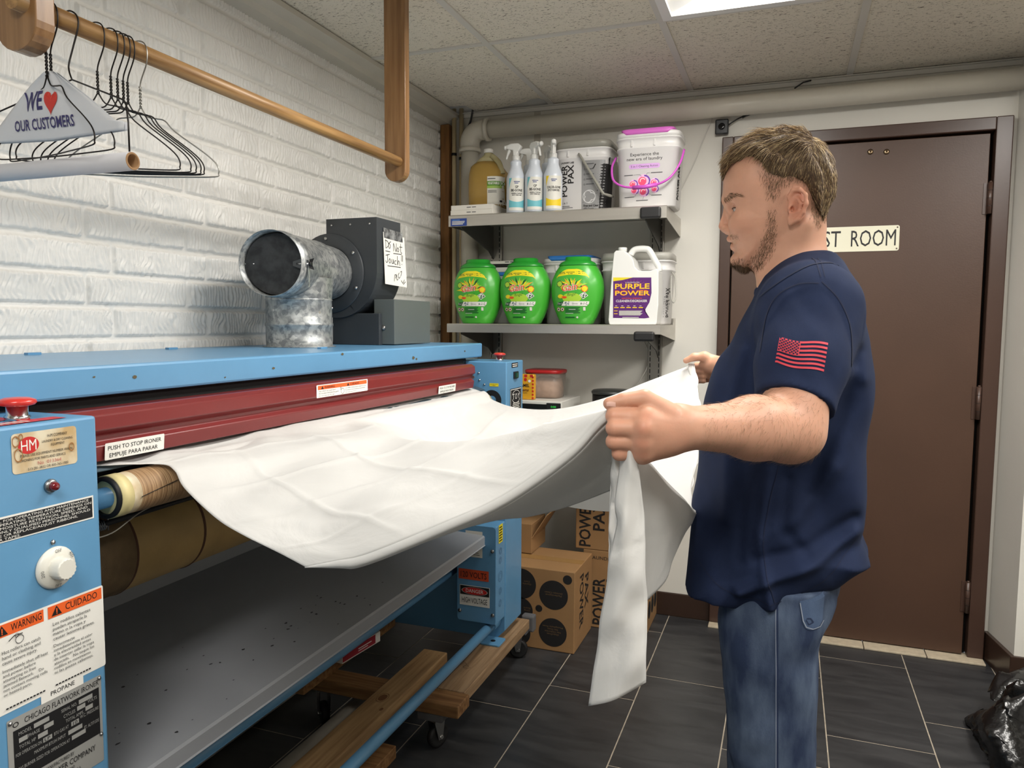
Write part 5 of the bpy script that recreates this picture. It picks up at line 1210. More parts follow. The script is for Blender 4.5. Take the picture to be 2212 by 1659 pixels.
# black rubbish bag, crumpled on the floor
def bag():
    n, m = 60, 84; P = []
    for i in range(n):
        t = i/(n-1); row = []
        for k in range(m):
            a = 2*PI*k/m
            h = .15*math.sin(min(1, t*1.05)*PI/2)**1.0
            prof = (1-t)**.42
            r0_ = .215*(1+.22*math.sin(a*2+.7)+.10*math.sin(a*3+2))
            w = float(vnoise(np.array(math.cos(a)*2.2+t*2.4+7), np.array(math.sin(a)*2.2+3+t*1.5), 31))-.5
            w2 = abs(float(vnoise(np.array(math.cos(a)*5+t*6+9), np.array(math.sin(a)*5+5-t*4), 32))-.5)
            w3 = abs(float(vnoise(np.array(math.cos(a)*11+t*12+9), np.array(math.sin(a)*11+5+t*9), 33))-.5)
            r = r0_*prof*(1+.5*w)-w2*.085*(1-.5*t)-w3*.012
            z = h*(1+.8*w)+w2*.06*(t > .05)+w3*.006*(t > .05)
            if i == 0: z = 0
            row.append((.800+max(r, .002)*math.cos(a), 2.66+max(r, .002)*1.05*math.sin(a), .001+max(z, 0)))
        row.append(row[0]); P.append(row)
    b = MB(); b.grid(P, mat('bag_black', rgb(14, 14, 15), .22, spec=.7, bump=.5, bscale=9, bdist=.02))
    o = b.build('rubbish_bag'); tag(o, 'crumpled black plastic rubbish bag on the slate floor by the wall corner', 'rubbish bag')
    lip = catmull([(.66, 2.80, .09), (.70, 2.86, .13), (.78, 2.88, .145), (.86, 2.85, .12)], 10)
    P = []
    for i, q in enumerate(lip):
        row = []
        for k in range(8):
            t = k/7; w = float(vnoise(np.array(i*.35), np.array(t*3.), 44))-.5
            row.append((q.x+w*.02+.02*t, q.y-.10*t+w*.03, q.z+.025*math.sin(t*PI)-.05*t+w*.025))
        P.append(row)
    MB().grid(P, MATS['bag_black']).build('bag_flap', parent=o, solid=.001)
bag()
wp_ = MB().box((.845, 2.74, .001), (.93, 2.90, .11), CARD).build('white_box', bevel=.002); tag(wp_, 'white carton edge beside the black rubbish bag at the right picture edge', 'box')
# ================================================================ hanging rod and hangers
OAK = mat('varnished_wood', rgb(182, 142, 90), .42, col2=rgb(132, 96, 56), vscale=4, stretch=(22, .9, 22), bump=.15, bscale=80, bdist=.001, coat=.1)
OAKV = mat('varnished_board', rgb(152, 114, 74), .40, col2=rgb(122, 86, 50), vscale=4, stretch=(16, 16, 1.0), bump=.1, bscale=50, bdist=.001, coat=.15)
RX, RZ, RR = -1.122, 1.787, .0152
HS = .867
rod = empty('hanging_rod', (RX, 2.046, CEIL), 'wooden clothes rod held by two hanging boards from the ceiling', 'clothes rod')
MB().tube([(RX, .845, RZ), (RX, 2.068, RZ-.003)], RR, OAK, 32).build('rod', parent=rod)
def hboard(xc, y0, y1, name, hw=.032, zt=2.279):
    pl = [(xc+hw, zt), (xc-hw, zt)]; zb = RZ-.027
    for k in range(13):
        a = PI+PI*k/12; pl.append((xc+hw*math.cos(a), zb+hw*math.sin(a)*.95))
    return MB().prism(pl, y1-y0, OAKV, Matrix(((1, 0, 0, 0), (0, 0, 1, y0), (0, 1, 0, 0), (0, 0, 0, 1)))).build(name, parent=rod, bevel=.002)
hboard(-1.133, 2.046, 2.074, 'end_board', .0354); hboard(-1.140, .862, .895, 'end_board', .0442)
WIRE = mat('hanger_wire', rgb(34, 30, 28), .35, .6); WIRES = mat('hanger_wire_silver', rgb(150, 148, 142), .3, .9)
def hanger_path(w=.2, drop=.10, neck=.098):
    L = []
    r = RR/HS+.0022; hook = [(-r*1.25, -.004), (-r*1.15, r*.5), (-r*.6, r*.98), (0, r*1.08), (r*.75, r*.78), (r*1.1, 0), (r*1.0, -.026), (.003, -.060), (.0, -.078)]
    return hook, neck
def make_hanger(wire, w=.142, drop=.118, neck=.100, lean=0):
    e = bpy.data.objects.new('wire_hanger', None); COL.objects.link(e)
    hk, nk = hanger_path()
    V3 = lambda x, z: (x, -z*0+lean*z, z)
    b = MB(); b.tube(catmull([V3(x, z) for x, z in hk], 5), .0014, wire, 6); b.build('hook', parent=e)
    tw = MB()
    for s_ in (0, PI):
        tw.tube([(.0016*math.cos(s_+k*.9), .0016*math.sin(s_+k*.9)+lean*(-.072-k*.0019), -.072-k*.0019) for k in range(24)], .0014, wire, 5)
    tw.build('twist', parent=e)
    z0 = -.114
    pts = [(.001, z0), (.012, z0-.018), (.030, z0-.022), (.048, z0-.026), (w*.45, z0-.048), (w*.8, z0-.086), (w*.96, z0-drop*.90), (w*1.02, z0-drop*1.02), (w*1.02, z0-drop*1.12), (w*.97, z0-drop*1.18), (w*.5, z0-drop*1.20), (0, z0-drop*1.21)]
    full = [V3(x, z) for x, z in pts]+[V3(-x, z) for x, z in pts[::-1][1:]]
    b = MB(); b.tube(catmull(full, 4), .0014, wire, 6); b.build('frame_wire', parent=e)
    return e
dark = make_hanger(WIRE); silver = make_hanger(WIRES, w=.152)
spots = [('last', 1.248, 26, silver, 'thin silver wire hanger, farthest from the near end board'),
         ('b', 1.216, 30, dark, 'dark wire hanger hanging next to the silver one'), ('c', 1.205, 32, None, 'dark wire hanger, third counting back from the silver one'),
         ('d', 1.191, 33, None, 'dark wire hanger in the middle of the close row of dark ones'), ('e', 1.175, 35, None, 'dark wire hanger, nearest the gap in the close row of dark ones'),
         ('f', 1.144, 38, None, 'dark wire hanger hanging alone between the close row and the paper-covered one')]
for _, y, a, src, lb in spots:
    o = src if src is not None else copy_tree(dark)
    o.location = (RX, y*HS, RZ); o.scale = (HS,)*3; o.rotation_euler = (0, 0, math.radians(a)); tag(o, lb, 'clothes hanger', 'wire hangers on the wooden rod')
o = copy_tree(dark); o.location = (RX, .8975, RZ); o.scale = (HS,)*3; o.rotation_euler = (0, 0, math.radians(-11)); tag(o, 'bare dark wire hanger in front of the paper-covered one', 'clothes hanger', 'wire hangers on the wooden rod')
ch = copy_tree(dark); ch.location = (RX, .905, RZ); ch.scale = (HS,)*3; ch.rotation_euler = (0, 0, math.radians(1)); tag(ch, 'wire hanger with a white paper cape reading WE love OUR CUSTOMERS', 'clothes hanger', 'wire hangers on the wooden rod'); ch.name = 'wire_hanger'
for h_ in [q for q in bpy.data.objects if q.name.startswith('wire_hanger')]:      # hooks stay square to the rod
    for c_ in children(h_):
        if c_.name.startswith('hook'): c_.rotation_euler = (0, 0, -h_.rotation_euler[2])
# paper cape in the hanger's own frame
PAP = mat('cape_paper', rgb(206, 208, 212), .55, bump=.15, bscale=20, bdist=.004)
Mc = Matrix.Translation((RX, .905, RZ)) @ Matrix.Rotation(math.radians(1), 4, 'Z') @ Matrix.Scale(HS, 4)
def cape(side):
    P = []
    for i in range(25):
        t = i/24; z = -.104-.118*t; hw = .010+.160*t**.92
        if t > .84: hw = .172
        row = []
        for k in range(25):
            s_ = -1+2*k/24; y = side*(.004+.006*math.sin(t*PI)*(1-s_*s_))+(float(vnoise(np.array(s_*3.+4), np.array(t*4.), 51))-.5)*.008*(1-t)+((float(vnoise(np.array(s_*7.+4), np.array(t*9.), 52))-.5)*.010 if (abs(s_-.25) < .3 and t < .4) else 0)
            row.append(Mc @ Vector((hw*s_, y, z-.006*(1-abs(s_))*(t > .9))))
        P.append(row)
    return P
b = MB(); b.grid(cape(-1), PAP); b.grid(cape(1), PAP); cp_ = b.build('paper_cape', parent=ch, solid=.0004)
p = Print(.0004); PN = mat('cape_navy', rgb(42, 36, 96), .5); PR = mat('cape_red', rgb(196, 52, 42), .5)
CS = 0
p.text('WE', -.060, -.172, .033, PN, w=.048, bold=.02); 
hc_ = (.008, -.160)
p.poly([(hc_[0]+.015*(math.sin(t)**3), hc_[1]+.024*((13*math.cos(t)-5*math.cos(2*t)-2*math.cos(3*t)-math.cos(4*t))/16)) for t in [2*PI*k/32 for k in range(32)]], PR)
p.text('OUR CUSTOMERS', -.088, -.207, .0190, PN, w=.150, bold=.015)
bv = BVHTree.FromPolygons([v for v in b.v], b.f)
dcast = (Mc.to_3x3() @ Vector((0, 1, 0))).normalized()
p.build('cape_print', Mc @ frame((0, -.05, 0), (1, 0, 0), (0, 0, 1)), cp_, cast=(bv, dcast))
# trouser hanger with a cardboard tube
th = empty('tube_hanger', (RX, .943, RZ), 'wire hanger carrying a white cardboard tube with an open end', 'clothes hanger')
r = RR+.0022; TY = .912
b = MB(); b.tube(catmull([(RX-r*1.25, .943, RZ-.004), (RX-r*.8, .943, RZ+r*.8), (RX, .943, RZ+r*1.08), (RX+r*.9, .943, RZ+r*.5), (RX+r*1.05, .942, RZ-.01), (RX+.01, .938, RZ-.043), (RX+.005, .933, RZ-.074), (RX+.017, .928, RZ-.097)], 5), .0014, WIRE, 6); b.build('hook', parent=th)
N0 = Vector((RX+.017, .928, RZ-.097)); A1 = at(265, 215, y=.919); A2 = at(277, 262, y=.915); A3 = at(280, 335, y=TY)
b = MB(); b.tube([N0, A1, at(272, 222, y=.918), A2, A3], .0014, WIRE, 6); b.tube([N0, (-1.283, .919, 1.647), (-1.30, .916, 1.629), (-1.305, TY, 1.56)], .0014, WIRE, 6); b.build('frame_wire', parent=th)
T1 = at(287, 348, y=TY); zt_ = T1.z
TUBE = mat('tube_paper', rgb(196, 196, 200), .6); TIN = mat('tube_board', rgb(146, 112, 76), .85)
Mt = frame((T1.x, TY, zt_), (0, 1, 0), (0, 0, 1))       # local z = +x
b = MB(); b.lathe([(.0130, 0), (.0141, 0), (.0141, -.40)], TUBE, 28, Mt, (False, False)); b.lathe([(.0102, -.40), (.0102, .0004), (.0130, .0006), (.0137, 0)], TIN, 28, Mt, (False, False)); b.build('cardboard_tube', parent=th)
# ================================================================ the bed sheet fed into the ironer
def cloth_mat():
    m = mat('sheet_cotton', rgb(236, 235, 232), .75, spec=.2); nt = m.node_tree; N = nt.nodes; L = nt.links; b = N['Principled BSDF']
    b.inputs['Sheen Weight'].default_value = .2
    out = [n for n in N if n.type == 'OUTPUT_MATERIAL'][0]
    tr = N.new('ShaderNodeBsdfTranslucent'); tr.inputs[0].default_value = (.86, .86, .84, 1)
    mx = N.new('ShaderNodeMixShader'); mx.inputs[0].default_value = .30
    L.new(b.outputs[0], mx.inputs[1]); L.new(tr.outputs[0], mx.inputs[2]); L.new(mx.outputs[0], out.inputs[0])
    tc = N.new('ShaderNodeTexCoord'); n = N.new('ShaderNodeTexNoise'); n.inputs['Scale'].default_value = 9; n.inputs['Detail'].default_value = 6; n.inputs['Distortion'].default_value = 1.2
    bp = N.new('ShaderNodeBump'); bp.inputs['Strength'].default_value = .45; bp.inputs['Distance'].default_value = .007
    L.new(tc.outputs['Object'], n.inputs['Vector']); L.new(n.outputs[0], bp.inputs['Height']); L.new(bp.outputs[0], b.inputs['Normal'])
    return m
SHEET = cloth_mat()
def resample(P, n):
    P = [Vector(p) for p in P]; d = [0]
    for a, b in zip(P, P[1:]): d.append(d[-1]+(b-a).length)
    out = []; j = 0
    for k in range(n):
        t = d[-1]*k/(n-1)
        while j < len(P)-2 and d[j+1] < t: j += 1
        f = (t-d[j])/max(d[j+1]-d[j], 1e-9); out.append(P[j].lerp(P[j+1], min(1, f)))
    return np.array([tuple(p) for p in out])
HL = at(1316, 883, y=.975); HR = at(1500, 786, y=2.0)
NU, NV = 200, 130
A = (-1.03, .845, 1.078); B = (-1.03, 2.36, 1.080)
near = resample(catmull([A, (-.995, .875, 1.070), at(345, 1002, z=1.068), at(377, 1016, x=-.925), at(398, 1054, x=-.900), at(465, 1118, y=.905), at(520, 1153, y=.897), at(600, 1193, y=.890), at(659, 1224, y=.885)], 6), NV)
C = Vector(near[-1])
far = resample(catmull([B, (-.985, 2.36, 1.069), at(1068, 866, y=2.335), at(1115, 881, y=2.27), at(1200, 884, y=2.19), at(1300, 862, y=2.12), at(1400, 824, y=2.06), HR], 6), NV)
line0 = resample([A, B], NU)
hem = catmull([C, at(726, 1211, y=.889), at(798, 1195, y=.895), at(966, 1126, y=.915), at(1091, 1068, y=.935), at(1228, 972, y=.955), at(1290, 908, y=.968), HL], 8)
mid = catmull([HL, at(1360, 935, y=1.00), at(1395, 988, y=1.04), at(1440, 1040, y=1.12), at(1480, 1080, y=1.22), at(1503, 1108, y=1.33), (-.168, 1.47, .985), (-.172, 1.62, 1.02), (-.19, 1.80, 1.09), (-.212, 1.93, 1.15), HR], 8)
line1 = np.concatenate([resample(hem, NU*9//20), resample(mid, NU-NU*9//20+1)[1:]])
u = np.linspace(0, 1, NU)[:, None, None]; v = np.linspace(0, 1, NV)[None, :, None]
# keep the near edge near: the u of the hem run is stretched, so blend the roller line towards it with v
S = (1-u)*near[None]+u*far[None]+(1-v)*line0[:, None]+v*line1[:, None]-((1-u)*(1-v)*near[0]+u*(1-v)*far[0]+(1-u)*v*near[-1]+u*v*far[-1])
U2, V2 = np.meshgrid(np.linspace(0, 1, NU), np.linspace(0, 1, NV), indexing='ij')
dz = np.zeros_like(U2); env = np.sin(PI*np.clip(V2, 0, 1))**.5*np.minimum(1, U2*12)*np.minimum(1, (1-U2)*12)
dz -= .050*np.sin(PI*V2)**1.2*np.sin(PI*np.clip((U2-.30)/.7, 0, 1))                       # sag between the hands and the roller
dz += .012*np.sin(PI*V2)*np.exp(-((U2-.43)/.10)**2)                                        # tight ridge towards the near hand
def ridge(d, w): return np.exp(-np.abs(d)/w)
jw = (vnoise(U2*6, V2*6, 61)-.5)*.012
for c_, a_ in ((.135, .0040), (.30, .0050), (.475, .0036), (.64, .0045), (.80, .0040)): dz += a_*ridge(U2-c_+jw-(V2-.5)*.02, .004)*env
for c_, a_ in ((.24, .0040), (.46, .0050), (.67, .0044), (.86, .0050)): dz += a_*ridge(V2-c_+jw*1.5, .008)*env
fan = np.sin((U2*46+V2*5+vnoise(U2*9, V2*3, 62)*5))*.0060*np.exp(-((V2-.10)/.15)**2)*(.4+.6*vnoise(U2*7, V2*1, 63)); dz += fan*np.minimum(1, V2*14)
dz += (vnoise(U2*9+V2*4, V2*5, 64)-.5)*.020*env+(vnoise(U2*22-V2*9, V2*12, 65)-.5)*.004*env
dz += np.sin((U2-.02)*30*(1-.5*V2)+V2*6)*.0022*env*(U2 > .02)
S[:, :, 2] += dz
xr_ = S[:, :, 0]; rs = RC[1]+np.sqrt(np.maximum(.0385**2-(xr_-RC[0])**2, 0))+.0020
keep = xr_ < -.9375
S[:, :, 2] = np.where(keep, np.maximum(S[:, :, 2], np.where(xr_ < RC[0], RC[1]+.038, rs)), S[:, :, 2])
S[:, :, 2] = np.where(xr_ < -.985, np.minimum(S[:, :, 2], 1.0795), S[:, :, 2])
b = MB(); b.grid([[tuple(p) for p in r] for r in S], SHEET, flip=True)
# hem band along the near free edge, folded under, then the hanging underside
hp_ = resample(hem, 70); P = []
for i, p in enumerate(hp_):
    t = i/69; row = []
    lowp = None; row.append(tuple(p)); w_ = .016*min(1, t*6+.1)
    row.append((p[0]+.001, p[1]-.002, p[2]-w_*.55)); row.append((p[0], p[1]+.003, p[2]-w_))
    P.append(row)
b.grid(P, SHEET)
band = [Vector(r[-1]) for r in P]
low = resample(catmull([C+Vector((0, .004, -.002)), at(798, 1199, y=.93), at(934, 1160, y=1.00), at(1070, 1124, y=1.07), at(1144, 1116, y=1.10), at(1230, 1093, y=1.12), at(1320, 1059, y=1.13), at(1360, 1045, y=1.13)], 8), 70)
P = []
for i in range(70):
    t = i/69; row = []
    for k in range(26):
        s_ = k/25; p = band[i].lerp(Vector(low[i]), s_)
        bulge = math.sin(PI*s_)*(.035*t)
        wv = math.sin(t*16+s_*3)*.006*math.sin(PI*s_)*t+(float(vnoise(np.array(t*7), np.array(s_*4), 71))-.5)*.02*math.sin(PI*min(1, s_*.8))*t
        row.append((p.x+wv*.3, p.y+bulge+wv, p.z-bulge*.2))
    P.append(row)
b.grid(P, SHEET)
# underside drape between the near hand and the belly
topb = resample(catmull([at(1322, 975, y=1.0), at(1360, 975, y=1.01), at(1395, 990, y=1.04), at(1440, 1041, y=1.12), at(1480, 1081, y=1.22), at(1504, 1109, y=1.33)], 8), 60)
botb = resample(catmull([at(1322, 1345, y=1.03), at(1360, 1325, y=1.05), at(1398, 1296, y=1.09), at(1436, 1257, y=1.14), at(1453, 1210, y=1.20), at(1478, 1155, y=1.27), at(1495, 1130, y=1.32)], 8), 60)
P = []
for i in range(60):
    t = i/59; row = []
    for k in range(34):
        s_ = k/33; p = Vector(topb[i]).lerp(Vector(botb[i]), s_)
        wv = math.sin(t*9-s_*2.2)*.008+(float(vnoise(np.array(t*6), np.array(s_*3), 73))-.5)*.022+.0035*math.exp(-abs(s_-.52+.08*t)/.02)
        bl_ = math.sin(PI*s_)*.015
        row.append((p.x, p.y-bl_+wv*min(1, (1-t)*6)*min(1, s_*5), p.z))
    P.append(row)
b.grid(P, SHEET)
# far part hanging at the belly
P = []
tb2 = resample(mid, 90)[44:]; n2 = len(tb2)
for i in range(n2):
    t = i/(n2-1); row = []
    for k in range(10): s_ = k/9; L_ = .10*(1-t)**.5; row.append((tb2[i][0]-.012*math.sin(PI*s_)-.03*s_*(1-t)+.004*math.sin(t*30), tb2[i][1], tb2[i][2]-L_*s_))
    P.append(row)
b.grid(P, SHEET)
# folded strip that hangs from the near fist, in two layers
def strip(L, Rr, y0, seed, amp=.006, nn=60):
    l = resample(catmull([at(*q, y=y0) for q in L], 8), nn); r = resample(catmull([at(*q, y=y0) for q in Rr], 8), nn); P = []
    for i in range(nn):
        t = i/(nn-1); row = []
        for k in range(14):
            s_ = k/13; p = l[i]*(1-s_)+r[i]*s_
            w_ = (float(vnoise(np.array(t*9+seed), np.array(s_*2.5), 75+seed))-.5)*amp*3+math.sin(s_*PI)*-.012+math.sin(t*14+s_*5)*amp*.35+(.004*math.exp(-abs(t-.40-.03*s_)/.008))
            row.append((p[0], p[1]+w_, p[2]))
        P.append(row)
    return P
b.grid(strip([(1342, 940), (1338, 990), (1331, 1095), (1333, 1125), (1326, 1165), (1304, 1290), (1287, 1415), (1272, 1524)], [(1372, 940), (1377, 990), (1386, 1070), (1392, 1165), (1396, 1300), (1398, 1400), (1395, 1474)], .965, 1), SHEET, flip=True)
b.grid(strip([(1322, 940), (1321, 1000), (1317, 1160), (1318, 1300)], [(1350, 940), (1352, 1000), (1350, 1160), (1350, 1300)], .99, 4), SHEET, flip=True)
sheet = b.build('bed_sheet', solid=.0012)
tag(sheet, 'large white bed sheet held by the man and fed under the maroon guard bar', 'sheet')
# ================================================================ the man (bodies grown from signed distance fields)
YM = 1.45                                   # his middle plane; he faces the machine (-x)
class Field:
    def __init__(s, lo, hi, h):
        s.lo = np.array(lo, float); s.h = h; s.n = np.ceil((np.array(hi)-s.lo)/h).astype(int)+1
        s.a = np.full(tuple(s.n), .2, np.float32)
        s.ax = [(s.lo[i]+h*np.arange(s.n[i])).astype(np.float32) for i in range(3)]
    def sl(s, lo, hi):
        i0 = np.maximum(np.floor((np.array(lo)-s.lo)/s.h).astype(int), 0); i1 = np.minimum(np.ceil((np.array(hi)-s.lo)/s.h).astype(int)+1, s.n)
        if np.any(i1 <= i0): return None, None
        S = tuple(slice(a, b) for a, b in zip(i0, i1))
        return S, (s.ax[0][S[0]][:, None, None], s.ax[1][S[1]][None, :, None], s.ax[2][S[2]][None, None, :])
    def comb(s, S, d, k, op='u'):
        a = s.a[S]
        if op == 'u':
            h = np.maximum(k-np.abs(a-d), 0)/max(k, 1e-6); s.a[S] = np.minimum(a, d)-h*h*k*.25
        else:
            d = -d; h = np.maximum(k-np.abs(a-d), 0)/max(k, 1e-6); s.a[S] = np.maximum(a, d)+h*h*k*.25
    def cone(s, a, b, ra, rb, k=.01, op='u', flat=None):
        a = np.array(a, float); b = np.array(b, float); p = max(ra, rb)+k+.012
        S, X = s.sl(np.minimum(a, b)-p, np.maximum(a, b)+p)
        if S is None: return
        ab = b-a; L = max(ab @ ab, 1e-12); q = [X[i]-a[i] for i in range(3)]
        t = np.clip((q[0]*ab[0]+q[1]*ab[1]+q[2]*ab[2])/L, 0, 1)
        d = np.sqrt((q[0]-ab[0]*t)**2+(q[1]-ab[1]*t)**2+(q[2]-ab[2]*t)**2)-(ra+(rb-ra)*t)
        s.comb(S, d.astype(np.float32), k, op)
    def chain(s, P, R, k=.008, op='u'):
        for i in range(len(P)-1): s.cone(P[i], P[i+1], R[i], R[i+1], k, op)
    def ball(s, c, r, k=.01, op='u'):
        r = np.array(r if hasattr(r, '__len__') else (r, r, r), float); c = np.array(c, float)
        S, X = s.sl(c-r-k-.012, c+r+k+.012)
        if S is None: return
        k0 = np.sqrt(sum(((X[i]-c[i])/r[i])**2 for i in range(3))); k1 = np.sqrt(sum(((X[i]-c[i])/r[i]**2)**2 for i in range(3)))
        d = k0*(k0-1)/np.maximum(k1, 1e-6); s.comb(S, d.astype(np.float32), k, op)
    def inflate(s, poly, W, R, ym, k=.01, e=2.3, op='u', warp=None):
        """side-view outline poly [(x, z)] blown up to half width W(z) (y from ym); R(z) = rounding depth"""
        P = np.array(poly, float); lo = P.min(0)-.03; hi = P.max(0)+.03; wm = max(float(np.max(W(np.linspace(lo[1], hi[1], 50)))), .01)+.03
        S, X = s.sl((lo[0], ym-wm, lo[1]), (hi[0], ym+wm, hi[1]))
        x = X[0][:, 0, 0][:, None].astype(float); z = X[2][0, 0, :][None, :].astype(float)
        D = np.full((x.shape[0], z.shape[1]), 9.); ins = np.zeros(D.shape, bool)
        for i in range(len(P)):
            a, b = P[i-1], P[i]; ab = b-a; t = np.clip(((x-a[0])*ab[0]+(z-a[1])*ab[1])/(ab @ ab), 0, 1)
            D = np.minimum(D, np.hypot(x-a[0]-t*ab[0], z-a[1]-t*ab[1]))
            c = (a[1] > z) != (b[1] > z)
            with np.errstate(divide='ignore', invalid='ignore'): xi = (b[0]-a[0])*(z-a[1])/(b[1]-a[1])+a[0]
            ins ^= c & (x < xi)
        D = np.where(ins, D, -D)
        w = W(z); r = R(z)
        g = np.maximum(1-D/r, 0)[:, None, :]; yy = np.abs(X[1]-ym)/w[:, None, :]
        f = ((yy**e+g**e)**(1/e)-1)*np.minimum(w, r)[:, None, :]*.8
        if warp is not None: f = f+warp(X)
        s.comb(S, f.astype(np.float32), k, op)
    def mesh(s, name, m, parent=None, relax=2):
        a = s.a; h = s.h; sg = a < 0
        c = np.zeros(tuple(s.n-1), np.uint8)
        for dx in (0, 1):
            for dy in (0, 1):
                for dz in (0, 1): c += sg[dx:s.n[0]-1+dx, dy:s.n[1]-1+dy, dz:s.n[2]-1+dz]
        I = np.argwhere((c > 0) & (c < 8)); del c
        idx = np.full(tuple(s.n-1), -1, np.int32); idx[I[:, 0], I[:, 1], I[:, 2]] = np.arange(len(I))
        acc = np.zeros((len(I), 3)); cnt = np.zeros(len(I))
        cor = [(x, y, z) for x in (0, 1) for y in (0, 1) for z in (0, 1)]
        for p in cor:
            for ax in range(3):
                if p[ax]: continue
                q = list(p); q[ax] = 1
                va = a[I[:, 0]+p[0], I[:, 1]+p[1], I[:, 2]+p[2]]; vb = a[I[:, 0]+q[0], I[:, 1]+q[1], I[:, 2]+q[2]]
                m_ = (va < 0) != (vb < 0); t = np.where(m_, va/np.where(m_, va-vb, 1), 0)
                pt = np.array(p, float)[None, :]+np.zeros((len(I), 3)); pt[:, ax] += t
                acc[m_] += pt[m_]; cnt[m_] += 1
        V = s.lo+h*(I+acc/cnt[:, None])
        F = []
        for ax in range(3):
            o = [i for i in range(3) if i != ax]
            A = sg; B = np.roll(sg, -1, ax); df = A != B
            sl_ = [slice(1, -1)]*3; sl_[ax] = slice(0, -1); E = np.argwhere(df[tuple(sl_)]); off = np.array([1, 1, 1]); off[ax] = 0; E = E+off
            e1 = np.zeros(3, int); e1[o[0]] = 1; e2 = np.zeros(3, int); e2[o[1]] = 1
            q = [idx[tuple((E-d).T)] for d in (0*e1, e1, e1+e2, e2)]
            Q = np.stack(q, 1); fl = A[tuple(E.T)]
            if ax == 1: fl = ~fl
            Q[~fl] = Q[~fl][:, ::-1]; Q = Q[(Q >= 0).all(1)]; F.append(Q)
        Fq = np.concatenate(F)
        for _ in range(relax):                       # light smoothing
            nb = np.zeros_like(V); ct = np.zeros(len(V))
            for i in range(4):
                np.add.at(nb, Fq[:, i], V[Fq[:, (i+1) % 4]]+V[Fq[:, (i-1) % 4]]); np.add.at(ct, Fq[:, i], 2)
            V = V*.4+.6*nb/ct[:, None]
        o = np_mesh(name, V, Fq, m, parent); return o, V, Fq
def XZ(px, py, y=YM): v = at(px, py, y=y); return (v.x, v.z)
def A3(px, py, y=YM): return tuple(at(px, py, y=y))
def interp(rows):
    """rows of (z, value) -> function of z"""
    R = sorted(rows); zs = [r[0] for r in R]; vs = [r[1] for r in R]
    return lambda z: np.interp(z, zs, vs)
def Zp(py, y=YM, px=1680): return at(px, py, y=y).z
def mir(p): return (p[0], 2*YM-p[1], p[2])

man = empty('person', (.0, YM, 0), 'man in navy t-shirt and blue jeans holding the white sheet in both hands', 'person')
# ---------------------------------------------------------------- skin
b = Field((-.34, .88, .93), (.17, 2.14, 1.66), .0021)
head = [XZ(*p) for p in [(1563, 395), (1561, 431), (1567, 450), (1574, 468), (1578, 492), (1577, 507), (1577, 516), (1585, 524), (1584, 534), (1592, 545), (1587, 558), (1591, 572), (1607, 582), (1642, 574), (1676, 562), (1706, 545), (1742, 520), (1768, 488), (1784, 455), (1795, 412), (1792, 372), (1776, 332), (1745, 306), (1700, 297), (1650, 303), (1605, 328), (1577, 358)]]
HW = interp([(Zp(300), .070), (Zp(350), .077), (Zp(400), .0765), (Zp(440), .072), (Zp(480), .068), (Zp(520), .058), (Zp(550), .047), (Zp(580), .036), (Zp(620), .03)])
HR_ = interp([(Zp(300), .062), (Zp(440), .060), (Zp(500), .055), (Zp(560), .045), (Zp(590), .04)])
b.inflate(head, HW, HR_, YM, k=.002, e=2.35)
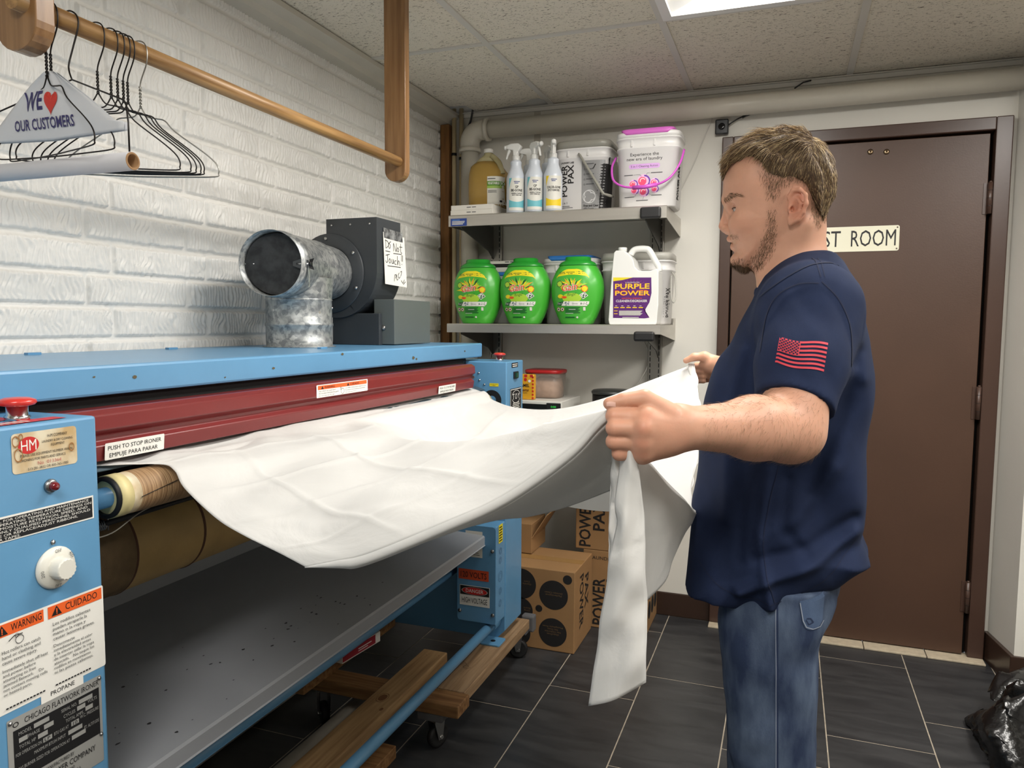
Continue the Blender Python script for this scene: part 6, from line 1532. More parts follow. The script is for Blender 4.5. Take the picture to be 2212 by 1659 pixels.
# neck, shoulders, trunk
b.cone(A3(1714, 512), A3(1724, 600), .0520, .0540, .03)
b.cone(A3(1692, 575), A3(1704, 618), .046, .048, .02)
for f in (lambda p: p, mir):
    b.cone(f(A3(1738, 485, 1.395)), f(A3(1672, 618, 1.43)), .009, .008, .022)
    b.cone(f(A3(1738, 622, 1.42)), f(A3(1745, 675, 1.30)), .036, .045, .05)
b.ball(A3(1712, 810), (.095, .135, .165), .05); b.ball(A3(1690, 1000), (.112, .14, .19), .05)
for f in (lambda p: p, mir):
    # brow, cheek, eye socket, lids
    b.cone(f(A3(1571, 434, 1.437)), f(A3(1590, 430, 1.408)), .0065, .006, .012)
    b.ball(f(A3(1600, 482, 1.403)), (.018, .012, .014), .022)
    b.ball(f(A3(1578, 452, 1.411)), (.011, .013, .009), .012, 's')
    ec = f(A3(1600, 452, 1.419)); b.ball(ec, .0138, .003)
    b.cone(f(A3(1588, 446, 1.432)), f(A3(1597, 441, 1.402)), .0030, .0030, .005)
    lid = lambda a_, el, r_: tuple(np.array(ec)+r_*np.array((-math.cos(a_)*math.cos(el), -math.sin(a_)*math.cos(el)*(1 if ec[1] < YM else -1), math.sin(el))))
    b.chain([lid(a_, -.05-.12*math.sin(a_), .0142) for a_ in (.10, .45, .85, 1.2)], [.0014, .0026, .0026, .0012], .0008, 's')
    # nose wing, nostril
    b.ball(f(A3(1572, 496, 1.4385)), (.0095, .0065, .0075), .006)
    b.ball(f(A3(1567, 503, 1.4425)), (.0042, .0030, .003), .002, 's')
    # lips
    b.cone(A3(1578, 516, YM), f(A3(1597, 523, 1.426)), .0062, .003, .004); b.cone(A3(1586, 533, YM), f(A3(1598, 527, 1.427)), .0066, .003, .004)
    b.cone(A3(1577, 524, YM), f(A3(1603, 525, 1.423)), .0019, .0015, .002, 's')
    # ear
    E = lambda px, py, o: f(A3(px, py, YM-.0725-o))
    b.ball(E(1722, 444, .004), (.0150, .0060, .0290), .004)
    b.chain([E(1708, 440, .004), E(1705, 424, .006), E(1713, 411, .009), E(1728, 409, .013), E(1740, 421, .016), E(1742, 440, .016), E(1735, 458, .013), E(1722, 474, .009), E(1709, 481, .004), E(1704, 470, .002)], [.003, .0036, .0038, .0038, .0038, .0036, .0036, .0044, .0048, .003], .003)
    b.ball(E(1718, 446, .014), (.0075, .0075, .0125), .004, 's'); b.ball(E(1726, 425, .015), (.008, .004, .007), .003, 's')
    b.chain([E(1722, 428, .010), E(1731, 440, .012), E(1725, 456, .010), E(1714, 463, .007)], [.0026]*4, .003)
    b.ball(E(1706, 449, .006), (.0036, .004, .005), .003); b.ball(E(1711, 452, .006), (.003, .006, .005), .001, 's')
b.cone(A3(1571, 456), A3(1562.5, 488), .0062, .0086, .010); b.ball(A3(1569, 497), (.008, .005, .006), .005)
b.ball(A3(1594, 562), (.013, .016, .011), .012)
# left arm and hand (near)
WR = A3(1472, 924, 1.0); EL = A3(1702, 929, 1.165); SHL = A3(1746, 690, 1.275)
b.chain([SHL, EL], [.045, .0420], .03)
fm = tuple(np.array(EL)*.66+np.array(WR)*.34+np.array((0, 0, .002))); b.chain([EL, fm, WR], [.0425, .0405, .0270], .03)
b.cone(A3(1724, 870, 1.18), A3(1722, 932, 1.17), .0405, .0360, .02)
b.ball(A3(1455, 925, .998), (.030, .022, .030), .02)
FG = {'index': ((1398, 902, .968), (1326, 899, .958), (1334, 904, .992), (1362, 906, 1.004), .0108),
      'middle': ((1390, 926, .957), (1327, 925, .950), (1337, 928, .988), (1366, 930, 1.000), .0112),
      'ring': ((1388, 956, .961), (1326, 954, .953), (1338, 956, .990), (1368, 956, 1.002), .0106),
      'little': ((1388, 977, .970), (1338, 979, .960), (1348, 979, .992), (1372, 977, 1.003), .0100)}
for nm, (m_, p_, d_, t_, r_) in FG.items():
    b.cone(WR, A3(*m_), .021, .0165, .012)
    b.chain([A3(*m_), A3(*p_)], [r_*1.08, r_], .0018); b.chain([A3(*p_), A3(*d_)], [r_, r_*.93], .002); b.chain([A3(*d_), A3(*t_)], [r_*.93, r_*.8], .002)
    b.ball(A3(m_[0]+2, m_[1]+1, m_[2]-.007), .0095, .008)
b.ball(A3(1425, 940, .985), (.030, .018, .026), .015); b.cone(A3(1440, 946, .99), A3(1404, 966, .985), .019, .013, .012)
TH = [A3(1448, 900, .985), A3(1392, 861, .976), A3(1346, 865, .966), A3(1316, 872, .960)]
b.chain(TH, [.0180, .0120, .0096, .0082], .0022); b.cone(A3(1432, 888, .985), A3(1406, 878, .985), .012, .008, .006)
for a_, c_ in (((1470, 912, .975), (1400, 902, .957)), ((1468, 930, .975), (1394, 930, .950)), ((1462, 942, .98), (1392, 957, .953))): b.cone(A3(*a_), A3(*c_), .0018, .0028, .006)
# right arm and hand (far)
WR2 = A3(1568, 792, 1.965); EL2 = (.045, 1.80, 1.17); SH2 = mir(SHL)
b.chain([SH2, EL2], [.052, .047], .03); b.chain([EL2, (-.04, 1.88, 1.178), WR2], [.046, .040, .0265], .03)
b.cone(WR2, A3(1532, 788, 2.02), .026, .024, .015); b.ball(A3(1533, 795, 2.025), (.024, .020, .030), .012)
b.chain([A3(1545, 782, 2.0), A3(1522, 770, 2.0), A3(1500, 771, 1.995), A3(1482, 779, 1.995)], [.016, .0125, .0098, .0078], .006)
for k, (py_, r_) in enumerate(((790, .0098), (802, .0100), (812, .0095), (821, .0085))):
    b.chain([A3(1535, py_-3, 2.05), A3(1506+k, py_, 2.055), A3(1504+k, py_+1, 2.032), A3(1520, py_+2, 2.012)], [r_*1.1, r_, r_*.9, r_*.8], .0025)
SKIN = mat('skin', rgb(208, 158, 132), .47, spec=.35, attr='tint', sss=.22, var=.06, vscale=40, bump=.12, bscale=330, bdist=.0008)
body, BV_, BF_ = b.mesh('body', SKIN, man, 1); del b
# skin tones: lips, cheeks, ears, knuckles, clipped hair shadow
def near(V, p, r, soft=.5):
    d = np.sqrt((((V-np.array(p))/np.array(r))**2).sum(1)); return np.clip((1-d)/soft, 0, 1)
T = np.ones((len(BV_), 3))
def paint(w, c):
    global T
    T = T*(1-w[:, None])+T*np.array(c)[None]*w[:, None]
for f in (lambda p: p, mir):
    paint(near(BV_, f(A3(1600, 485, 1.40)), (.035, .03, .028), 1)*.35, (1.0, .78, .74))
    paint(near(BV_, f(A3(1724, 444, 1.37)), (.024, .022, .040), .5)*.55, (1.0, .66, .60))
    paint(near(BV_, f(A3(1720, 450, 1.372)), (.008, .01, .012), 1)*.5, (.6, .4, .36))  # shade tinted into the ear hollow
paint(near(BV_, A3(1582, 516), (.016, .026, .0055), .5)*.35, (.94, .66, .62)); paint(near(BV_, A3(1586, 533), (.014, .022, .0065), .5)*.35, (.94, .66, .62)); paint(near(BV_, A3(1583, 525), (.018, .024, .002), .7)*.4, (.55, .38, .34))  # lip colour, then shade tinted into the slit between the lips
paint(near(BV_, A3(1560, 490), (.02, .02, .02), 1)*.35, (1, .76, .72))
for m_, p_, d_, t_, r_ in FG.values():
    paint(near(BV_, A3(m_[0], m_[1], m_[2]-.012), (.013, .02, .011), 1)*.55, (1, .66, .60)); paint(near(BV_, A3(p_[0], p_[1], p_[2]), (.018, .02, .012), 1)*.30, (1, .74, .68))
paint(near(BV_, A3(1316, 873, .97), (.02, .02, .014), 1)*.4, (1, .70, .64))
hand = (BV_[:, 0] < -.115) & (BV_[:, 1] < 1.06); paint(hand*.20, (1, .82, .78))
# clipped sides of the hair and beard shadow, as side-view patches
def patch(poly, soft=.006):
    P = np.array([XZ(*p, 1.385) for p in poly]); x = BV_[:, 0]; z = BV_[:, 2]; D = np.full(len(x), 9.); ins = np.zeros(len(x), bool)
    for i in range(len(P)):
        a, c = P[i-1], P[i]; ab = c-a; t = np.clip(((x-a[0])*ab[0]+(z-a[1])*ab[1])/(ab @ ab), 0, 1); D = np.minimum(D, np.hypot(x-a[0]-t*ab[0], z-a[1]-t*ab[1]))
        cr = (a[1] > z) != (c[1] > z); xi = (c[0]-a[0])*(z-a[1])/np.where(abs(c[1]-a[1]) < 1e-9, 1e-9, c[1]-a[1])+a[0]; ins ^= cr & (x < xi)
    return np.clip(np.where(ins, D, -D)/soft+.5, 0, 1)*(np.abs(BV_[:, 1]-YM) < .10)
spk = .55+.45*vnoise(BV_[:, 0]*900, BV_[:, 2]*900, 81)
paint(patch([(1626, 345), (1640, 378), (1652, 402), (1662, 432), (1684, 440), (1697, 408), (1718, 396), (1745, 404), (1752, 440), (1748, 470), (1765, 490), (1790, 480), (1815, 400), (1780, 300), (1650, 300)], .014)*.62*spk, (.60, .54, .50))
bs = patch([(1660, 440), (1682, 446), (1682, 500), (1672, 545), (1640, 582), (1600, 590), (1578, 575), (1582, 552), (1598, 548), (1618, 556), (1640, 530), (1655, 495)], .012)
paint(bs*.38*spk, (.62, .56, .52)); paint(near(BV_, A3(1576, 511), (.012, .022, .005), 1)*.2, (.7, .62, .58))
ca = body.data.color_attributes.new('tint', 'FLOAT_COLOR', 'POINT'); ca.data.foreach_set('color', np.concatenate([T, np.ones((len(T), 1))], 1).astype(np.float32).ravel())
# eyes
EYEW = mat('eye_white', rgb(196, 186, 180), .3); IRIS = mat('iris', rgb(88, 104, 104), .2)
for f, nm in ((lambda p: p, 0), (mir, 1)):
    c = Vector(f(A3(1600, 452, 1.419))); dirv = Vector((-.93, 0, -.36)).normalized()
    M = frame(c, Vector((0, 1, 0)), dirv.cross(Vector((0, 1, 0)))); 
    if (M.to_3x3() @ Vector((0, 0, 1))).dot(dirv) < 0: M = frame(c, Vector((0, -1, 0)), Vector((0, 1, 0)).cross(dirv)*-1)
    prof = [(.0128*math.sin(PI*k/16), -.0128*math.cos(PI*k/16)) for k in range(1, 16)]
    eb = MB().lathe(prof, EYEW, 24, M).build('eyeball', parent=man); MB().lathe([(.0057, .0116), (.0055, .0121), (.002, .01285), (0, .0129)], IRIS, 20, M).build('iris', parent=eb)
    if True: MB().lathe([(.0024, .01287), (.0023, .0131), (0, .0132)], BLACK, 14, M).build('pupil', parent=eb)
for f in (lambda p: p, mir):
    ec = f(A3(1600, 452, 1.419)); ly = [tuple(np.array(ec)+.0146*np.array((-math.cos(a_)*math.cos(.12), -math.sin(a_)*math.cos(.12)*(1 if ec[1] < YM else -1), math.sin(.14-.14*abs(a_-.6))))) for a_ in (.05, .4, .8, 1.25)]
    MB().tube(catmull(ly, 4), [.0009]*13, mat('lash_brown', rgb(70, 52, 42), .6), 6).build('eyelashes', parent=man)
# thumb nail and finger nails
NAIL = mat('nail', rgb(232, 188, 172), .28)
bvb = BVHTree.FromPolygons([Vector(v) for v in BV_[::1]], BF_.tolist())
camdir = lambda p: (Vector(p)-CAM).normalized()
P = []
for i in range(7):
    row = []
    for k in range(7):
        s_ = -1+2*i/6; t_ = -1+2*k/6; q = 1-.28*s_*s_*(t_ < 0); o = Vector(A3(1319+9.5*s_, 867.5+5.2*t_*q, .95)); hit, nr, _, _ = bvb.ray_cast(o-Vector((0, .1, -.03)), Vector((0, .95, -.31)).normalized())
        hit = hit or Vector(A3(1319, 868, .965)); nr = nr or Vector((0, -1, 0)); row.append(hit+Vector((0, -1, .4)).normalized()*.0007)
    P.append(row)
MB().grid(P, NAIL).build('thumb_nail', parent=man)

# ---------------------------------------------------------------- t-shirt
s = Field((-.20, 1.05, .76), (.20, 1.86, 1.46), .0035)
sp = [(1655, 602), (1640, 622), (1628, 650), (1592, 705), (1562, 765), (1532, 850), (1512, 930), (1502, 1010), (1499, 1060), (1500, 1115), (1492, 1180), (1486, 1232), (1500, 1262), (1560, 1275), (1700, 1268), (1800, 1240), (1871, 1197), (1861, 1170), (1849, 1148), (1857, 1085), (1868, 1000), (1872, 900), (1874, 800), (1869, 735), (1858, 680), (1843, 625), (1812, 572), (1795, 556), (1740, 566), (1700, 585)]
spz = [XZ(*p) for p in sp]
SW = interp([(Zp(560), .07), (Zp(600), .11), (Zp(640), .150), (Zp(700), .178), (Zp(800), .185), (Zp(900), .178), (Zp(1000), .172), (Zp(1100), .172), (Zp(1180), .180), (Zp(1260), .192)])
SR = interp([(Zp(560), .07), (Zp(700), .11), (Zp(850), .125), (Zp(1100), .125), (Zp(1200), .10), (Zp(1260), .06)])
folds = [([(1852, 1160), (1760, 1210), (1660, 1236), (1600, 1262)], .0065, .011), ([(1845, 1130), (1740, 1180), (1640, 1196)], -.005, .012), ([(1838, 805), (1770, 880), (1720, 985)], .0050, .011), ([(1858, 760), (1822, 880), (1750, 1060)], -.0045, .012),
         ([(1600, 760), (1572, 900), (1566, 1120)], .0035, .010), ([(1630, 740), (1610, 960), (1600, 1200)], -.0032, .010), ([(1660, 1010), (1640, 1160), (1668, 1300)], .0040, .009), ([(1800, 1010), (1720, 1110), (1650, 1150)], .0040, .013), ([(1830, 620), (1862, 720), (1868, 820)], .0030, .010), ([(1700, 1030), (1690, 1130), (1740, 1190)], -.0030, .010)]
def shirt_warp(X):
    x = X[0][:, 0, 0][:, None].astype(float); z = X[2][0, 0, :][None, :].astype(float); w = np.zeros((x.shape[0], z.shape[1]))
    for pl, a, sg in folds:
        Q = [XZ(*p, 1.30) for p in pl]; D = np.full(w.shape, 9.)
        for i in range(len(Q)-1):
            p0 = np.array(Q[i]); ab = np.array(Q[i+1])-p0; t = np.clip(((x-p0[0])*ab[0]+(z-p0[1])*ab[1])/(ab @ ab), 0, 1); D = np.minimum(D, np.hypot(x-p0[0]-t*ab[0], z-p0[1]-t*ab[1]))
        w -= a*np.exp(-(D/sg)**2)
    side = np.clip((YM-X[1])/.08, 0, 1)
    base = (vnoise(x*16+z*5+3, z*5+0*x+2, 91)-.5)*.012+(vnoise(x*36-z*10+3, z*11+0*x+5, 92)-.5)*.004
    yz = (vnoise(X[1][0, :, 0][:, None]*14+2, z*4+0*X[1][0, :, 0][:, None]+7, 93)-.5)*.007
    return w[:, None, :]*side+base[:, None, :]+yz[None, :, :]
s.inflate(spz, SW, SR, YM, k=.003, e=2.5, warp=shirt_warp)
for f in (lambda p: p, mir):
    s.cone(f(A3(1748, 612, 1.42)), f(A3(1752, 660, 1.30)), .050, .062, .05)
s.cone(A3(1750, 668, 1.292), A3(1728, 790, 1.225), .070, .064, .035); s.cone(A3(1728, 790, 1.225), A3(1712, 905, 1.175), .064, .0560, .02)
s.cone(mir(A3(1750, 668, 1.292)), mir(A3(1735, 780, 1.235)), .070, .062, .035); s.cone(mir(A3(1735, 780, 1.235)), (.040, 1.775, 1.19), .062, .056, .02)
def cut(fl, c, n, lo, hi, inner=None):
    """trim to the side of plane (c, n) within a box"""
    S, X = fl.sl(lo, hi); n = np.array(n, float); n /= np.linalg.norm(n)
    d = (X[0]-c[0])*n[0]+(X[1]-c[1])*n[1]+(X[2]-c[2])*n[2]; fl.a[S] = np.maximum(fl.a[S], d.astype(np.float32))
hc = A3(1713, 872, 1.185); ax_ = np.array(A3(1712, 905, 1.175))-np.array(A3(1728, 790, 1.225)); ax_ = ax_/np.linalg.norm(ax_); ax_ = ax_+np.array((-.14, 0, 0))
for i_ in range(1):                              # slight folds on the sleeve
    pass
S_, X_ = s.sl((-.06, 1.08, 1.12), (.13, 1.28, 1.40))
xs = X_[0]+0*X_[1]+0*X_[2]; zs_ = X_[2]+0*X_[0]+0*X_[1]
s.a[S_] += ((vnoise(xs*26+zs_*14, zs_*8-xs*5, 94)-.5)*.0055+(vnoise(xs*60+zs_*30, zs_*18, 95)-.5)*.002).astype(np.float32)*np.clip((1.40-zs_)/.05, 0, 1)*np.clip((zs_-1.19)/.05, .15, 1)
cut(s, hc, ax_, (-.08, 1.06, 1.08), (.14, 1.262, 1.30))
hc2 = (.045, 1.765, 1.205); cut(s, hc2, (0, .35, -1), (-.08, 1.655, 1.08), (.16, 1.86, 1.30))
# hem: wavy cut and a hollow underneath
S_, X_ = s.sl((-.20, 1.2, .76), (.2, 1.7, .90)); hz = .821+.006*np.sin(X_[0]*38)+.004*np.sin(X_[1]*45+1)+np.clip(X_[0]-.05, 0, 1)*.20
s.a[S_] = np.maximum(s.a[S_], (hz-X_[2]+0*X_[1]).astype(np.float32))
inn = [((x_-.0)*.93-.0, z_-.02) for x_, z_ in spz]
s.inflate([(x_*.90, z_) for x_, z_ in [XZ(1510, 1222), XZ(1500, 1320), XZ(1850, 1320), XZ(1840, 1222)]], lambda z: 0*z+.158, lambda z: 0*z+.13, YM, k=.001, e=2.5, op='s')
TEE = mat('navy_cotton', rgb(31, 42, 70), .85, spec=.2, bump=.25, bscale=900, bdist=.0006, var=.12, vscale=30)
shirt, TV, TF = s.mesh('t_shirt', TEE, man, 2); del s
bvs = BVHTree.FromPolygons([Vector(v) for v in TV], TF.tolist())
def onshirt(name, pr, mt_y=1.15, par=None): return pr.build(name, frame((0, mt_y, 0), (1, 0, 0), (0, 0, 1)), par or shirt, cast=(bvs, Vector((0, 1, 0))))
FR = mat('flag_red', rgb(206, 64, 78), .7)
fy_ = 1.125
def FP(s_, t_):
    a = np.array; TL, TR, BR, BL = a((1684, 731)), a((1792, 745)), a((1781, 808)), a((1674, 786))
    p = (TL*(1-s_)+TR*s_)*(1-t_)+(BL*(1-s_)+BR*s_)*t_; p = p+a((0, 3.0*math.sin(s_*2*PI-.6)*(1 if s_ > .0 else 0)))
    return XZ(p[0], p[1], fy_)
p = Print(.0005)
for r_ in range(7):
    t0, t1 = r_*2/13, (r_*2+1)/13; s0_ = .43 if r_ < 4 else 0.0
    p.band([FP(s0_+(1-s0_)*k/24, t0) for k in range(25)], [FP(s0_+(1-s0_)*k/24, min(t1, 1)) for k in range(25)], FR)
    p.n -= 1
p.it.append(([FP(.44*i/8, .54*j/6) for j in range(7) for i in range(9)], [(j*9+i, (j+1)*9+i, (j+1)*9+i+1, j*9+i+1) for j in range(6) for i in range(8)], FR, 1))
p.n = 2
for j in range(9):
    for i in range(6 if j % 2 == 0 else 5):
        c = FP(.035+.074*i+(.037 if j % 2 else 0), .045+.055*j); p.it.append(([(c[0]+.00135*math.cos(q*PI/2.5), c[1]+.00135*math.sin(q*PI/2.5)) for q in range(5)], [(0, 1, 2, 3, 4)], TEE, 3))
onshirt('flag_print', p, fy_)
SEAM = mat('navy_seam', rgb(22, 30, 56), .9)
p = Print(.0004)
def seam(pts, y, w=.0012, off=0): p.line([XZ(a[0], a[1]+off, y) for a in [tuple(q)[:2] for q in catmull([(x, y_, 0) for x, y_ in pts], 10)]], w, SEAM)
seam([(1643, 846), (1680, 838), (1730, 845), (1782, 866)], 1.13); seam([(1643, 849), (1680, 841), (1730, 848), (1782, 869)], 1.13)
seam([(1756, 556), (1762, 580), (1768, 606)], 1.33, .0014); seam([(1768, 556), (1772, 580), (1776, 606)], 1.33, .0010)
seam([(1770, 610), (1725, 612), (1680, 636), (1655, 680), (1642, 760)], 1.2, .0016); seam([(1775, 610), (1812, 650), (1836, 710), (1838, 790)], 1.24, .0016)
seam([(1500, 1240), (1560, 1288), (1640, 1312), (1700, 1316), (1780, 1284), (1860, 1206)], 1.24, .0012, -4)
seam([(1686, 1000), (1660, 1100), (1648, 1200), (1672, 1310)], 1.24, .0010)
seam([(1642, 642), (1668, 624), (1705, 600), (1750, 577), (1792, 570), (1812, 574)], 1.3, .0020)
onshirt('stitching', p, 1.12)
# chest print, seen edge-on
p = Print(.0005)
zc_ = Zp(712); zt2 = Zp(742)
p.text('FREEDOM', 0, zt2-.003, .0135, FR, w=.115, al='C', bold=.02)
for sgn in (1, -1):
    arc_ = [(-.045+.09*k/16, zc_+.012+sgn*(.020-.016*math.sin(PI*k/16)*2+.006)) for k in range(17)]
    p.line(arc_, .0065, FR)
    for e_ in (-1, 1): p.poly([(e_*.045, zc_+.012+sgn*.026), (e_*.054, zc_+.012+sgn*.016), (e_*.050, zc_+.012+sgn*.034), (e_*.038, zc_+.012+sgn*.030)], FR)
p.build('chest_print', frame((-.16, YM, 0), (0, -1, 0), (0, 0, 1)), shirt, cast=(bvs, Vector((1, 0, 0))))
cl = [(1634, 628, 1.45), (1650, 622, 1.412), (1690, 594, 1.386), (1735, 564, 1.382), (1775, 551, 1.396), (1800, 552, 1.43), (1806, 556, 1.45)]
pts = [A3(*q) for q in cl]; full = pts+[mir(q) for q in pts[1:-1][::-1]]
cc = catmull(full, 6, True); b_ = MB()
prof_ = []
for i, q in enumerate(cc):
    c0 = Vector(A3(1722, 590)); out = Vector((q.x-c0.x, q.y-YM, 0)).normalized(); tg = (cc[(i+1) % len(cc)]-cc[i-1]).normalized(); upv = tg.cross(out); upv = upv if upv.z > 0 else -upv
    prof_.append([q+out*(.0045*math.cos(a))+upv*(.0095*math.sin(a))-upv*.004 for a in [2*PI*k/10 for k in range(10)]])
prof_.append(prof_[0]); b_.ringloft(prof_, TEE, (False, False)); b_.build('collar', parent=shirt)

# ---------------------------------------------------------------- jeans and shoes
j = Field((-.20, 1.20, .04), (.20, 1.72, .95), .005)
DEN = mat('denim', rgb(88, 102, 124), .85, col2=rgb(46, 58, 84), vscale=26, stretch=(1, 1, .35), bump=.4, bscale=600, bdist=.0012, spec=.2, detail=8)
yl = 1.362
rows = [(1210, 1540, 1800), (1300, 1546, 1792), (1340, 1549, 1786), (1400, 1555, 1774), (1470, 1560, 1769), (1560, 1567, 1766), (1659, 1574, 1764)]
zr = [Zp(r[0], yl) for r in rows]; xa = [at(r[1], r[0], y=yl).x for r in rows]; xb = [at(r[2], r[0], y=yl).x for r in rows]
zz_ = [.05, .12, .30]+zr[::-1]; c_x = [.0, -.003, -.006]+[(a+b2)/2 for a, b2 in zip(xa, xb)][::-1]; h_x = [.062, .064, .070]+[(b2-a)/2*(.97 if 1 else 1) for a, b2 in zip(xa, xb)][::-1]; h_y = [.060, .062, .066]+[.080, .083, .086, .089, .091, .093, .094]
h_y = h_y[:len(zz_)]
S_, X_ = j.sl((-.2, 1.2, .04), (.2, 1.72, .95))
zf = X_[2][0, 0]; cx_ = np.interp(zf, zz_, c_x)[None, None, :]; hx_ = np.interp(zf, zz_, h_x)[None, None, :]; hy_ = np.interp(zf, zz_, h_y)[None, None, :]
wrk = (vnoise(X_[0]*18+X_[2]*6, X_[2]*26-X_[0]*9, 96)-.5)[:, 0][:, None, :]*.008
for yc, dx in ((yl, 0), (2*YM-yl, -.012)):
    q = (np.abs((X_[0]-cx_-dx)/hx_)**2.3+np.abs((X_[1]-yc)/hy_)**2.3)**(1/2.3); d = (q-1)*np.minimum(hx_, hy_)+wrk*1.0
    d = np.maximum(d, .045-X_[2]); j.comb(S_, d.astype(np.float32), .012)
j.ball((.004, YM, .845), (.100, .135, .10), .03)
for a, r_ in (((1775, 1300), .020), ((1766, 1328), .016)): j.ball(A3(a[0], a[1], 1.37), (r_, .03, r_*.8), .02)
cut(j, (0, 0, .862), (0, 0, 1), (-.2, 1.2, .80), (.2, 1.72, .95))
jeans, JV, JF = j.mesh('jeans', DEN, man, 2); del j
bvj = BVHTree.FromPolygons([Vector(v) for v in JV], JF.tolist())
THR = mat('jean_thread', rgb(150, 158, 172), .8); DK = mat('jean_dark_seam', rgb(34, 48, 78), .9); DPK = mat('denim_pocket', rgb(84, 104, 134), .85, col2=rgb(58, 76, 108), vscale=12, bump=.4, bscale=600, bdist=.0012)
jy = 1.25
def J2(px, py): return XZ(px, py, jy+.02)
p = Print(.0006)
p.line([J2(1679, 1300+k*16) for k in range(36)], .0030, DK); p.line([J2(1676, 1300+k*16) for k in range(36)], .0010, THR)
p.build('side_seam', frame((0, jy, 0), (1, 0, 0), (0, 0, 1)), jeans, cast=(bvj, Vector((0, 1, 0))))
p = Print(.0012)
pk = [(1727, 1318), (1734, 1345), (1741, 1360), (1758, 1370), (1776, 1370), (1786, 1350), (1788, 1318), (1780, 1296), (1750, 1300), (1727, 1305)]
p.it.append(([J2(1727+(59 if True else 0)*i/8-(0), 1300+68*jj/8) for jj in range(9) for i in range(9)], [(a*9+i, (a+1)*9+i, (a+1)*9+i+1, a*9+i+1) for a in range(8) for i in range(8)], DPK, 1)) if False else p.band([J2(1727+7*k, 1302-k*.5) for k in range(9)], [J2(1733+5.6*k, (1348, 1362, 1367, 1370, 1372, 1372, 1371, 1368, 1360)[k]) for k in range(9)], DPK)
pl = [J2(*a) for a in [(1728, 1306), (1734, 1345), (1741, 1361), (1756, 1370), (1772, 1371), (1780, 1362)]]; p.line(pl, .0014, THR)
p.line([J2(*a) for a in [(1740, 1345), (1746, 1356), (1756, 1354), (1750, 1344), (1742, 1342)]], .0016, DK)
p.build('back_pocket', frame((0, jy, 0), (1, 0, 0), (0, 0, 1)), jeans, cast=(bvj, Vector((0, 1, 0))))
for yc in (yl, 2*YM-yl):
    loft('shoe', -.045, yc, [(.001, .150, .050, 3), (.025, .152, .052, 3), (.030, .145, .048, 2.6), (.060, .115, .045, 2.4, .025), (.09, .070, .045, 2.2, .05), (.105, .060, .045, 2, .052)], mat('work_shoe', rgb(40, 38, 36), .5), man)

# ---------------------------------------------------------------- hair, brows, beard
h = Field((-.13, 1.36, 1.43), (.11, 1.54, 1.67), .0022)
hp2 = [(1563, 382), (1561, 370), (1572, 348), (1592, 326), (1618, 306), (1652, 291), (1696, 283), (1738, 289), (1772, 312), (1794, 345), (1804, 385), (1801, 425), (1790, 455), (1778, 478), (1762, 474), (1746, 452), (1730, 434), (1704, 430), (1680, 428), (1656, 412), (1634, 384), (1614, 364), (1590, 366)]
h.inflate([XZ(*q) for q in hp2], interp([(Zp(286), .074), (Zp(330), .0845), (Zp(400), .0850), (Zp(440), .082), (Zp(480), .074)]), lambda z: 0*z+.050, YM, k=.002, e=2.6,
          warp=lambda X: ((vnoise(X[0]*60+X[2]*22+X[1]*30, X[1]*90+X[2]*20, 97)-.5)*.0045+(vnoise(X[0]*40+9, X[1]*200+X[2]*90, 98)-.5)*.0025))
HB = mat('hair_base', rgb(98, 78, 56), .7, col2=rgb(70, 54, 38), vscale=60)
hair, HV, HF = h.mesh('hair', HB, man, 1); del h
def strands(name, V, Fq, n, keep, flow, length, lift, wid, mats, parent, seed=5):
    rg = np.random.RandomState(seed); P = V[Fq]; c = P.mean(1); nrm = np.cross(P[:, 2]-P[:, 0], P[:, 3]-P[:, 1]); ar = np.linalg.norm(nrm, axis=1)+1e-12; nrm /= ar[:, None]
    m_ = np.asarray(keep(c, nrm), float); idx = np.where(m_ > 0)[0]; pr_ = ar[idx]*m_[idx]; pr_ = pr_/pr_.sum(); pick = rg.choice(idx, n, p=pr_)
    w4 = rg.dirichlet((1, 1, 1, 1), n); root = (P[pick]*w4[:, :, None]).sum(1); nn = nrm[pick]
    fl = flow(root)+rg.normal(0, .16, (n, 3)); fl = fl-nn*(fl*nn).sum(1)[:, None]; fl /= np.linalg.norm(fl, axis=1)[:, None]+1e-9
    L = length(root)*(.6+.8*rg.rand(n)); li = lift(root)*(.5+rg.rand(n)) if callable(lift) else lift*(.5+rg.rand(n))
    segs = 4; side = np.cross(fl, nn); pts = []
    for k in range(segs):
        t = k/(segs-1); pos = root+(fl*t+nn*(li[:, None]*(t-.45*t*t)))*L[:, None]+np.array((0, 0, -1))*(.18*t*t*L)[:, None]; w = wid*(1-.8*t)
        for a in (0, 2.094, 4.189): pts.append(pos+side*(w*math.cos(a))+nn*(w*math.sin(a)))
    Vv = np.stack(pts, 1); base = np.arange(n)[:, None]*12; Fs_ = []
    for k in range(segs-1):
        for a in range(3):
            b2 = (a+1) % 3; Fs_.append(base+np.array([[k*3+a, k*3+b2, (k+1)*3+b2, (k+1)*3+a]]))
    Fa = np.stack(Fs_, 1).reshape(-1, 4); o = np_mesh(name, Vv.reshape(-1, 3), Fa, mats[0], parent)
    for m2 in mats[1:]: o.data.materials.append(m2)
    o.data.polygons.foreach_set('material_index', np.repeat(rg.randint(0, len(mats), n), (segs-1)*3).astype(np.int32)); return o
H1 = mat('hair_brown', rgb(112, 90, 64), .45, spec=.5); H2 = mat('hair_blond', rgb(182, 158, 118), .42, spec=.5); H3 = mat('hair_dark', rgb(78, 60, 42), .5); H4 = mat('hair_mid', rgb(136, 110, 78), .45)
x0h, x1h = XZ(1562, 380)[0], XZ(1800, 380)[0]
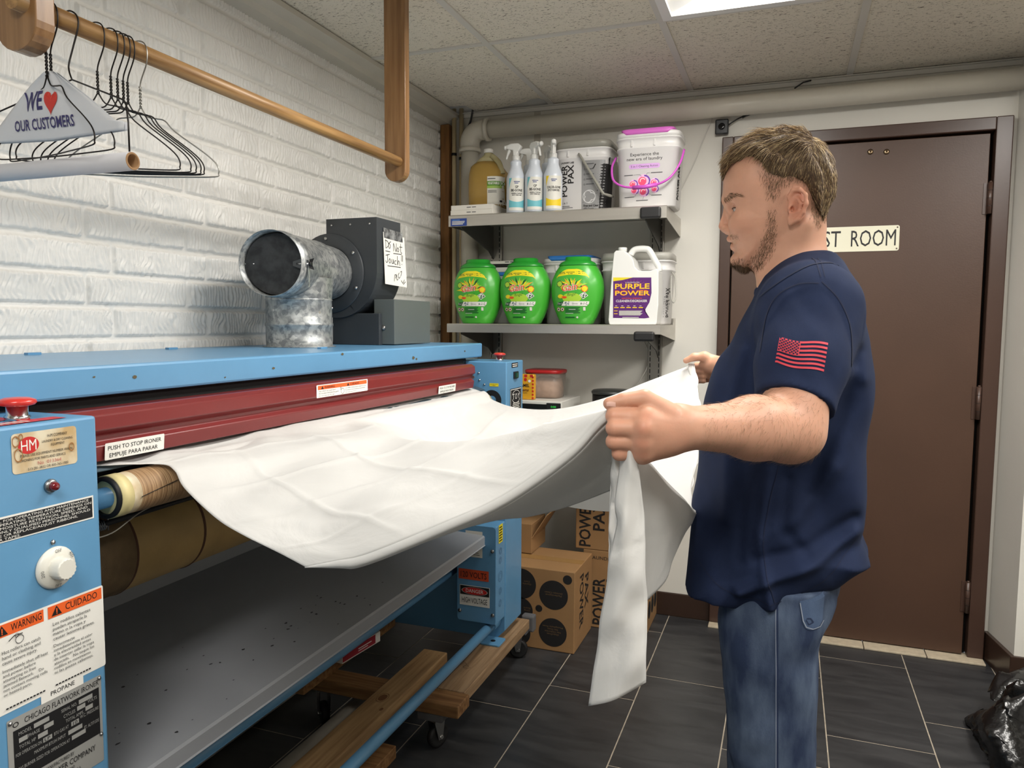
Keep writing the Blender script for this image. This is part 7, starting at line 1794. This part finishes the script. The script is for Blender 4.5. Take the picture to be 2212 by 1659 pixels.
def flow(p):
    u_ = (p[:, 0]-x0h)/(x1h-x0h); top = np.clip((p[:, 2]-Zp(380))/.05, 0, 1); f = np.zeros_like(p)
    f[:, 0] = np.where(u_ > .8, .25, -1.0*(.35+.65*top)); f[:, 2] = -.25-.75*(1-top)-(u_ > .8)*.5; f[:, 1] = (p[:, 1]-YM)*2.0*(1-top); return f
def hlen(p):
    top = np.clip((p[:, 2]-Zp(390))/.05, 0, 1); u_ = (p[:, 0]-x0h)/(x1h-x0h); return .005+.019*top*np.clip(1.25-u_, .35, 1)*np.clip(u_*6+.35, 0, 1)
o_ = strands('hair_strands', HV, HF, 15000, lambda c, n_: np.ones(len(c), bool), flow, hlen, lambda p: .25+.25*np.clip((p[:, 2]-Zp(330))/.03, 0, 1), .00055, [H1, H2, H2, H4, H1, H3], hair)
jy2 = lambda V: V
def inpoly(c, poly, y=1.39):
    P = [XZ(*q, y) for q in poly]; ins = np.zeros(len(c), bool); x, z = c[:, 0], c[:, 2]
    for i in range(len(P)):
        a, d = P[i-1], P[i]; cr = (a[1] > z) != (d[1] > z); xi = (d[0]-a[0])*(z-a[1])/((d[1]-a[1]) or 1e-9)+a[0]; ins ^= cr & (x < xi)
    return ins
def soft(c, poly, w, y=1.39):
    P = np.array([XZ(*q, y) for q in poly]); x, z = c[:, 0], c[:, 2]; D = np.full(len(c), 9.)
    for i in range(len(P)):
        a, d = P[i-1], P[i]; ab = d-a; t = np.clip(((x-a[0])*ab[0]+(z-a[1])*ab[1])/(ab @ ab), 0, 1); D = np.minimum(D, np.hypot(x-a[0]-t*ab[0], z-a[1]-t*ab[1]))
    ins = inpoly(c, poly, y); return np.clip(np.where(ins, D, -D)/w+.35, 0, 1)**1.5
hd = (np.abs(BV_[BF_].mean(1)[:, 1]-YM) < .09) & (BV_[BF_].mean(1)[:, 2] > 1.36)
beard_poly = [(1661, 452), (1678, 455), (1680, 500), (1672, 540), (1645, 578), (1612, 588), (1585, 582), (1580, 556), (1592, 552), (1612, 560), (1636, 540), (1652, 500)]
fade = [(1640, 372), (1658, 425), (1672, 440), (1690, 412), (1716, 398), (1742, 404), (1752, 440), (1752, 470), (1768, 492), (1786, 470), (1806, 400), (1780, 350)]
B1 = mat('beard_brown', rgb(96, 72, 52), .6)
strands('beard', BV_, BF_, 2300, lambda c, n_: hd*soft(c, beard_poly, .010), lambda p: np.tile((-.3, 0, -1.), (len(p), 1)), lambda p: np.full(len(p), .0045), .3, .00022, [B1, H1, H4], man, 6)
strands('short_side_hair', BV_, BF_, 5200, lambda c, n_: hd*soft(c, fade, .012), lambda p: np.tile((-.25, 0, -1.), (len(p), 1)), lambda p: np.full(len(p), .0045), .25, .00022, [H1, H4, H3], man, 8)
strands('moustache', BV_, BF_, 160, lambda c, n_: hd & inpoly(c, [(1573, 507), (1596, 510), (1600, 522), (1576, 514)], 1.43), lambda p: np.tile((-.2, 0, -1.), (len(p), 1)), lambda p: np.full(len(p), .0028), .3, .00016, [H4, H1], man, 9)
g = Field((-.12, 1.41, 1.37), (-.04, 1.49, 1.45), .002)
g.ball(A3(1600, 565), (.0148, .019, .0135), .003); g.ball(A3(1608, 573), (.0125, .015, .0115), .006)
gt, GV, GF = g.mesh('goatee', B1, man, 1); del g
strands('goatee_strands', GV, GF, 1500, lambda c, n_: np.ones(len(c), bool), lambda p: np.tile((-.1, 0, -1.), (len(p), 1)), lambda p: np.full(len(p), .008), .3, .00032, [B1, H1, H3], gt, 10)
for f, y_ in ((0, 1.41), (1, 1.49)):
    strands('eyebrow', BV_, BF_, 190, lambda c, n_: hd & inpoly(c, [(1566, 438), (1562, 431), (1580, 421), (1598, 425), (1608, 434), (1590, 430)], 1.42) & ((c[:, 1] < YM-.006) if f == 0 else (c[:, 1] > YM+.006)) & (c[:, 0] < XZ(1612, 430)[0]), lambda p: np.tile((1., 0, .1), (len(p), 1)), lambda p: np.full(len(p), .0065), .12, .00020, [H1, H4], man, 11+f)
strands('arm_hair', BV_, BF_, 1500, lambda c, n_: (c[:, 1] < 1.19) & (c[:, 0] > -.10) & (c[:, 0] < .05) & (c[:, 2] < 1.22), lambda p: np.tile((-.5, 0, -.5), (len(p), 1)), lambda p: np.full(len(p), .008), .45, .00013, [H4], man, 14)
